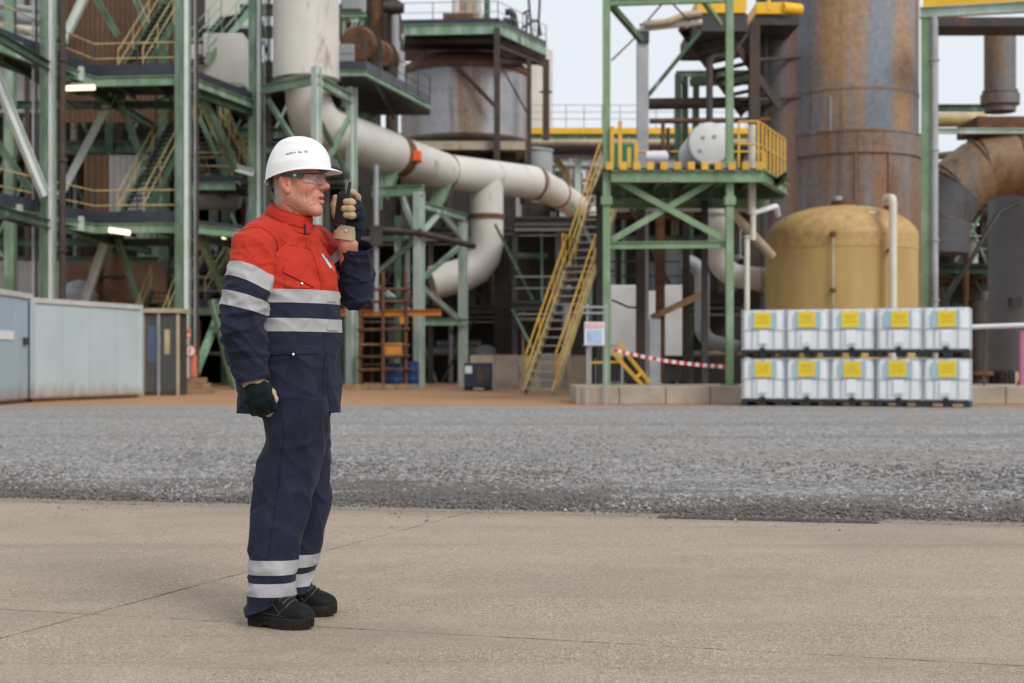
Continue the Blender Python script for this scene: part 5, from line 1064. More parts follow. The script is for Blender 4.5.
for row in range(2):
    for k in range(5):
        o = ibc if first else copy_tree(ibc); first = False
        p = IA + dI * (LI * (k + .5) / 5)
        o.location = (p.x, p.y + .02 * ((k * 7 + row * 3) % 3), .004 + row * 1.145); o.rotation_euler.z = yawI + R((.5, -.6, .3, -.2, .7, -.4, .2, .5, -.5, .9)[row * 5 + k]); s_ = LI / 5 / 1.012
        o.scale = (s_, s_, s_ * .985)
        rj = random.Random(row * 5 + k)
        for ch in o.children:
            if ch.name.startswith(('yellow_label', 'blue_placard', 'white_placard')):
                ch.location.x = rj.uniform(-.02, .02); ch.location.z = rj.uniform(-.015, .015); ch.rotation_euler.y = R(rj.uniform(-1.2, 1.2))
        if row == 1: o.location.z = .004 + 1.14 * s_ * .985
        o['label'] = ('%s white container with yellow label in the %s row of the stack' % (words[k], ('bottom', 'top')[row])); o['category'] = 'container'; o['group'] = 'white containers stacked in two rows'

# conduits and cables clipped to the left-hand columns, so the frame reads as busy as it is
rnd = random.Random(33)
for label, (px, Y), offs in (('thin grey conduits clipped to the second green column', (188.5, 49.2), ((.22, 'galv', .035), (.30, 'brown_steel', .05))), ('thin conduits clipped to the third green column', (262, 54.2), ((.1, 'galv', .04), (.22, 'green_dark', .05), (.32, 'rust', .035))), ('thin conduits clipped to the leftmost green column', (38, 46.4), ((-.05, 'dark_steel', .05), (-.16, 'galv', .035)))):
    t = thing('conduit_run', label, 'conduit', (XA(px, Y), Y, 0))
    for dx, m_, r in offs: rod(t, [(XA(px, Y) + dx, Y, .05), (XA(px, Y) + dx, Y, 17)], r, m_, 'pipe', 8)
    for z in (1.5, 4, 7, 9.5, 12.5): MB().bar((XA(px, Y) + offs[0][0] - .05, Y + .07, z), (XA(px, Y) + offs[-1][0] + .05, Y + .07, z), .03, .06).build('clip', 'galv', t)
for label, pts in (('black cable sagging under the upper left walkway', [(66, 100, 49), (90, 108, 50), (120, 104, 51), (170, 96, 51)]), ('black cable hanging beside the third green column', [(262, 20, 54), (268, 60, 54), (266, 120, 54), (270, 180, 54)]), ('grey hose looped under the dark platform', [(345, 108, 58), (360, 122, 58), (378, 112, 59), (398, 104, 60)])):
    t = thing('cable', label, 'cable', V(*pts[0])); c_ = [V(*p) for p in pts]; sm = []
    for i in range(len(c_) - 1):
        for k in range(6): sm.append(c_[i].lerp(c_[i + 1], k / 6) - Vector((0, 0, .12 * math.sin(math.pi * k / 6))))
    rod(t, sm + [c_[-1]], .03, 'black_rubber', 'cable', 6)
# ================================================================== THE WORKER
def fabric(name, col, rough=.85, var=.12, sheen=.25, weave=900, bump=.25, wear=None):
    m, nt, b = newmat(name)
    p = _pos(nt); n1 = _noise(nt, p, 9, 5, .6); n2 = _noise(nt, _pos(nt, 1, 1, .5), 38, 4, .6)
    c = _ramp(nt, n1, [(.3, tuple(x * (1 - var) for x in col)), (.7, tuple(min(1, x * (1 + var)) for x in col))])
    if wear: c = _mix(nt, _ramp(nt, n2, [(.55, 0.), (.8, .45)]), c, wear)
    nt.links.new(c, b.inputs['Base Color']); b.inputs['Roughness'].default_value = rough
    b.inputs['Sheen Weight'].default_value = sheen; b.inputs['Sheen Roughness'].default_value = .5; b.inputs['Specular IOR Level'].default_value = .15
    h = _math(nt, 'ADD', _math(nt, 'MULTIPLY', _noise(nt, p, weave, 2), .25), _math(nt, 'ADD', n2, _noise(nt, p, 120, 3)))
    _bump(nt, b, h, bump, .004)
    return m
fabric('cloth_red', (.45, .034, .019), .8, .10, .04, wear=(.49, .047, .030))
fabric('cloth_navy', (.0165, .0195, .038), .85, .24, .04, wear=(.030, .034, .056))
fabric('cloth_navy_trousers', (.0155, .0185, .037), .86, .26, .04, wear=(.029, .033, .055))
fabric('tape_silver', (.37, .37, .38), .42, .10, 0.0, wear=(.27, .27, .285))
fabric('glove_tan', (.42, .315, .205), .85, .30, .05, weave=300, bump=.5, wear=(.17, .125, .085))
fabric('glove_dark', (.012, .017, .026), .85, .3, .03, wear=(.026, .032, .042))
fabric('glove_green', (.004, .010, .012), .85, .3, .03, wear=(.015, .030, .032))
fabric('boot_black', (.008, .0085, .009), .6, .3, .0, wear=(.022, .021, .020))
fabric('boot_sole', (.020, .0175, .015), .8, .35, 0, wear=(.085, .07, .055))
fabric('stitch', (.012, .014, .028), .8, .1, 0)
fabric('stitch_red', (.36, .018, .012), .8, .1, 0)
paint('helmet_white', (.80, .80, .81), .30, var=.015, vs=12); paint('helmet_in', (.30, .30, .30), .6, var=.1); paint('radio_black', (.018, .019, .023), .38, var=.2, vs=40)
paint('lace_grey', (.034, .034, .034), .7, var=.2); paint('glasses_blue', (.012, .05, .075), .3, var=.1); paint('black_plastic', (.010, .010, .011), .4, var=.2); paint('snap_metal', (.65, .65, .65), .25, metal=.8, var=.05)
paint('hair_grey', (.44, .42, .40), .7, var=.35, vs=160); paint('pen_white', (.7, .7, .7), .3, var=.05); paint('eye_white', (.36, .30, .27), .2, var=.05)
m, nt, b = newmat('skin')
n1 = _noise(nt, _pos(nt), 28, 6, .6); n2 = _noise(nt, _pos(nt), 240, 3, .6)
c = _ramp(nt, n1, [(.28, (.44, .175, .115)), (.46, (.60, .285, .195)), (.60, (.65, .33, .235)), (.78, (.70, .41, .31))])
c = _mix(nt, _ramp(nt, n2, [(.5, 0.), (.8, .25)]), c, (.42, .17, .115))
fl = _n(nt, 'ShaderNodeVertexColor', layer_name='flush'); sp_ = _n(nt, 'ShaderNodeSeparateColor'); nt.links.new(fl.outputs[0], sp_.inputs[0])
c = _mix(nt, sp_.outputs[0], c, (.50, .105, .075))          # ruddy nose, ear, lips, neck
c = _mix(nt, sp_.outputs[1], c, (.30, .20, .16))            # grey stubble
nt.links.new(c, b.inputs['Base Color']); b.inputs['Roughness'].default_value = .48; b.inputs['Specular IOR Level'].default_value = .4
b.inputs['Subsurface Weight'].default_value = .12; b.inputs['Subsurface Radius'].default_value = (.010, .004, .002); b.inputs['Subsurface Scale'].default_value = 1.0
_bump(nt, b, _math(nt, 'ADD', n2, _math(nt, 'MULTIPLY', _noise(nt, _pos(nt, 1, 1, 2.2), 95, 4, .6, 1.0), 1.6)), .42, .004)

# ---- signed-distance modelling (surface nets) for organic shapes
class SDF:
    def __init__(s, lo, hi, h):
        s.lo = np.array(lo, float); s.h = h; s.n = np.ceil((np.array(hi) - s.lo) / h).astype(int) + 1
        s.D = np.full(s.n, 1.0, np.float32)
    def _sub(s, lo, hi, pad):
        a = np.clip(np.floor((np.array(lo) - pad - s.lo) / s.h).astype(int), 0, s.n - 1); b_ = np.clip(np.ceil((np.array(hi) + pad - s.lo) / s.h).astype(int) + 1, 1, s.n)
        sl = tuple(slice(i, j) for i, j in zip(a, b_)); g = np.meshgrid(*[s.lo[i] + s.h * np.arange(a[i], b_[i]) for i in range(3)], indexing='ij')
        return sl, np.stack(g, -1)
    def _put(s, sl, d, k, sub=False):
        D = s.D[sl]
        if sub:
            d = -d; hh = np.maximum(k - np.abs(D - d), 0) / k; s.D[sl] = np.maximum(D, d) + hh * hh * k * .25
        else:
            hh = np.maximum(k - np.abs(D - d), 0) / k; s.D[sl] = np.minimum(D, d) - hh * hh * k * .25
    def cone(s, a, b_, r1, r2, k=.01, sub=False):
        a, b_ = np.array(a, float), np.array(b_, float); r = max(r1, r2)
        sl, p = s._sub(np.minimum(a, b_) - r, np.maximum(a, b_) + r, k + 3 * s.h); ab = b_ - a
        t = np.clip(((p - a) @ ab) / max(ab @ ab, 1e-12), 0, 1); d = np.linalg.norm(p - a - t[..., None] * ab, axis=-1) - (r1 + (r2 - r1) * t)
        s._put(sl, d, k, sub); return s
    def ell(s, c, r, M=None, k=.01, sub=False):
        c = np.array(c, float); r = np.array(r, float); R_ = r.max()
        sl, p = s._sub(c - R_, c + R_, k + 3 * s.h); q = p - c
        if M is not None: q = q @ np.array(M)
        k0 = np.linalg.norm(q / r, axis=-1); k1 = np.linalg.norm(q / (r * r), axis=-1) + 1e-9
        s._put(sl, k0 * (k0 - 1) / k1, k, sub); return s
    def mesh(s):
        D = s.D; I = D < 0
        off = [(i, j, k) for i in (0, 1) for j in (0, 1) for k in (0, 1)]; nx, ny, nz = D.shape
        C = np.zeros((nx - 1, ny - 1, nz - 1), int)
        for i, j, k in off: C += I[i:nx - 1 + i, j:ny - 1 + j, k:nz - 1 + k]
        cells = np.argwhere((C > 0) & (C < 8)); idx = np.full(C.shape, -1); idx[tuple(cells.T)] = np.arange(len(cells))
        acc = np.zeros((len(cells), 3)); cnt = np.zeros(len(cells))
        val = {o: D[tuple((cells + o).T)] for o in off}
        for a in off:
            for ax in range(3):
                if a[ax] == 0:
                    b_ = list(a); b_[ax] = 1; b_ = tuple(b_); va, vb = val[a], val[b_]; cr = (va < 0) != (vb < 0)
                    t = np.where(cr, va / np.where(va == vb, 1, va - vb), 0); pt = np.tile(np.array(a, float), (len(cells), 1)); pt[:, ax] = t
                    acc[cr] += pt[cr]; cnt[cr] += 1
        V_ = s.lo + s.h * (cells + acc / cnt[:, None]); F_ = []
        for ax in range(3):
            o = [1, 1, 1]; o[ax] = 0; u1, u2 = [(1, 2), (2, 0), (0, 1)][ax]
            A = I[:-1] if ax == 0 else (I[:, :-1] if ax == 1 else I[:, :, :-1]); B_ = I[1:] if ax == 0 else (I[:, 1:] if ax == 1 else I[:, :, 1:])
            e = np.argwhere(A != B_); e = e[(e[:, u1] > 0) & (e[:, u2] > 0) & (e[:, u1] < D.shape[u1] - 1) & (e[:, u2] < D.shape[u2] - 1)]
            fl = A[tuple(e.T)]; d1 = np.zeros(3, int); d1[u1] = 1; d2 = np.zeros(3, int); d2[u2] = 1
            q = np.stack([idx[tuple((e - d1 - d2).T)], idx[tuple((e - d2).T)], idx[tuple(e.T)], idx[tuple((e - d1).T)]], 1); q[~fl] = q[~fl][:, ::-1]; F_.append(q)
        return V_, np.concatenate(F_)
def np_obj(V_, F_, name, mat, parent, smooth_iter=0):
    off = origin(parent); me = bpy.data.meshes.new(name); me.from_pydata((V_ - np.array(off)).tolist(), [], F_.tolist())
    o = finish(me, name, mat, parent, True, 180)
    if smooth_iter:
        sm = o.modifiers.new('smooth', 'SMOOTH'); sm.iterations = smooth_iter; sm.factor = .5
    return o
def A3(px, py, Y): return np.array(P(px, py, Y))

# ---- lofted cloth
class Loft:
    def __init__(s, keys, disp=None):
        """keys: (centre, a_vec, b_vec, exponent)"""
        s.c = np.array([k[0] for k in keys], float); s.a = np.array([k[1] for k in keys], float); s.b = np.array([k[2] for k in keys], float); s.e = np.array([k[3] if len(k) > 3 else 2.0 for k in keys], float)[:, None]
        s.K = len(keys) - 1; s.disp = disp
    def _ip(s, A_, t):
        t = np.clip(t, 0, s.K - 1e-6); i = np.floor(t).astype(int); f = (t - i)[:, None]
        p0, p1, p2, p3 = A_[np.maximum(i - 1, 0)], A_[i], A_[np.minimum(i + 1, s.K)], A_[np.minimum(i + 2, s.K)]
        return .5 * (2 * p1 + (p2 - p0) * f + (2 * p0 - 5 * p1 + 4 * p2 - p3) * f ** 2 + (3 * p1 - p0 - 3 * p2 + p3) * f ** 3)
    def base(s, u, t):
        c, a, b_, e = s._ip(s.c, t), s._ip(s.a, t), s._ip(s.b, t), s._ip(s.e, t)[:, 0]
        cu, su = np.cos(2 * np.pi * u), np.sin(2 * np.pi * u); q = 2.0 / e
        x = np.sign(cu) * np.abs(cu) ** q; y = np.sign(su) * np.abs(su) ** q
        return c + a * x[:, None] + b_ * y[:, None], c
    def at(s, u, t, outset=0.0):
        u = np.atleast_1d(u).astype(float); t = np.atleast_1d(t).astype(float); u, t = np.broadcast_arrays(u, t); u = u.ravel(); t = t.ravel()
        p, c = s.base(u, t); du = (s.base(u + .003, t)[0] - s.base(u - .003, t)[0]); dt = (s.base(u, np.minimum(t + .02, s.K))[0] - s.base(u, np.maximum(t - .02, 0))[0])
        n = np.cross(du, dt); n /= np.linalg.norm(n, axis=1)[:, None] + 1e-9; sg = np.sign(np.sum(n * (p - c), 1)); n *= np.where(sg == 0, 1, sg)[:, None]
        d = outset + (np.array([s.disp(tuple(pp), uu, tt) for pp, uu, tt in zip(p, u, t)]) if s.disp else 0)
        return p + n * np.reshape(d, (-1, 1)) if np.ndim(d) else p + n * d
    def surf(s, name, mat, parent, nu=100, nt=110, t0=0, t1=None, cap0=False, cap1=False, lip0=.02, lip1=.02, shift=None, outset=0.0, split=None):
        t1 = s.K if t1 is None else t1; us = np.arange(nu) / nu; ts = np.linspace(t0, t1, nt)
        U, T = np.meshgrid(us, ts, indexing='xy'); TT = T if shift is None else T + shift(U)
        V_ = s.at(U, TT, outset).reshape(nt, nu, 3); rows = [V_]
        def lip(ring, inner, d):
            c = ring.mean(0); r1 = ring + (c - ring) * .06; r2 = r1 + (inner.mean(0) - c) * d; return r1, r2
        first, last = V_[0], V_[-1]
        if lip0: r1, r2 = lip(first, V_[min(nt - 1, 6)], 1.2); rows = [r2[None], r1[None]] + rows
        if lip1: r1, r2 = lip(last, V_[max(0, nt - 7)], 1.2); rows = rows + [r1[None], r2[None]]
        G = np.concatenate(rows, 0); m_ = G.shape[0]; F_ = []
        for i in range(m_ - 1):
            for j in range(nu): F_.append((i * nu + j, i * nu + (j + 1) % nu, (i + 1) * nu + (j + 1) % nu, (i + 1) * nu + j))
        off = np.array(origin(parent)); me = bpy.data.meshes.new(name); me.from_pydata((G.reshape(-1, 3) - off).tolist(), [], F_)
        mats = [mat] if isinstance(mat, str) else list(mat)
        o = finish(me, name, mats[0], parent, True, 70)
        for x in mats[1:]: me.materials.append(MATS[x])
        if split is not None:
            tcol = np.concatenate(([T[0]] * (2 if lip0 else 0)) + [T[i] for i in range(nt)] + ([T[-1]] * (2 if lip1 else 0))).reshape(m_, nu); shf = shift(us) if shift else 0
            mi = [(0 if split(us[j], tcol[i, j]) else 1) for i in range(m_ - 1) for j in range(nu)]
            me.polygons.foreach_set('material_index', mi)
        return o
    def patch(s, name, mat, parent, uf, tf, nu=30, nv=30, out=.003, label=None):
        """a strip laid on the cloth: uf(a,b), tf(a,b) map the unit square to loft coordinates"""
        a, b_ = np.meshgrid(np.linspace(0, 1, nu), np.linspace(0, 1, nv), indexing='xy'); U = uf(a, b_) + 0 * a; T = tf(a, b_) + 0 * a
        e = np.minimum.reduce([a * (nu - 1), (1 - a) * (nu - 1), b_ * (nv - 1), (1 - b_) * (nv - 1)]); O = np.where(e < .5, -.004, out)
        p = s.at(U, T).reshape(nv, nu, 3); q = s.at(U, T, .01).reshape(nv, nu, 3); n = (q - p) / .01; V_ = (p + n * O[..., None]).reshape(-1, 3)
        F_ = [(i * nu + j, i * nu + j + 1, (i + 1) * nu + j + 1, (i + 1) * nu + j) for i in range(nv - 1) for j in range(nu - 1)]
        off = np.array(origin(parent)); me = bpy.data.meshes.new(name); me.from_pydata((V_ - off).tolist(), [], F_)
        o = finish(me, name, mat, parent, True, 60, label=label); return o
    def band(s, name, mat, parent, t0, t1, out=.003, shift=None, nu=100, nv=9):
        us = np.arange(nu) / nu; bs = np.linspace(0, 1, nv); bs = np.concatenate([[0], bs, [1]]); O = np.array([-.003] + [out] * nv + [-.003])
        U, B_ = np.meshgrid(us, bs, indexing='xy'); T = t0 + (t1 - t0) * B_ + (shift(U) if shift else 0)
        p = s.at(U, T).reshape(-1, 3); q = s.at(U, T, .01).reshape(-1, 3); V_ = p + (q - p) / .01 * np.repeat(O, nu)[:, None]; m_ = len(bs)
        F_ = [(i * nu + j, i * nu + (j + 1) % nu, (i + 1) * nu + (j + 1) % nu, (i + 1) * nu + j) for i in range(m_ - 1) for j in range(nu)]
        off = np.array(origin(parent)); me = bpy.data.meshes.new(name); me.from_pydata((V_ - off).tolist(), [], F_); return finish(me, name, mat, parent, True, 60)
    def seam(s, name, mat, parent, us, ts, r=.0016):
        return MB().tube([Vector(p) for p in s.at(np.array(us), np.array(ts), .0008)], r, 5).build(name, mat, parent, smooth=True)
    def locate(s, px, py, lo=.0, hi=1.0):
        if not hasattr(s, '_tab'):
            U, T = np.meshgrid(np.linspace(0, 1, 361), np.linspace(0, s.K, 241)); p = s.at(U, T)
            s._tab = (U.ravel(), T.ravel(), 512 + p[:, 0] / p[:, 1] * F, HOR - (p[:, 2] - CAMH) / p[:, 1] * F, p[:, 1])
        U, T, X, Y_, D = s._tab; ok = (U >= lo) & (U <= hi); d = np.hypot(X - px, Y_ - py) + np.where(ok, 0, 1e6); i = np.argmin(d); return U[i], T[i]
def nz(x, y, z): return mnoise.noise((x, y, z))
def ridge(v): return (1 - min(1, abs(v) * 2.2)) ** 2
def crease(v): return max(0.0, 1 - abs(v) * 7.0) ** 1.3

BASE = Vector((XA(285, 5.3), 5.3, .0135))
man = thing('person', 'worker in white helmet and red and navy workwear speaking into a radio', 'person', BASE)

# ---- body (one continuous skin)
HS = 1.07; hy = R(13); Hc = A3(293.5, 182.5, 5.33)
hf = np.array([math.cos(hy), -math.sin(hy), 0]); hl = np.array([math.sin(hy), math.cos(hy), 0]); pit = R(4)
hz = np.array([0, 0, 1.0]); hf, hz = hf * math.cos(pit) + hz * math.sin(pit), hz * math.cos(pit) - hf * math.sin(pit)
HM = np.stack([hf, hl, hz], 1)
def H(x, y, z): return Hc + HM @ (np.array([x, y, z]) * HS)
sd = SDF((-1.20, 4.98, .02), (-.50, 5.66, 1.84), .0029)
hd = lambda *a, **k: sd.ell(H(*a[0]), np.array(a[1]) * HS, HM, **k)
hc = lambda p, q, r1, r2, **k: sd.cone(H(*p), H(*q), r1 * HS, r2 * HS, **k)
hd((.008, 0, .038), (.084, .072, .088), k=.02); hd((.032, 0, -.040), (.064, .056, .076), k=.03)
hc((.000, .050, -.050), (.066, .022, -.104), .018, .016, k=.025); hc((.000, -.050, -.050), (.066, -.022, -.104), .018, .016, k=.025)
hd((.079, 0, -.106), (.021, .026, .020), k=.02)
hd((.060, .040, -.025), (.032, .022, .026), k=.025); hd((.060, -.040, -.025), (.032, .022, .026), k=.025)     # cheeks
hc((.083, -.032, .026), (.083, .032, .026), .014, .014, k=.015)                                                  # brow
hd((.062, 0, -.064), (.044, .034, .032), k=.018)                                                                  # muzzle
for s_ in (-1, 1): sd.ell(H(.098, s_ * .030, .004), np.array((.014, .017, .011)) * HS, HM, k=.010, sub=True)     # sockets
for s_ in (-1, 1): sd.ell(H(.083, s_ * .030, .004), np.array((.012, .014, .0105)) * HS, HM, k=.006)
hc((.090, 0, .022), (.117, 0, -.022), .0095, .0110, k=.014); hd((.1205, 0, -.0265), (.0112, .0125, .0100), k=.010)
for s_ in (-1, 1): hd((.106, s_ * .0135, -.0305), (.0115, .0075, .0085), k=.006)
for s_ in (-1, 1): hc((.100, 0, -.0575), (.087, s_ * .026, -.0595), .0075, .0045, k=.006)
for s_ in (-1, 1): hc((.098, 0, -.0775), (.088, s_ * .023, -.0655), .0085, .005, k=.006)
sd.ell(H(.104, 0, -.0675), np.array((.018, .023, .0056)) * HS, HM, k=.003, sub=True)                              # parted lips
hc((.100, -.015, -.089), (.100, .015, -.089), .0032, .0032, k=.008, sub=True)
for s_ in (-1, 1):                                                                                                # ears
    M2 = HM @ np.array([[math.cos(.25), 0, -math.sin(.25)], [0, 1, 0], [math.sin(.25), 0, math.cos(.25)]])
    sd.ell(H(-.003, s_ * .072, -.010), np.array((.0215, .012, .038)) * HS, M2, k=.004); sd.ell(H(.004, s_ * .086, -.005), np.array((.0125, .012, .024)) * HS, M2, k=.005, sub=True)
    sd.ell(H(.010, s_ * .075, -.016), np.array((.006, .008, .008)) * HS, M2, k=.004); sd.ell(H(.006, s_ * .073, -.040), np.array((.009, .009, .009)) * HS, HM, k=.006)
sd.cone(H(-.012, 0, -.040), A3(290, 236, 5.36), .056, .058, .03); sd.cone(H(.012, 0, -.085), A3(292.5, 229, 5.35), .028, .030, .035)
sd.cone(A3(288, 258, 5.365), A3(290, 330, 5.36), .085, .11, .04); sd.cone(A3(290, 232, 5.36), A3(288, 262, 5.365), .055, .08, .03); sd.cone(A3(290, 330, 5.36), A3(293, 405, 5.36), .115, .115, .04)
sd.cone(A3(286, 250, 5.35), A3(256, 248, 5.19), .05, .045, .03); sd.cone(A3(256, 244, 5.19), A3(244, 320, 5.12), .05, .040, .02); sd.cone(A3(244, 320, 5.12), A3(253, 380, 5.10), .040, .028, .02); sd.cone(A3(253, 380, 5.10), A3(259, 396, 5.09), .026, .024, .015)
sd.cone(A3(292, 252, 5.38), A3(316, 252, 5.51), .05, .045, .03); sd.cone(A3(316, 248, 5.51), A3(352, 293, 5.52), .05, .042, .02); sd.cone(A3(352, 293, 5.52), A3(348, 243, 5.415), .042, .0335, .02); sd.cone(A3(348, 243, 5.415), A3(348, 222, 5.41), .033, .026, .02)
for px, Y, pts in ((0, 0, [(291, 410, 5.29, .085), (279, 515, 5.23, .058), (268, 602, 5.175, .040)]), (0, 0, [(300, 410, 5.42, .085), (304, 510, 5.44, .055), (294, 590, 5.405, .038)])):
    for (a, b_, c_, r1), (d, e, f, r2) in zip(pts, pts[1:]): sd.cone(A3(a, b_, c_), A3(d, e, f), r1, r2, .03)
V_, F_ = sd.mesh()
q = (V_ - Hc) @ HM / HS                                    # age lines: skin pressed in along curves on both sides of the face
press = np.zeros(len(V_))
for cv, dep, wd in (([(.101, -.024), (.090, -.040), (.0805, -.064), (.078, -.080)], .0034, .0032), ([(.074, -.018), (.062, -.045), (.059, -.074)], .0022, .0030), ([(.072, .010), (.047, .015)], .0018, .0018), ([(.072, .003), (.044, .001)], .0020, .0018), ([(.071, -.005), (.047, -.014)], .0018, .0018),
                    ([(.099, -.007), (.086, -.014), (.072, -.010)], .0026, .0026), ([(.064, -.082), (.050, -.102)], .0026, .0035), ([(-.004, -.088), (.030, -.116)], .0028, .0030), ([(-.022, -.076), (.012, -.112)], .0024, .0028), ([(.086, -.090), (.070, -.094)], .0016, .003)):
    dmin = np.full(len(V_), 9.0); P2 = q[:, [0, 2]]
    for a_, b_ in zip(cv, cv[1:]):
        a_, b_ = np.array(a_), np.array(b_); ab = b_ - a_; t_ = np.clip(((P2 - a_) @ ab) / (ab @ ab), 0, 1); dmin = np.minimum(dmin, np.linalg.norm(P2 - a_ - t_[:, None] * ab, axis=1))
    press += np.where((np.abs(q[:, 1]) > .012) & (q[:, 2] > -.2), dep * (np.exp(-(dmin / wd) ** 2) - .35 * np.exp(-((dmin - 2.2 * wd) / wd) ** 2)), 0)
nd = q - np.array([.02, 0, -.02]); nd[:, 2] *= .4; nd /= np.linalg.norm(nd, axis=1)[:, None] + 1e-9; V_ = V_ - (nd @ HM.T) * (press * HS)[:, None]
body = np_obj(V_, F_, 'body', 'skin', man, 1)
q = (V_ - Hc) @ HM / HS
g = lambda c, r: np.exp(-np.sum(((q - np.array(c)) / np.array(r)) ** 2, 1))
fl_ = .75 * g((.12, 0, -.028), (.016, .02, .016)) + .45 * g((.07, -.05, -.025), (.03, .04, .025)) + .55 * g((-.003, -.08, -.01), (.022, .02, .035)) + .65 * g((.10, 0, -.066), (.02, .035, .012)) + .45 * g((-.02, -.05, -.12), (.06, .06, .04)) + .30 * g((.06, 0, -.12), (.05, .05, .02))
sb_ = .30 * g((.06, 0, -.10), (.05, .07, .03)) + .25 * g((.09, 0, -.05), (.02, .03, .012)) + .4 * g((.03, -.06, -.07), (.03, .03, .04))
ca_ = body.data.color_attributes.new('flush', 'FLOAT_COLOR', 'POINT'); ca_.data.foreach_set('color', np.stack([fl_.clip(0, .85), sb_.clip(0, .5), 0 * fl_, 1 + 0 * fl_], 1).ravel())
for s_ in (-1, 1):
    MB().lathe([(.001, -.0115), (.006, -.0098), (.0098, -.006), (.0115, 0), (.0098, .006), (.006, .0098), (.001, .0115)], Vector(H(.0895, s_ * .030, .004)), 16).build('eye', 'eye_white', man, smooth=True, angle=180)
    p = H(.0985, s_ * .030, .004); MB().lathe([(.0045, -.001), (.0045, .0022), (.001, .0028)], Vector(p), 12, axis=tuple(hf)).build('iris', 'black_plastic', man, smooth=True)
    MB().tube([Vector(H(.094, s_ * .012, .022)), Vector(H(.0985, s_ * .028, .026)), Vector(H(.088, s_ * .047, .022))], [.003, .0042, .002], 8).build('eyebrow', 'hair_grey', man, smooth=True)
    MB().tube([Vector(H(.0965, s_ * .018, .0125)), Vector(H(.1005, s_ * .030, .0135)), Vector(H(.090, s_ * .044, .0095))], [.002, .003, .002], 8).build('eyelid', 'skin', man, smooth=True)
# short grey hair below the helmet: temples and nape, thousands of bristles in one piece
rnd = np.random.RandomState(4); cand = q[:, 2] * 0; hx = (q[:, 0] < .036) & (q[:, 0] > -.12) & (q[:, 2] > -.085) & (q[:, 2] < .05)
ear = (np.abs(q[:, 0] + .003) < .027) & (q[:, 2] < .024) & (q[:, 2] > -.052) & (np.abs(q[:, 1]) > .066)
side = ((q[:, 0] > .020) & (q[:, 0] < .034) & (q[:, 2] > -.002)) | ((q[:, 0] < -.026) & (q[:, 2] > -.070)) | (q[:, 2] > .02)
ids = np.where(hx & ~ear & side)[0]; ids = rnd.choice(ids, min(2600, len(ids)), replace=False)
hv, hf_ = [], []
for i in ids:
    p = V_[i]; n = p - (Hc + HM @ (np.array([-.01, 0, .0]) * HS)); n /= np.linalg.norm(n); t_ = n * .35 + np.array([0, 0, -1.0]) * .8 - hf * .35 + rnd.randn(3) * .15; t_ /= np.linalg.norm(t_)
    sv = np.cross(t_, n); sv /= np.linalg.norm(sv) + 1e-9; L = .006 + .005 * rnd.rand(); b0 = len(hv); hv += [p - sv * .0007, p + sv * .0007, p + t_ * L + n * .0012]; hf_.append((b0, b0 + 1, b0 + 2))
MB().add([tuple(v) for v in hv], hf_).build('hair', 'hair_grey', man)['kind'] = 'stuff'

# ---- jacket
ua = np.array([.57, .82, 0]); fa = np.array([.82, -.57, 0])
def tring(py, cx, ru, rf, e=2.3, Y=5.355, tilt=0.0):
    k_ = 1.0 if py < 240 else .945
    ru *= k_; rf *= k_; cx -= .8
    return (A3(cx, py, Y), ua * ru, fa * rf + np.array([0, 0, tilt]), e)
def tdisp(p, u, t):
    x, y, z = p; d = .006 * nz(x * 5, y * 5, z * 4) + .0065 * ridge(nz(x * 6 + z * 7, y * 6, z * 5 + 3)) - .002
    low = max(0, min(1, (t - 6.0) / 2.0)); up = max(0, min(1, (5.5 - t) / 2.5))
    d += low * (.010 * ridge(nz(x * 7 + z * 3, y * 7, z * 2.0 + 9)) - .002) + .0035 * low * math.sin(z * 38 + 6 * nz(x * 3, y * 3, z * 2))
    d += up * (.008 * ridge(nz(x * 8 - z * 9, y * 8, z * 4 + 5)) - .002)
    d += .0035 * crease(nz(x * 7 + z * 6, y * 7, z * 8 + 20)) - .0030 * crease(nz(x * 5 - z * 8, y * 5, z * 5 + 31))
    w_ = max(0, 1 - abs(u - .45) / .14)                                  # drapes pulled towards the armhole
    d += w_ * .009 * math.sin(z * 60 + x * 40) * max(0, 1 - abs(z - 1.22) / .16)
    return d
tk_ = [tring(219, 290, .074, .074, tilt=-.036), tring(223, 288, .112, .088, tilt=-.036), tring(230, 285.5, .152, .102, tilt=-.030), tring(240, 283, .184, .118, tilt=-.020), tring(253, 283.5, .205, .138, tilt=-.008), tring(271, 286.5, .216, .158), tring(296, 289, .218, .166), tring(332, 289.5, .216, .171, 2.4), tring(372, 289.5, .211, .171, 2.4), tring(412.5, 289.2, .209, .174, 2.4)]
jk = Loft(tk_, tdisp)
uR, tR = jk.locate(290, 296, .15, .66)
tred = 6.05
jacket = jk.surf('jacket', ('cloth_red', 'cloth_navy'), man, 150, 190, lip0=0, split=lambda u, t: t < tred, lip1=.02)
def tz(py): return jk.locate(292, py, .2, .62)[1]
b1 = (tz(289.5), tz(302.5)); b2 = (tz(318.5), tz(332))
me = jacket.data
jk.band('reflective_band', 'tape_silver', jacket, *b1, nu=150); jk.band('reflective_band', 'tape_silver', jacket, *b2, nu=150)
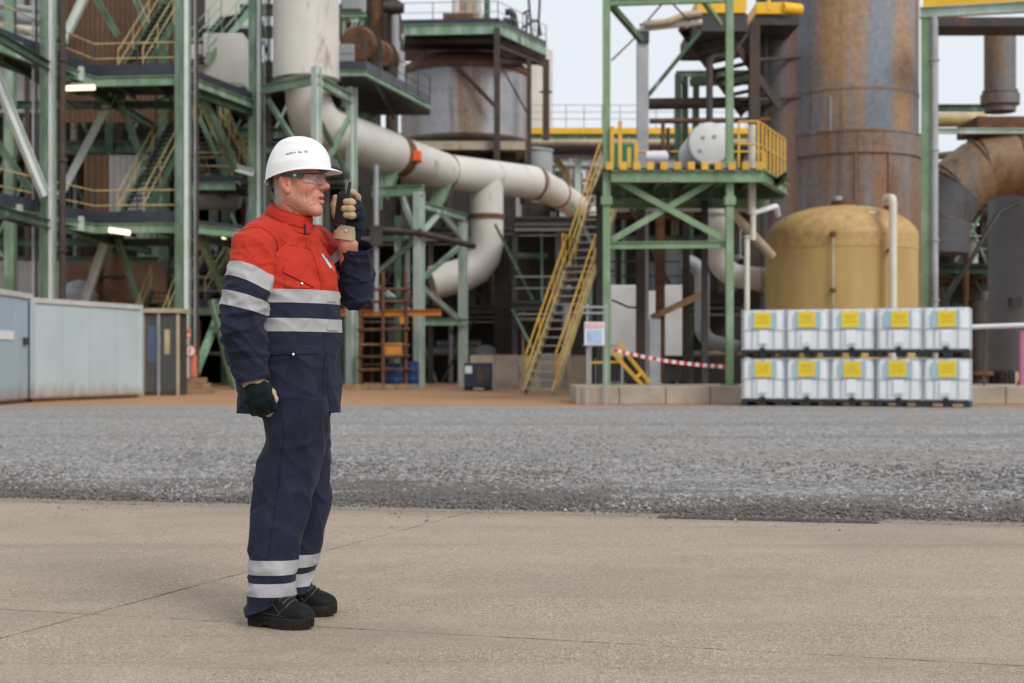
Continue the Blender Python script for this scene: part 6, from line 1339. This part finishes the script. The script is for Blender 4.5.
# exact red/navy border hides under the upper band
tred = (b1[0] + b1[1]) / 2; U_ = 150; m_rows = len(me.polygons) // U_; ts_ = np.linspace(0, jk.K, 190)
mi = [0 if ts_[min(189, i)] < tred else 1 for i in range(m_rows) for j in range(U_)]; me.polygons.foreach_set('material_index', mi)
def pp(px, py): return jk.locate(px, py, .15, .66)
def quad(cs):
    uv = [pp(*c) for c in cs]; (u0, t0), (u1, t1), (u2, t2), (u3, t3) = uv
    return (lambda a, b_: (u0 * (1 - a) + u1 * a) * (1 - b_) + (u3 * (1 - a) + u2 * a) * b_, lambda a, b_: (t0 * (1 - a) + t1 * a) * (1 - b_) + (t3 * (1 - a) + t2 * a) * b_)
uP = pp(325, 340)[0]; wP = .062
tm = (b1[0] + b1[1]) / 2
for nm, mt, ta, tb in (('placket', 'cloth_red', .6, b1[0] - .01), ('placket', 'cloth_navy', b1[1], b2[0]), ('placket', 'cloth_navy', b2[1], 8.97)):
    jk.patch(nm, mt, jacket, lambda a, b_: uP - wP * (1 - a), lambda a, b_: ta + (tb - ta) * b_, 14, 70, .0045)
for ta, tb in (b1, b2): jk.patch('reflective_band', 'tape_silver', jacket, lambda a, b_: uP - wP * (1 - a) + 0 * b_, lambda a, b_: ta + (tb - ta) * b_, 14, 8, .008)
for dv, ta, tb, mt in ((.006, 2.2, b1[0], 'stitch_red'), (.006, b2[1], 8.9, 'stitch'), (-wP * .72, b2[1], 8.9, 'stitch')): jk.seam('seam', mt, jacket, np.full(40, uP + dv), np.linspace(ta, tb, 40))
fq = quad([(283, 265), (316, 281), (314, 289), (281, 272)]); jk.patch('chest_pocket_flap', 'cloth_red', jacket, *fq, 24, 14, .007)
fq = quad([(283, 274), (312, 287.5), (311, 288.6), (283, 288.6)]); jk.patch('chest_pocket', 'cloth_red', jacket, *fq, 20, 14, .003)
fq = quad([(268, 350), (319, 352), (319, 401), (266, 399)]); jk.patch('lower_pocket', 'cloth_navy', jacket, *fq, 40, 40, .007)
fq = quad([(264, 345), (319, 346), (318, 355), (265, 356)]); jk.patch('pocket_flap', 'cloth_navy', jacket, *fq, 40, 10, .012)
def stud(px, py, out, r=.005, L=jk, par=jacket, lo=.15, hi=.66):
    u, t = L.locate(px, py, lo, hi); a = L.at(u, t, out)[0]; b_ = L.at(u, t, out + .01)[0]
    MB().lathe([(r, -.002), (r, .001), (r * .6, .0022), (.0003, .0025)], Vector(a), 12, axis=tuple(b_ - a)).build('snap_button', 'snap_metal', par, smooth=True)
stud(292, 354, .013); stud(301, 284.5, .008)
for py in (407, 409.5): 
    t9 = tz(py); jk.seam('hem_stitch', 'stitch', jacket, np.linspace(.12, .68, 70), np.full(70, t9), .0013)
ysh = [pp(x, y) for x, y in ((262, 236), (275, 240), (290, 245), (305, 248), (318, 252))]; jk.seam('yoke_seam', 'stitch_red', jacket, [a for a, b_ in ysh], [b_ for a, b_ in ysh], .0018)

# stand-up collar
cl_ = [(A3(289.3, 224.5, 5.355), ua * .088, fa * .087 + np.array([0, 0, -.040]), 2.1), (A3(290, 219, 5.352), ua * .084, fa * .085 + np.array([0, 0, -.038]), 2.1), (A3(290.8, 213.5, 5.348), ua * .080, fa * .081 + np.array([0, 0, -.034]), 2.1), (A3(291.5, 209, 5.346), ua * .075, fa * .076 + np.array([0, 0, -.030]), 2.1)]
collar = Loft(cl_, lambda p, u, t: .004 * ridge(nz(p[0] * 9 + p[2] * 12, p[1] * 9, p[2] * 8)) + .0025 * nz(p[0] * 14, p[1] * 14, p[2] * 20))
co = collar.surf('collar', 'cloth_red', jacket, 100, 30, lip0=0)
collar.seam('collar_base_seam', 'stitch_red', co, np.linspace(.1, .7, 60), np.full(60, .95), .0022); collar.seam('collar_stitch', 'stitch_red', co, np.linspace(.1, .7, 60), np.full(60, 2.75), .0012)
u0, t0 = collar.locate(305, 229, .1, .7); collar.patch('collar_tab', 'cloth_red', co, lambda a, b_: u0 - .05 + .05 * a, lambda a, b_: .1 + 2.8 * b_, 8, 14, .003)
MB().tube([Vector(p) for p in collar.at(np.full(8, u0 + .003), np.linspace(.1, 1.5, 8), .004)], .004, 6).build('zip', 'black_plastic', co, smooth=True)

# sleeves
def path_rings(pts, e=2.1):
    """(px,py,Y,ra,rb): rings square to the path; a in the picture plane, b in depth"""
    c = [A3(p[0], p[1], p[2]) for p in pts]; ks = []
    for i, p in enumerate(pts):
        d = c[min(i + 1, len(c) - 1)] - c[max(i - 1, 0)]; d /= np.linalg.norm(d); a = np.cross(d, np.array([0, -1.0, 0])); a /= np.linalg.norm(a); b_ = np.cross(a, d)
        ks.append((c[i], a * p[3], b_ * p[4], e))
    return ks
def sdisp(elbow_t, amp=1.0, seed=0):
    def f(p, u, t):
        x, y, z = p; w_ = math.exp(-((t - elbow_t) / 1.25) ** 2)
        d = .004 * nz(x * 8 + seed, y * 8, z * 6) + .008 * ridge(nz(x * 8 + z * 9, y * 9, z * 7 + seed)) - .001
        d += amp * w_ * (.014 * ridge(nz(x * 7 - z * 14, y * 10, z * 15 + seed)) - .002) + amp * .006 * ridge(nz(x * 16 + z * 8, y * 14, z * 12 + seed * 2)) - .001
        d += .0038 * crease(nz(x * 6 + z * 8, y * 6, z * 9 + seed + 5)) - .0040 * crease(nz(x * 7 - z * 11, y * 7, z * 8 + seed))
        return d
    return f
ns = path_rings([(271, 237, 5.25, .060, .060), (260.5, 241, 5.20, .070, .072), (254, 249, 5.165, .078, .078), (251.5, 264, 5.14, .077, .080), (249.3, 281, 5.12, .080, .081), (245.5, 302, 5.105, .075, .076), (243.5, 326, 5.10, .073, .074), (246, 347, 5.10, .070, .070), (250.5, 366, 5.10, .063, .062), (253.5, 381, 5.10, .056, .055)])
sl = Loft(ns, sdisp(6.2, 1.1, 3))
def tsl(px, py): return sl.locate(px, py, .5, 1.0)[1]
# which side of the ring faces the camera?
cam_u = sl.locate(248, 300)[0]
tA0, tA1, tB0, tB1 = 3.46, 4.24, 4.80, 5.36
shf = lambda U: .17 * np.cos(2 * np.pi * U) * 1.0
sleeve = sl.surf('sleeve', ('cloth_red', 'cloth_navy'), jacket, 96, 150, lip0=0, split=lambda u, t: t < (tA0 + tA1) / 2 - .26 * math.cos(2 * math.pi * u), shift=None)
sl.band('reflective_band', 'tape_silver', sleeve, tA0, tA1, nu=96, shift=lambda U: -.26 * np.cos(2 * np.pi * U)); sl.band('reflective_band', 'tape_silver', sleeve, tB0, tB1, nu=96, shift=lambda U: -.15 * np.cos(2 * np.pi * U))
sl.seam('cuff_stitch', 'stitch', sleeve, np.linspace(0, 1, 60), np.full(60, 8.75), .0013)
sl.seam('armhole_seam', 'stitch_red', sleeve, np.linspace(0, 1, 60), 1.35 + .25 * np.cos(np.linspace(0, 1, 60) * 6.283), .0018)
fu = Loft(path_rings([(304, 240, 5.45, .066, .066), (315, 246, 5.50, .076, .074), (326, 258, 5.53, .078, .076), (338, 273, 5.545, .076, .076), (348, 286, 5.54, .070, .070), (355, 294, 5.53, .055, .055)]), sdisp(4, 1.0, 8))
s2 = fu.surf('sleeve', ('cloth_red', 'cloth_navy'), jacket, 90, 80, lip0=0, split=lambda u, t: t < 2.15)
fu.band('reflective_band', 'tape_silver', s2, 1.85, 2.42, nu=90)
fo = Loft(path_rings([(356, 309, 5.525, .026, .026), (355.5, 303, 5.52, .047, .046), (355.5, 292, 5.51, .060, .060), (356, 277, 5.49, .062, .061), (356.5, 261, 5.46, .060, .058), (357, 246, 5.43, .058, .055)]), sdisp(1.6, .9, 14))
forearm = fo.surf('sleeve_forearm', 'cloth_navy', s2, 96, 90, lip0=.02, shift=lambda U: .0 * U)
fo.seam('cuff_stitch', 'stitch', forearm, np.linspace(0, 1, 60), np.full(60, 4.72), .0014)
for px, py in ((347, 249), (352, 255)): stud(px, py, .002, .0042, fo, forearm, 0, 1)

# ---- trousers
def lring(px, py, Y, hw, hdp, tilt=0): return (A3(px, py, Y), np.array([hw * Y / F, 0, tilt]), np.array([0, hdp, 0]), 2.2)
def ldisp(seed):
    def f(p, u, t):
        x, y, z = p; lowf = max(0, 1 - z / .34); up = max(0, min(1, (z - .45) / .3))
        d = .004 * nz(x * 5 + seed, y * 5, z * 3) + .007 * ridge(nz(x * 8 + z * 2.5, y * 8, z * 1.6 + seed)) - .002
        d += lowf * (.016 * ridge(nz(x * 5, y * 5, z * 16 + seed)) - .004) + up * (.0095 * ridge(nz(x * 6 - z * 8, y * 6, z * 6 + seed)) - .001)
        kn = math.exp(-((z - .48) / .09) ** 2); d += kn * .011 * ridge(nz(x * 6 + z * 7, y * 6, z * 6 + seed)) - kn * .001
        d += .0045 * crease(nz(x * 6 + z * 3, y * 6, z * 3.2 + seed + 4)) - .0040 * crease(nz(x * 5 - z * 5, y * 5, z * 5 + seed + 8))
        return d
    return f
nl = Loft([lring(297, 396, 5.30, 31, .150), lring(297, 418, 5.295, 32, .150), lring(296.5, 440, 5.29, 30.5, .140), lring(291, 460, 5.28, 31.5, .125), lring(284, 490, 5.265, 30.5, .112), lring(278.8, 520, 5.23, 28, .104), lring(275, 545, 5.205, 25, .098), lring(272.5, 563, 5.185, 22.6, .094), lring(271.5, 580, 5.175, 22.0, .093), lring(270.5, 595, 5.17, 22.6, .092), lring(268, 606, 5.175, 21.5, .088, .030)], ldisp(2))
trousers = nl.surf('trousers', 'cloth_navy_trousers', man, 110, 200, lip0=0)
tn = lambda py: nl.locate(272, py, .5, 1.0)[1]
for a_, b_ in ((562.5, 577), (585, 598.5)): nl.band('reflective_band', 'tape_silver', trousers, tn(a_), tn(b_), nu=110, shift=lambda U: .06 * np.sin(2 * np.pi * U))
# seam down the outer leg
sm_ = [nl.locate(x, y, .5, 1.0) for x, y in ((284, 420), (282, 450), (279, 480), (274, 520), (268, 555), (263, 585))]; tt_ = np.linspace(sm_[0][1], sm_[-1][1], 50); nl.seam('side_seam', 'stitch', trousers, np.interp(tt_, [b_ for a, b_ in sm_], [a for a, b_ in sm_]), tt_, .0017)
fl2 = Loft([lring(301, 396, 5.41, 28, .150), lring(302, 418, 5.42, 28, .145), lring(303, 450, 5.43, 27, .125), lring(305, 480, 5.44, 24.5, .112), lring(306, 508, 5.445, 22.5, .10), lring(303.5, 538, 5.44, 19.3, .094), lring(299, 560, 5.42, 17.6, .09), lring(296, 574, 5.41, 16.2, .088), lring(294, 592, 5.405, 15.8, .086)], ldisp(9))
farleg = fl2.surf('trouser_leg', 'cloth_navy_trousers', trousers, 100, 160, lip0=0)
tf = lambda py: fl2.locate(300, py, .5, 1.0)[1]
for a_, b_ in ((555.5, 568), (574.5, 587)): fl2.band('reflective_band', 'tape_silver', farleg, tf(a_), tf(b_), nu=100)

# ---- safety boots
def boot(label_px, Y, yaw, z0):
    c0 = np.array([XA(label_px, Y), Y, z0]); fx = np.array([math.cos(yaw), math.sin(yaw), 0]); lx = np.array([-math.sin(yaw), math.cos(yaw), 0]); M = np.stack([fx, lx, np.array([0, 0, 1.0])], 1)
    W = lambda x, y, z: c0 + M @ (np.array([x, y, z]) * np.array([.89, 1.0, 1.08]))
    s_ = SDF(c0 - .26, c0 + np.array([.26, .26, .30]), .003)
    s_.ell(W(.122, .003, .044), (.062, .048, .040), M, k=.015); s_.ell(W(.06, 0, .048), (.08, .044, .042), M, k=.025); s_.cone(W(.085, 0, .056), W(.005, 0, .115), .036, .040, .022); s_.ell(W(-.055, 0, .06), (.048, .043, .062), M, k=.03)
    s_.cone(W(-.030, 0, .08), W(-.030, 0, .17), .046, .046, .03); s_.ell(W(.035, 0, .03), (.142, .048, .022), M, k=.012); s_.cone(W(-.030, -.01, .165), W(-.030, .01, .165), .044, .044, .02)
    V2, F2 = s_.mesh(); o = np_obj(V2, F2, 'boot', 'boot_black', man, 1)
    def snap(c_, p_, out_=.0015):
        c_, p_ = np.array(c_), np.array(p_); d_ = (p_ - c_) / np.linalg.norm(p_ - c_); q_ = V2 - c_; al = q_ @ d_; off_ = np.linalg.norm(q_ - al[:, None] * d_, axis=1)
        i_ = np.argmin(off_ + np.where(al > 0, 0, 9) - .02 * al); return Vector(V2[i_] + d_ * out_)
    outl = []
    for k in range(96):
        a = 2 * math.pi * k / 96; x = .153 * math.cos(a); wv = .047 + .010 * max(0, math.sin((x + .02) * 12)) - .004 * (x < -.05); outl.append((x + .042, wv * math.sin(a) * (1 + .1 * math.cos(a) ** 2)))
    vs = []; prof = [(.0, .985), (.017, 1.0), (.019, 1.0), (.034, 1.0), (.040, .95)]
    for z, sc in prof:
        for ko, (x, y) in enumerate(outl):
            lift = .010 * max(0, (x - .12) / .075) ** 2 + (.012 if -.02 < x < .03 and z < .004 else 0); lug = 1 - (.055 if (ko % 3 == 0 and z < .02) else 0); vs.append(W(.042 + (x - .042) * sc * lug, y * sc * lug, z + lift))
    n = 96; fs = [(i * n + j, i * n + (j + 1) % n, (i + 1) * n + (j + 1) % n, (i + 1) * n + j) for i in range(4) for j in range(n)] + [tuple(range(n))[::-1], tuple(range(4 * n, 5 * n))]
    MB().add([tuple(v) for v in vs], fs).build('sole', 'boot_sole', o, smooth=True, angle=50)
    for k in range(5):
        f = .04 + .2 * k; ax_, az_ = .085 - .080 * f, .056 + .059 * f; rr_ = .037 + .004 * f; L3 = [(ax_ + .594 * rr_ * c_, rr_ * s2, az_ + .805 * rr_ * c_) for c_, s2 in ((.45, -.93), (.86, -.58), (1.05, -.1), (1.05, .15), (.86, .6), (.4, .95))]; MB().tube([snap(W(ax_, 0, az_), W(*p_)) for p_ in L3], .0036, 6).build('lace', 'lace_grey', o, smooth=True)
    MB().tube([snap(W(.108 - .05 * (a_ / 1.5) ** 2, 0, .044), W(.108 - .05 * (a_ / 1.5) ** 2, .047 * math.sin(a_), .044 + .0405 * math.cos(a_)), .0002) for a_ in np.linspace(-1.5, 1.5, 15)], .0022, 6).build('toe_seam', 'lace_grey', o, smooth=True)
    MB().tube([Vector(W(-.030 + .050 * math.cos(a_), .050 * math.sin(a_), .155)) for a_ in np.linspace(0, 6.283, 25)], .006, 8).build('ankle_padding', 'boot_black', o, smooth=True)
    for path_ in ([(.075, .055), (.045, .075), (.020, .105), (.0, .135)], [(-.010, .052), (-.030, .075), (-.045, .10), (-.05, .125)], [(-.085, .06), (-.02, .052), (.05, .046), (.10, .044)]):
        for sd2 in (-1, 1): MB().tube([snap(W(x_ * .9, 0, z_), W(x_ * .9, sd2 * .06, z_), .0003) for x_, z_ in path_], .0017, 5).build('upper_seam', 'lace_grey', o, smooth=True)
    return o
boot(271.5, 5.145, R(-22), .0135); boot(294.0, 5.395, R(-14), .0135)

# ---- gloves
def glove(pts_list, lo, hi, h, name, mat, parent, k=.008):
    s_ = SDF(lo, hi, h)
    for chain in pts_list:
        for a, b_ in zip(chain, chain[1:]): s_.cone(A3(*a[:3]), A3(*b_[:3]), a[3], b_[3], k)
    V2, F2 = s_.mesh(); return np_obj(V2, F2, name, mat, parent, 1)
c = A3(258, 395, 5.09); lo, hi = c - .13, c + .13
rg = glove([[(252.5, 378, 5.10, .034), (254, 385, 5.095, .036), (257, 393, 5.085, .037), (259, 401, 5.085, .033)], [(252, 391, 5.10, .032), (254, 400, 5.10, .030)], [(264, 390, 5.085, .032), (267, 399, 5.085, .028)],
            [(270, 399, 5.075, .016), (273.5, 407.5, 5.095, .015), (268, 411, 5.13, .014), (262, 406, 5.14, .012)], [(263.5, 402, 5.07, .017), (266, 410.5, 5.09, .0155), (261, 413, 5.125, .0145), (256, 407, 5.135, .012)],
            [(256, 402, 5.07, .0165), (258.5, 410, 5.09, .015), (254, 412, 5.125, .014), (250, 406, 5.135, .012)], [(249, 399.5, 5.075, .015), (251.5, 406.5, 5.095, .0135), (248.5, 408, 5.125, .0125), (246, 403, 5.135, .011)]], lo, hi, .0022, 'glove', 'glove_green', man)
glove([[(264, 384, 5.10, .018), (272.0, 392.5, 5.087, .0125), (275.2, 399, 5.087, .0100), (273.0, 407, 5.10, .0095)], [(273.5, 407, 5.108, .0125), (268.5, 413.0, 5.125, .0125), (262, 411, 5.145, .011)], [(262, 395, 5.125, .022), (266, 403, 5.125, .018)]], lo, hi, .0022, 'palm_leather', 'glove_tan', rg)
rgc = Loft(path_rings([(252.3, 374, 5.10, .042, .042), (253.6, 380, 5.10, .043, .043), (254.8, 385.5, 5.098, .041, .041)])); rgc.surf('glove_cuff', 'glove_tan', rg, 48, 10)
c = A3(348, 212, 5.40); lo, hi = c - .15, c + .15
lg = glove([[(347.5, 234, 5.415, .035), (350, 226, 5.415, .037), (353, 216, 5.425, .033)], [(355, 226, 5.415, .028), (359.5, 218, 5.42, .022), (358.5, 208, 5.42, .020)], [(341, 228, 5.405, .026), (338.5, 221, 5.405, .021)],
            [(357.5, 203.5, 5.425, .0155), (357, 204, 5.395, .0150), (352, 202.6, 5.358, .0140)], [(359.5, 209.5, 5.425, .0155), (358.5, 208.5, 5.39, .0150), (354.5, 207.8, 5.362, .0135)], [(360, 217, 5.42, .0150), (358.5, 215.5, 5.385, .0145), (352.5, 215.4, 5.357, .0138)]], lo, hi, .0022, 'glove', 'glove_dark', man)
glove([[(352.5, 202.6, 5.357, .0138), (350.5, 202.2, 5.352, .0136), (346, 201.8, 5.350, .0125)], ], lo, hi, .002, 'finger', 'glove_tan', lg)
glove([[(352.0, 208.9, 5.352, .0136), (350, 208.9, 5.349, .0136), (344, 208.6, 5.349, .0125)], ], lo, hi, .002, 'finger', 'glove_tan', lg)
glove([[(352.8, 215.4, 5.356, .0136), (351, 215.4, 5.351, .0132), (346, 215.0, 5.351, .0120)], ], lo, hi, .002, 'finger', 'glove_tan', lg)
glove([[(357.5, 205, 5.435, .0145), (357, 197.5, 5.43, .0145), (353, 192.8, 5.405, .0130), (350, 192.0, 5.39, .0115)], ], lo, hi, .002, 'finger', 'glove_tan', lg)
glove([[(339.5, 223, 5.405, .0185), (336, 213.5, 5.40, .0155), (334.8, 205, 5.40, .0150), (335.6, 198, 5.395, .0130)], ], lo, hi, .002, 'thumb', 'glove_tan', lg)
lgc = Loft(path_rings([(345, 240.5, 5.413, .046, .045), (346, 234, 5.413, .046, .045), (347.5, 226.5, 5.413, .043, .043)])); lgc.surf('glove_cuff', 'glove_tan', lg, 56, 12)
MB().lathe([(.006, -.001), (.006, .0015), (.001, .002)], Vector(A3(346, 230.5, 5.366)), 12, axis=(0, -1, 0)).build('stud', 'hair_grey', lg)
# cuff-back patch and knuckle seam of the raised glove
glove([[(357, 237, 5.405, .016), (359, 228, 5.40, .020), (361, 218, 5.405, .018)]], lo, hi, .0025, 'back_patch', 'glove_dark', lg)

# ---- helmet
helmet_c = A3(298.3, 169.5, 5.33)
hm = np.stack([np.array([math.cos(hy), -math.sin(hy), 0]), np.array([math.sin(hy), math.cos(hy), 0]), np.array([0, 0, 1.0])], 1)
LX, LY, LZ = .1245, .106, .1215
def hsurf(phi, s_):
    th = s_ * math.pi / 2; r = math.sin(th) ** .92; z = math.cos(th) ** .95 if th < math.pi / 2 else 0
    x, y = LX * r * math.cos(phi), LY * r * math.sin(phi)
    bk = ((1 - math.cos(phi)) / 2); drop = .047 * bk ** 1.6 * max(0, (s_ - .35) / .65) ** 1.3
    zz = LZ * z - drop; out_ = 0
    # raised side panel and crown rib
    sidew = math.exp(-((abs(abs(phi) - math.pi / 2)) / .62) ** 4); band = 1 / (1 + math.exp(-(s_ - .46) * 60)) * (1 / (1 + math.exp((s_ - .80) * 60)))
    out_ -= .0045 * sidew * band
    out_ += .0020 * math.exp(-((y) / .028) ** 4) * (1 / (1 + math.exp(-(0.86 - s_) * 40)))
    n = Vector((x / LX ** 2, y / LY ** 2, (zz + drop) / LZ ** 2)); n = n.normalized() if n.length > 1e-9 else Vector((0, 0, 1))
    return np.array([x, y, zz]) + np.array(n) * out_
nphi, ns_ = 128, 44; vs = []; fs = []
for i in range(ns_ + 1):
    for j in range(nphi): phi = -math.pi + 2 * math.pi * j / nphi; vs.append(hsurf(phi, max(.002, i / ns_)))
for e_ in (1, 2, 3, 4):
    for j in range(nphi):
        phi = -math.pi + 2 * math.pi * j / nphi; p = hsurf(phi, 1.0).copy(); f = e_ / 4; pk = .040 * max(0, math.cos(phi)) ** 2.2 + .0055
        r = np.array([p[0], p[1], 0]); r /= np.linalg.norm(r); dirn = r + np.array([.35 * max(0, math.cos(phi)), 0, 0]); dirn /= np.linalg.norm(dirn)
        p = p + dirn * pk * f; p[2] -= .009 * f * max(0, math.cos(phi)) ** 1.5 * f + .004 * f; vs.append(p)
R_ = ns_ + 5
for i in range(R_ - 1):
    for j in range(nphi): fs.append((i * nphi + j, (i + 1) * nphi + j, (i + 1) * nphi + (j + 1) % nphi, i * nphi + (j + 1) % nphi))
fs.append(tuple(range(nphi)))
vw = [tuple(helmet_c + hm @ v) for v in vs]
helmet = MB().add(vw, fs).build('helmet', 'helmet_white', man, smooth=True, angle=50)
so = helmet.modifiers.new('solid', 'SOLIDIFY'); so.thickness = .0032; so.offset = -1
def hw_(x, y, z): return Vector(helmet_c + hm @ np.array([x, y, z]))
band_pts = [hw_(.088 * math.cos(a) - .002, .078 * math.sin(a), .006 - .020 * (1 - math.cos(a)) / 2) for a in np.linspace(0, 2 * math.pi, 49)]
m_ = MB()
for a, b_ in zip(band_pts, band_pts[1:]): m_.bar(a, b_, .003, .026)
m_.build('headband', 'black_plastic', helmet)
for a in (.7, 2.3, 3.9, 5.5): m_ = MB().bar(hw_(.092 * math.cos(a), .08 * math.sin(a), .012), hw_(.113 * math.cos(a), .097 * math.sin(a), .016 - .012 * (math.cos(a) < 0)), .022, .006).build('suspension_lug', 'helmet_in', helmet)
MB().bar(hw_(-.098, -.03, -.045), hw_(-.098, .03, -.045), .018, .034).build('nape_ratchet', 'black_plastic', helmet, bevel=.004)
for y in (-.055, .055): MB().tube([hw_(-.055, y * 1.25, -.01), hw_(-.085, y, -.035), hw_(-.097, y * .5, -.048)], .006, 8).build('nape_strap', 'black_plastic', helmet, smooth=True)
# five small dark raised marks on the side of the shell
def on_shell(px, py, out_=.0):
    X = (px - 298.3) * 5.25 / F / math.cos(hy); Zz = (169.5 - py) * 5.25 / F; best = None
    for i in range(60):
        s_ = .25 + .7 * i / 60
        for j in range(60):
            phi = -math.pi * (.1 + .8 * j / 60); p = hsurf(phi, s_); d = (p[0] - X) ** 2 + (p[2] - Zz) ** 2
            if best is None or d < best[0]: best = (d, p)
    p = best[1]; n = np.array([p[0] / LX ** 2, p[1] / LY ** 2, p[2] / LZ ** 2]); n /= np.linalg.norm(n); return p, n
for k, (px, py, dl) in enumerate(((296.8, 157.4, 1), (301.2, 156.4, 2), (304.8, 155.9, 0), (309.1, 155.4, 1), (314.0, 155.2, 3))):
    p, n = on_shell(px, py); tx = np.array([1, 0, 0]) - n * n[0]; tx /= np.linalg.norm(tx); tx = tx * .985 + np.array([0, 0, .14 * (1 if k < 3 else .3)]); tz_ = np.cross(n, tx)
    def B2(dx, dz, w_, h_):
        q0 = p + n * .0006 + tx * (dx - w_ / 2) + tz_ * dz; q1 = p + n * .0006 + tx * (dx + w_ / 2) + tz_ * dz; return hw_(*q0), hw_(*q1), .0012, h_, Vector(hm @ tz_)
    m_ = MB(); W_ = (.006, .0115, .0105, .0)[0] if dl == 0 else .0112
    if dl == 0: m_.bar(*B2(0, 0, .0045, .0042))
    elif dl == 3: m_.bar(*B2(0, .0026, .011, .0016)); m_.bar(*B2(0, -.0026, .011, .0016)); m_.bar(*B2(-.0048, 0, .0016, .0050)); m_.bar(*B2(.0048, 0, .0016, .0050))
    else: m_.bar(*B2(-.0035, 0, .0042, .0050)); m_.bar(*B2(.003, -.0004, .0062, .0034))
    m_.build('shell_mark', 'black_plastic', helmet)

# ---- safety glasses
gl = MB()
def lens_pt(a, z): # wrap-around lens about the face
    return Vector(H(.018 + .100 * math.cos(a) ** .9 if math.cos(a) > 0 else .018, .074 * math.sin(a), z - .011))
na, nzv = 30, 8
for i in range(nzv + 1):
    f = i / nzv
    for j in range(na + 1):
        a = -1.15 + 2.3 * j / na; dip = .012 * math.exp(-(a / .16) ** 2) if f < .5 else 0; z = .0255 - .040 * (1 - f) * (1 - .35 * (abs(a) / 1.15) ** 2) + dip * (1 - f); gl.v.append(tuple(lens_pt(a, z)))
for i in range(nzv):
    for j in range(na): k = i * (na + 1) + j; gl.f.append((k, k + 1, k + na + 2, k + na + 1))
glasses = gl.build('safety_glasses', 'lens', man, smooth=True, angle=180); so = glasses.modifiers.new('solid', 'SOLIDIFY'); so.thickness = .0018
MB().tube([lens_pt(a, .0265) for a in np.linspace(-1.15, 1.15, 31)], .0024, 8).build('brow_bar', 'glasses_blue', glasses, smooth=True)
MB().tube([lens_pt(a, .0255 - .040 * (1 - .35 * (abs(a) / 1.15) ** 2) + .012 * math.exp(-(a / .16) ** 2)) for a in np.linspace(-1.15, 1.15, 31)], .0008, 6).build('lens_rim', 'glasses_blue', glasses, smooth=True)
for s_ in (-1, 1):
    tp_ = [lens_pt(s_ * 1.12, .022), Vector(H(.045, s_ * .0775, .0115)), Vector(H(.018, s_ * .079, .0125)), Vector(H(-.008, s_ * .080, .016)), Vector(H(-.030, s_ * .076, .006))]
    m_ = MB()
    for (a, b_), h_ in zip(zip(tp_, tp_[1:]), (.017, .013, .010, .008)): m_.bar(a, b_, .0035, h_)
    m_.build('temple_arm', 'glasses_blue', glasses, bevel=.001)
    MB().bar(Vector(H(.032, s_ * .0802, .0120)), Vector(H(.043, s_ * .0798, .0117)), .0022, .009).build('arm_inlay', 'ibc_blue', glasses)

# ---- radio, held in the raised hand, and pens in the chest pocket
rb, rt = A3(340.2, 227, 5.392), A3(345.4, 193.5, 5.384); rd = Vector(rt - rb).normalized()
radio = thing('radio', 'black handheld two way radio held up to the worker\'s mouth', 'radio', Vector(rb))
upv = Vector((-.35, -1, 0)).normalized()
MB().bar(Vector(rb), Vector(rt), .052, .030, upv).build('case', 'radio_black', radio, bevel=.005)
MB().bar(Vector(rb) + rd * .012 + upv * .0, Vector(rb) + rd * .07, .046, .036, upv).build('battery', 'black_plastic', radio, bevel=.004)
sd_ = rd.cross(upv).normalized()
for s_ in (-1, 1):
    pass
ab = Vector(rt) + sd_ * .012
if (ab.x - rt[0]) < 0: ab = Vector(rt) - sd_ * .012
MB().tube([ab - rd * .004, ab + rd * .012, ab + rd * .046], [.0085, .0075, .0055], 14).build('antenna', 'black_plastic', radio, smooth=True)
MB().tube([Vector(rt) * 2 - ab - rd * .003, Vector(rt) * 2 - ab + rd * .013], .0075, 14).build('knob', 'black_plastic', radio, smooth=True)
for k in range(5): p = Vector(rt) - rd * (.022 + .007 * k) + upv * .0155; MB().bar(p - sd_ * .015, p + sd_ * .015, .003, .003).build('speaker_slot', 'black_plastic', radio)
def pen(label, a, b_, mat, capm):
    t = thing('pen', label, 'pen', Vector(A3(*a)), 'pens in the chest pocket'); p, q_ = Vector(A3(*a)), Vector(A3(*b_)); MB().tube([p, q_], .0042, 10).build('barrel', mat, t, smooth=True); d = (q_ - p).normalized(); MB().tube([q_ - d * .02, q_ + d * .006], .0052, 10).build('cap', capm, t, smooth=True); MB().bar(q_ - d * .03 + Vector((0, -.006, 0)), q_ + Vector((0, -.006, 0)), .003, .002).build('clip', 'snap_metal', t)
pen('white pen clipped to the chest pocket, upper one', (331, 268, 5.24), (322.5, 255.5, 5.225), 'pen_white', 'snap_metal')
pen('dark red pen clipped to the chest pocket beside a white pen', (334, 271, 5.25), (326.5, 258, 5.235), 'red_soft', 'black_plastic')

# glove seams: a dark stitched ring round each gloved finger of the raised hand, and across the hanging fist
def ring(p, q_, r, par, nm='finger_seam'):
    p, q_ = Vector(A3(*p)), Vector(A3(*q_)); d = (q_ - p).normalized(); a, b_ = perp(d); MB().tube([p + (a * math.cos(t) + b_ * math.sin(t)) * r for t in np.linspace(0, 6.2832, 21)], .0011, 5).build(nm, 'stitch', par, smooth=True)
for p, q_, r in (((350.5, 202.2, 5.352), (346, 201.8, 5.350), .0135), ((349, 208.9, 5.349), (344, 208.6, 5.349), .0137), ((350.5, 215.4, 5.351), (346, 215.0, 5.351), .0132), ((335.4, 207, 5.40), (335.2, 200, 5.396), .0153), ((356.5, 197.2, 5.429), (353, 192.8, 5.405), .0146)): ring(p, q_, r, lg)
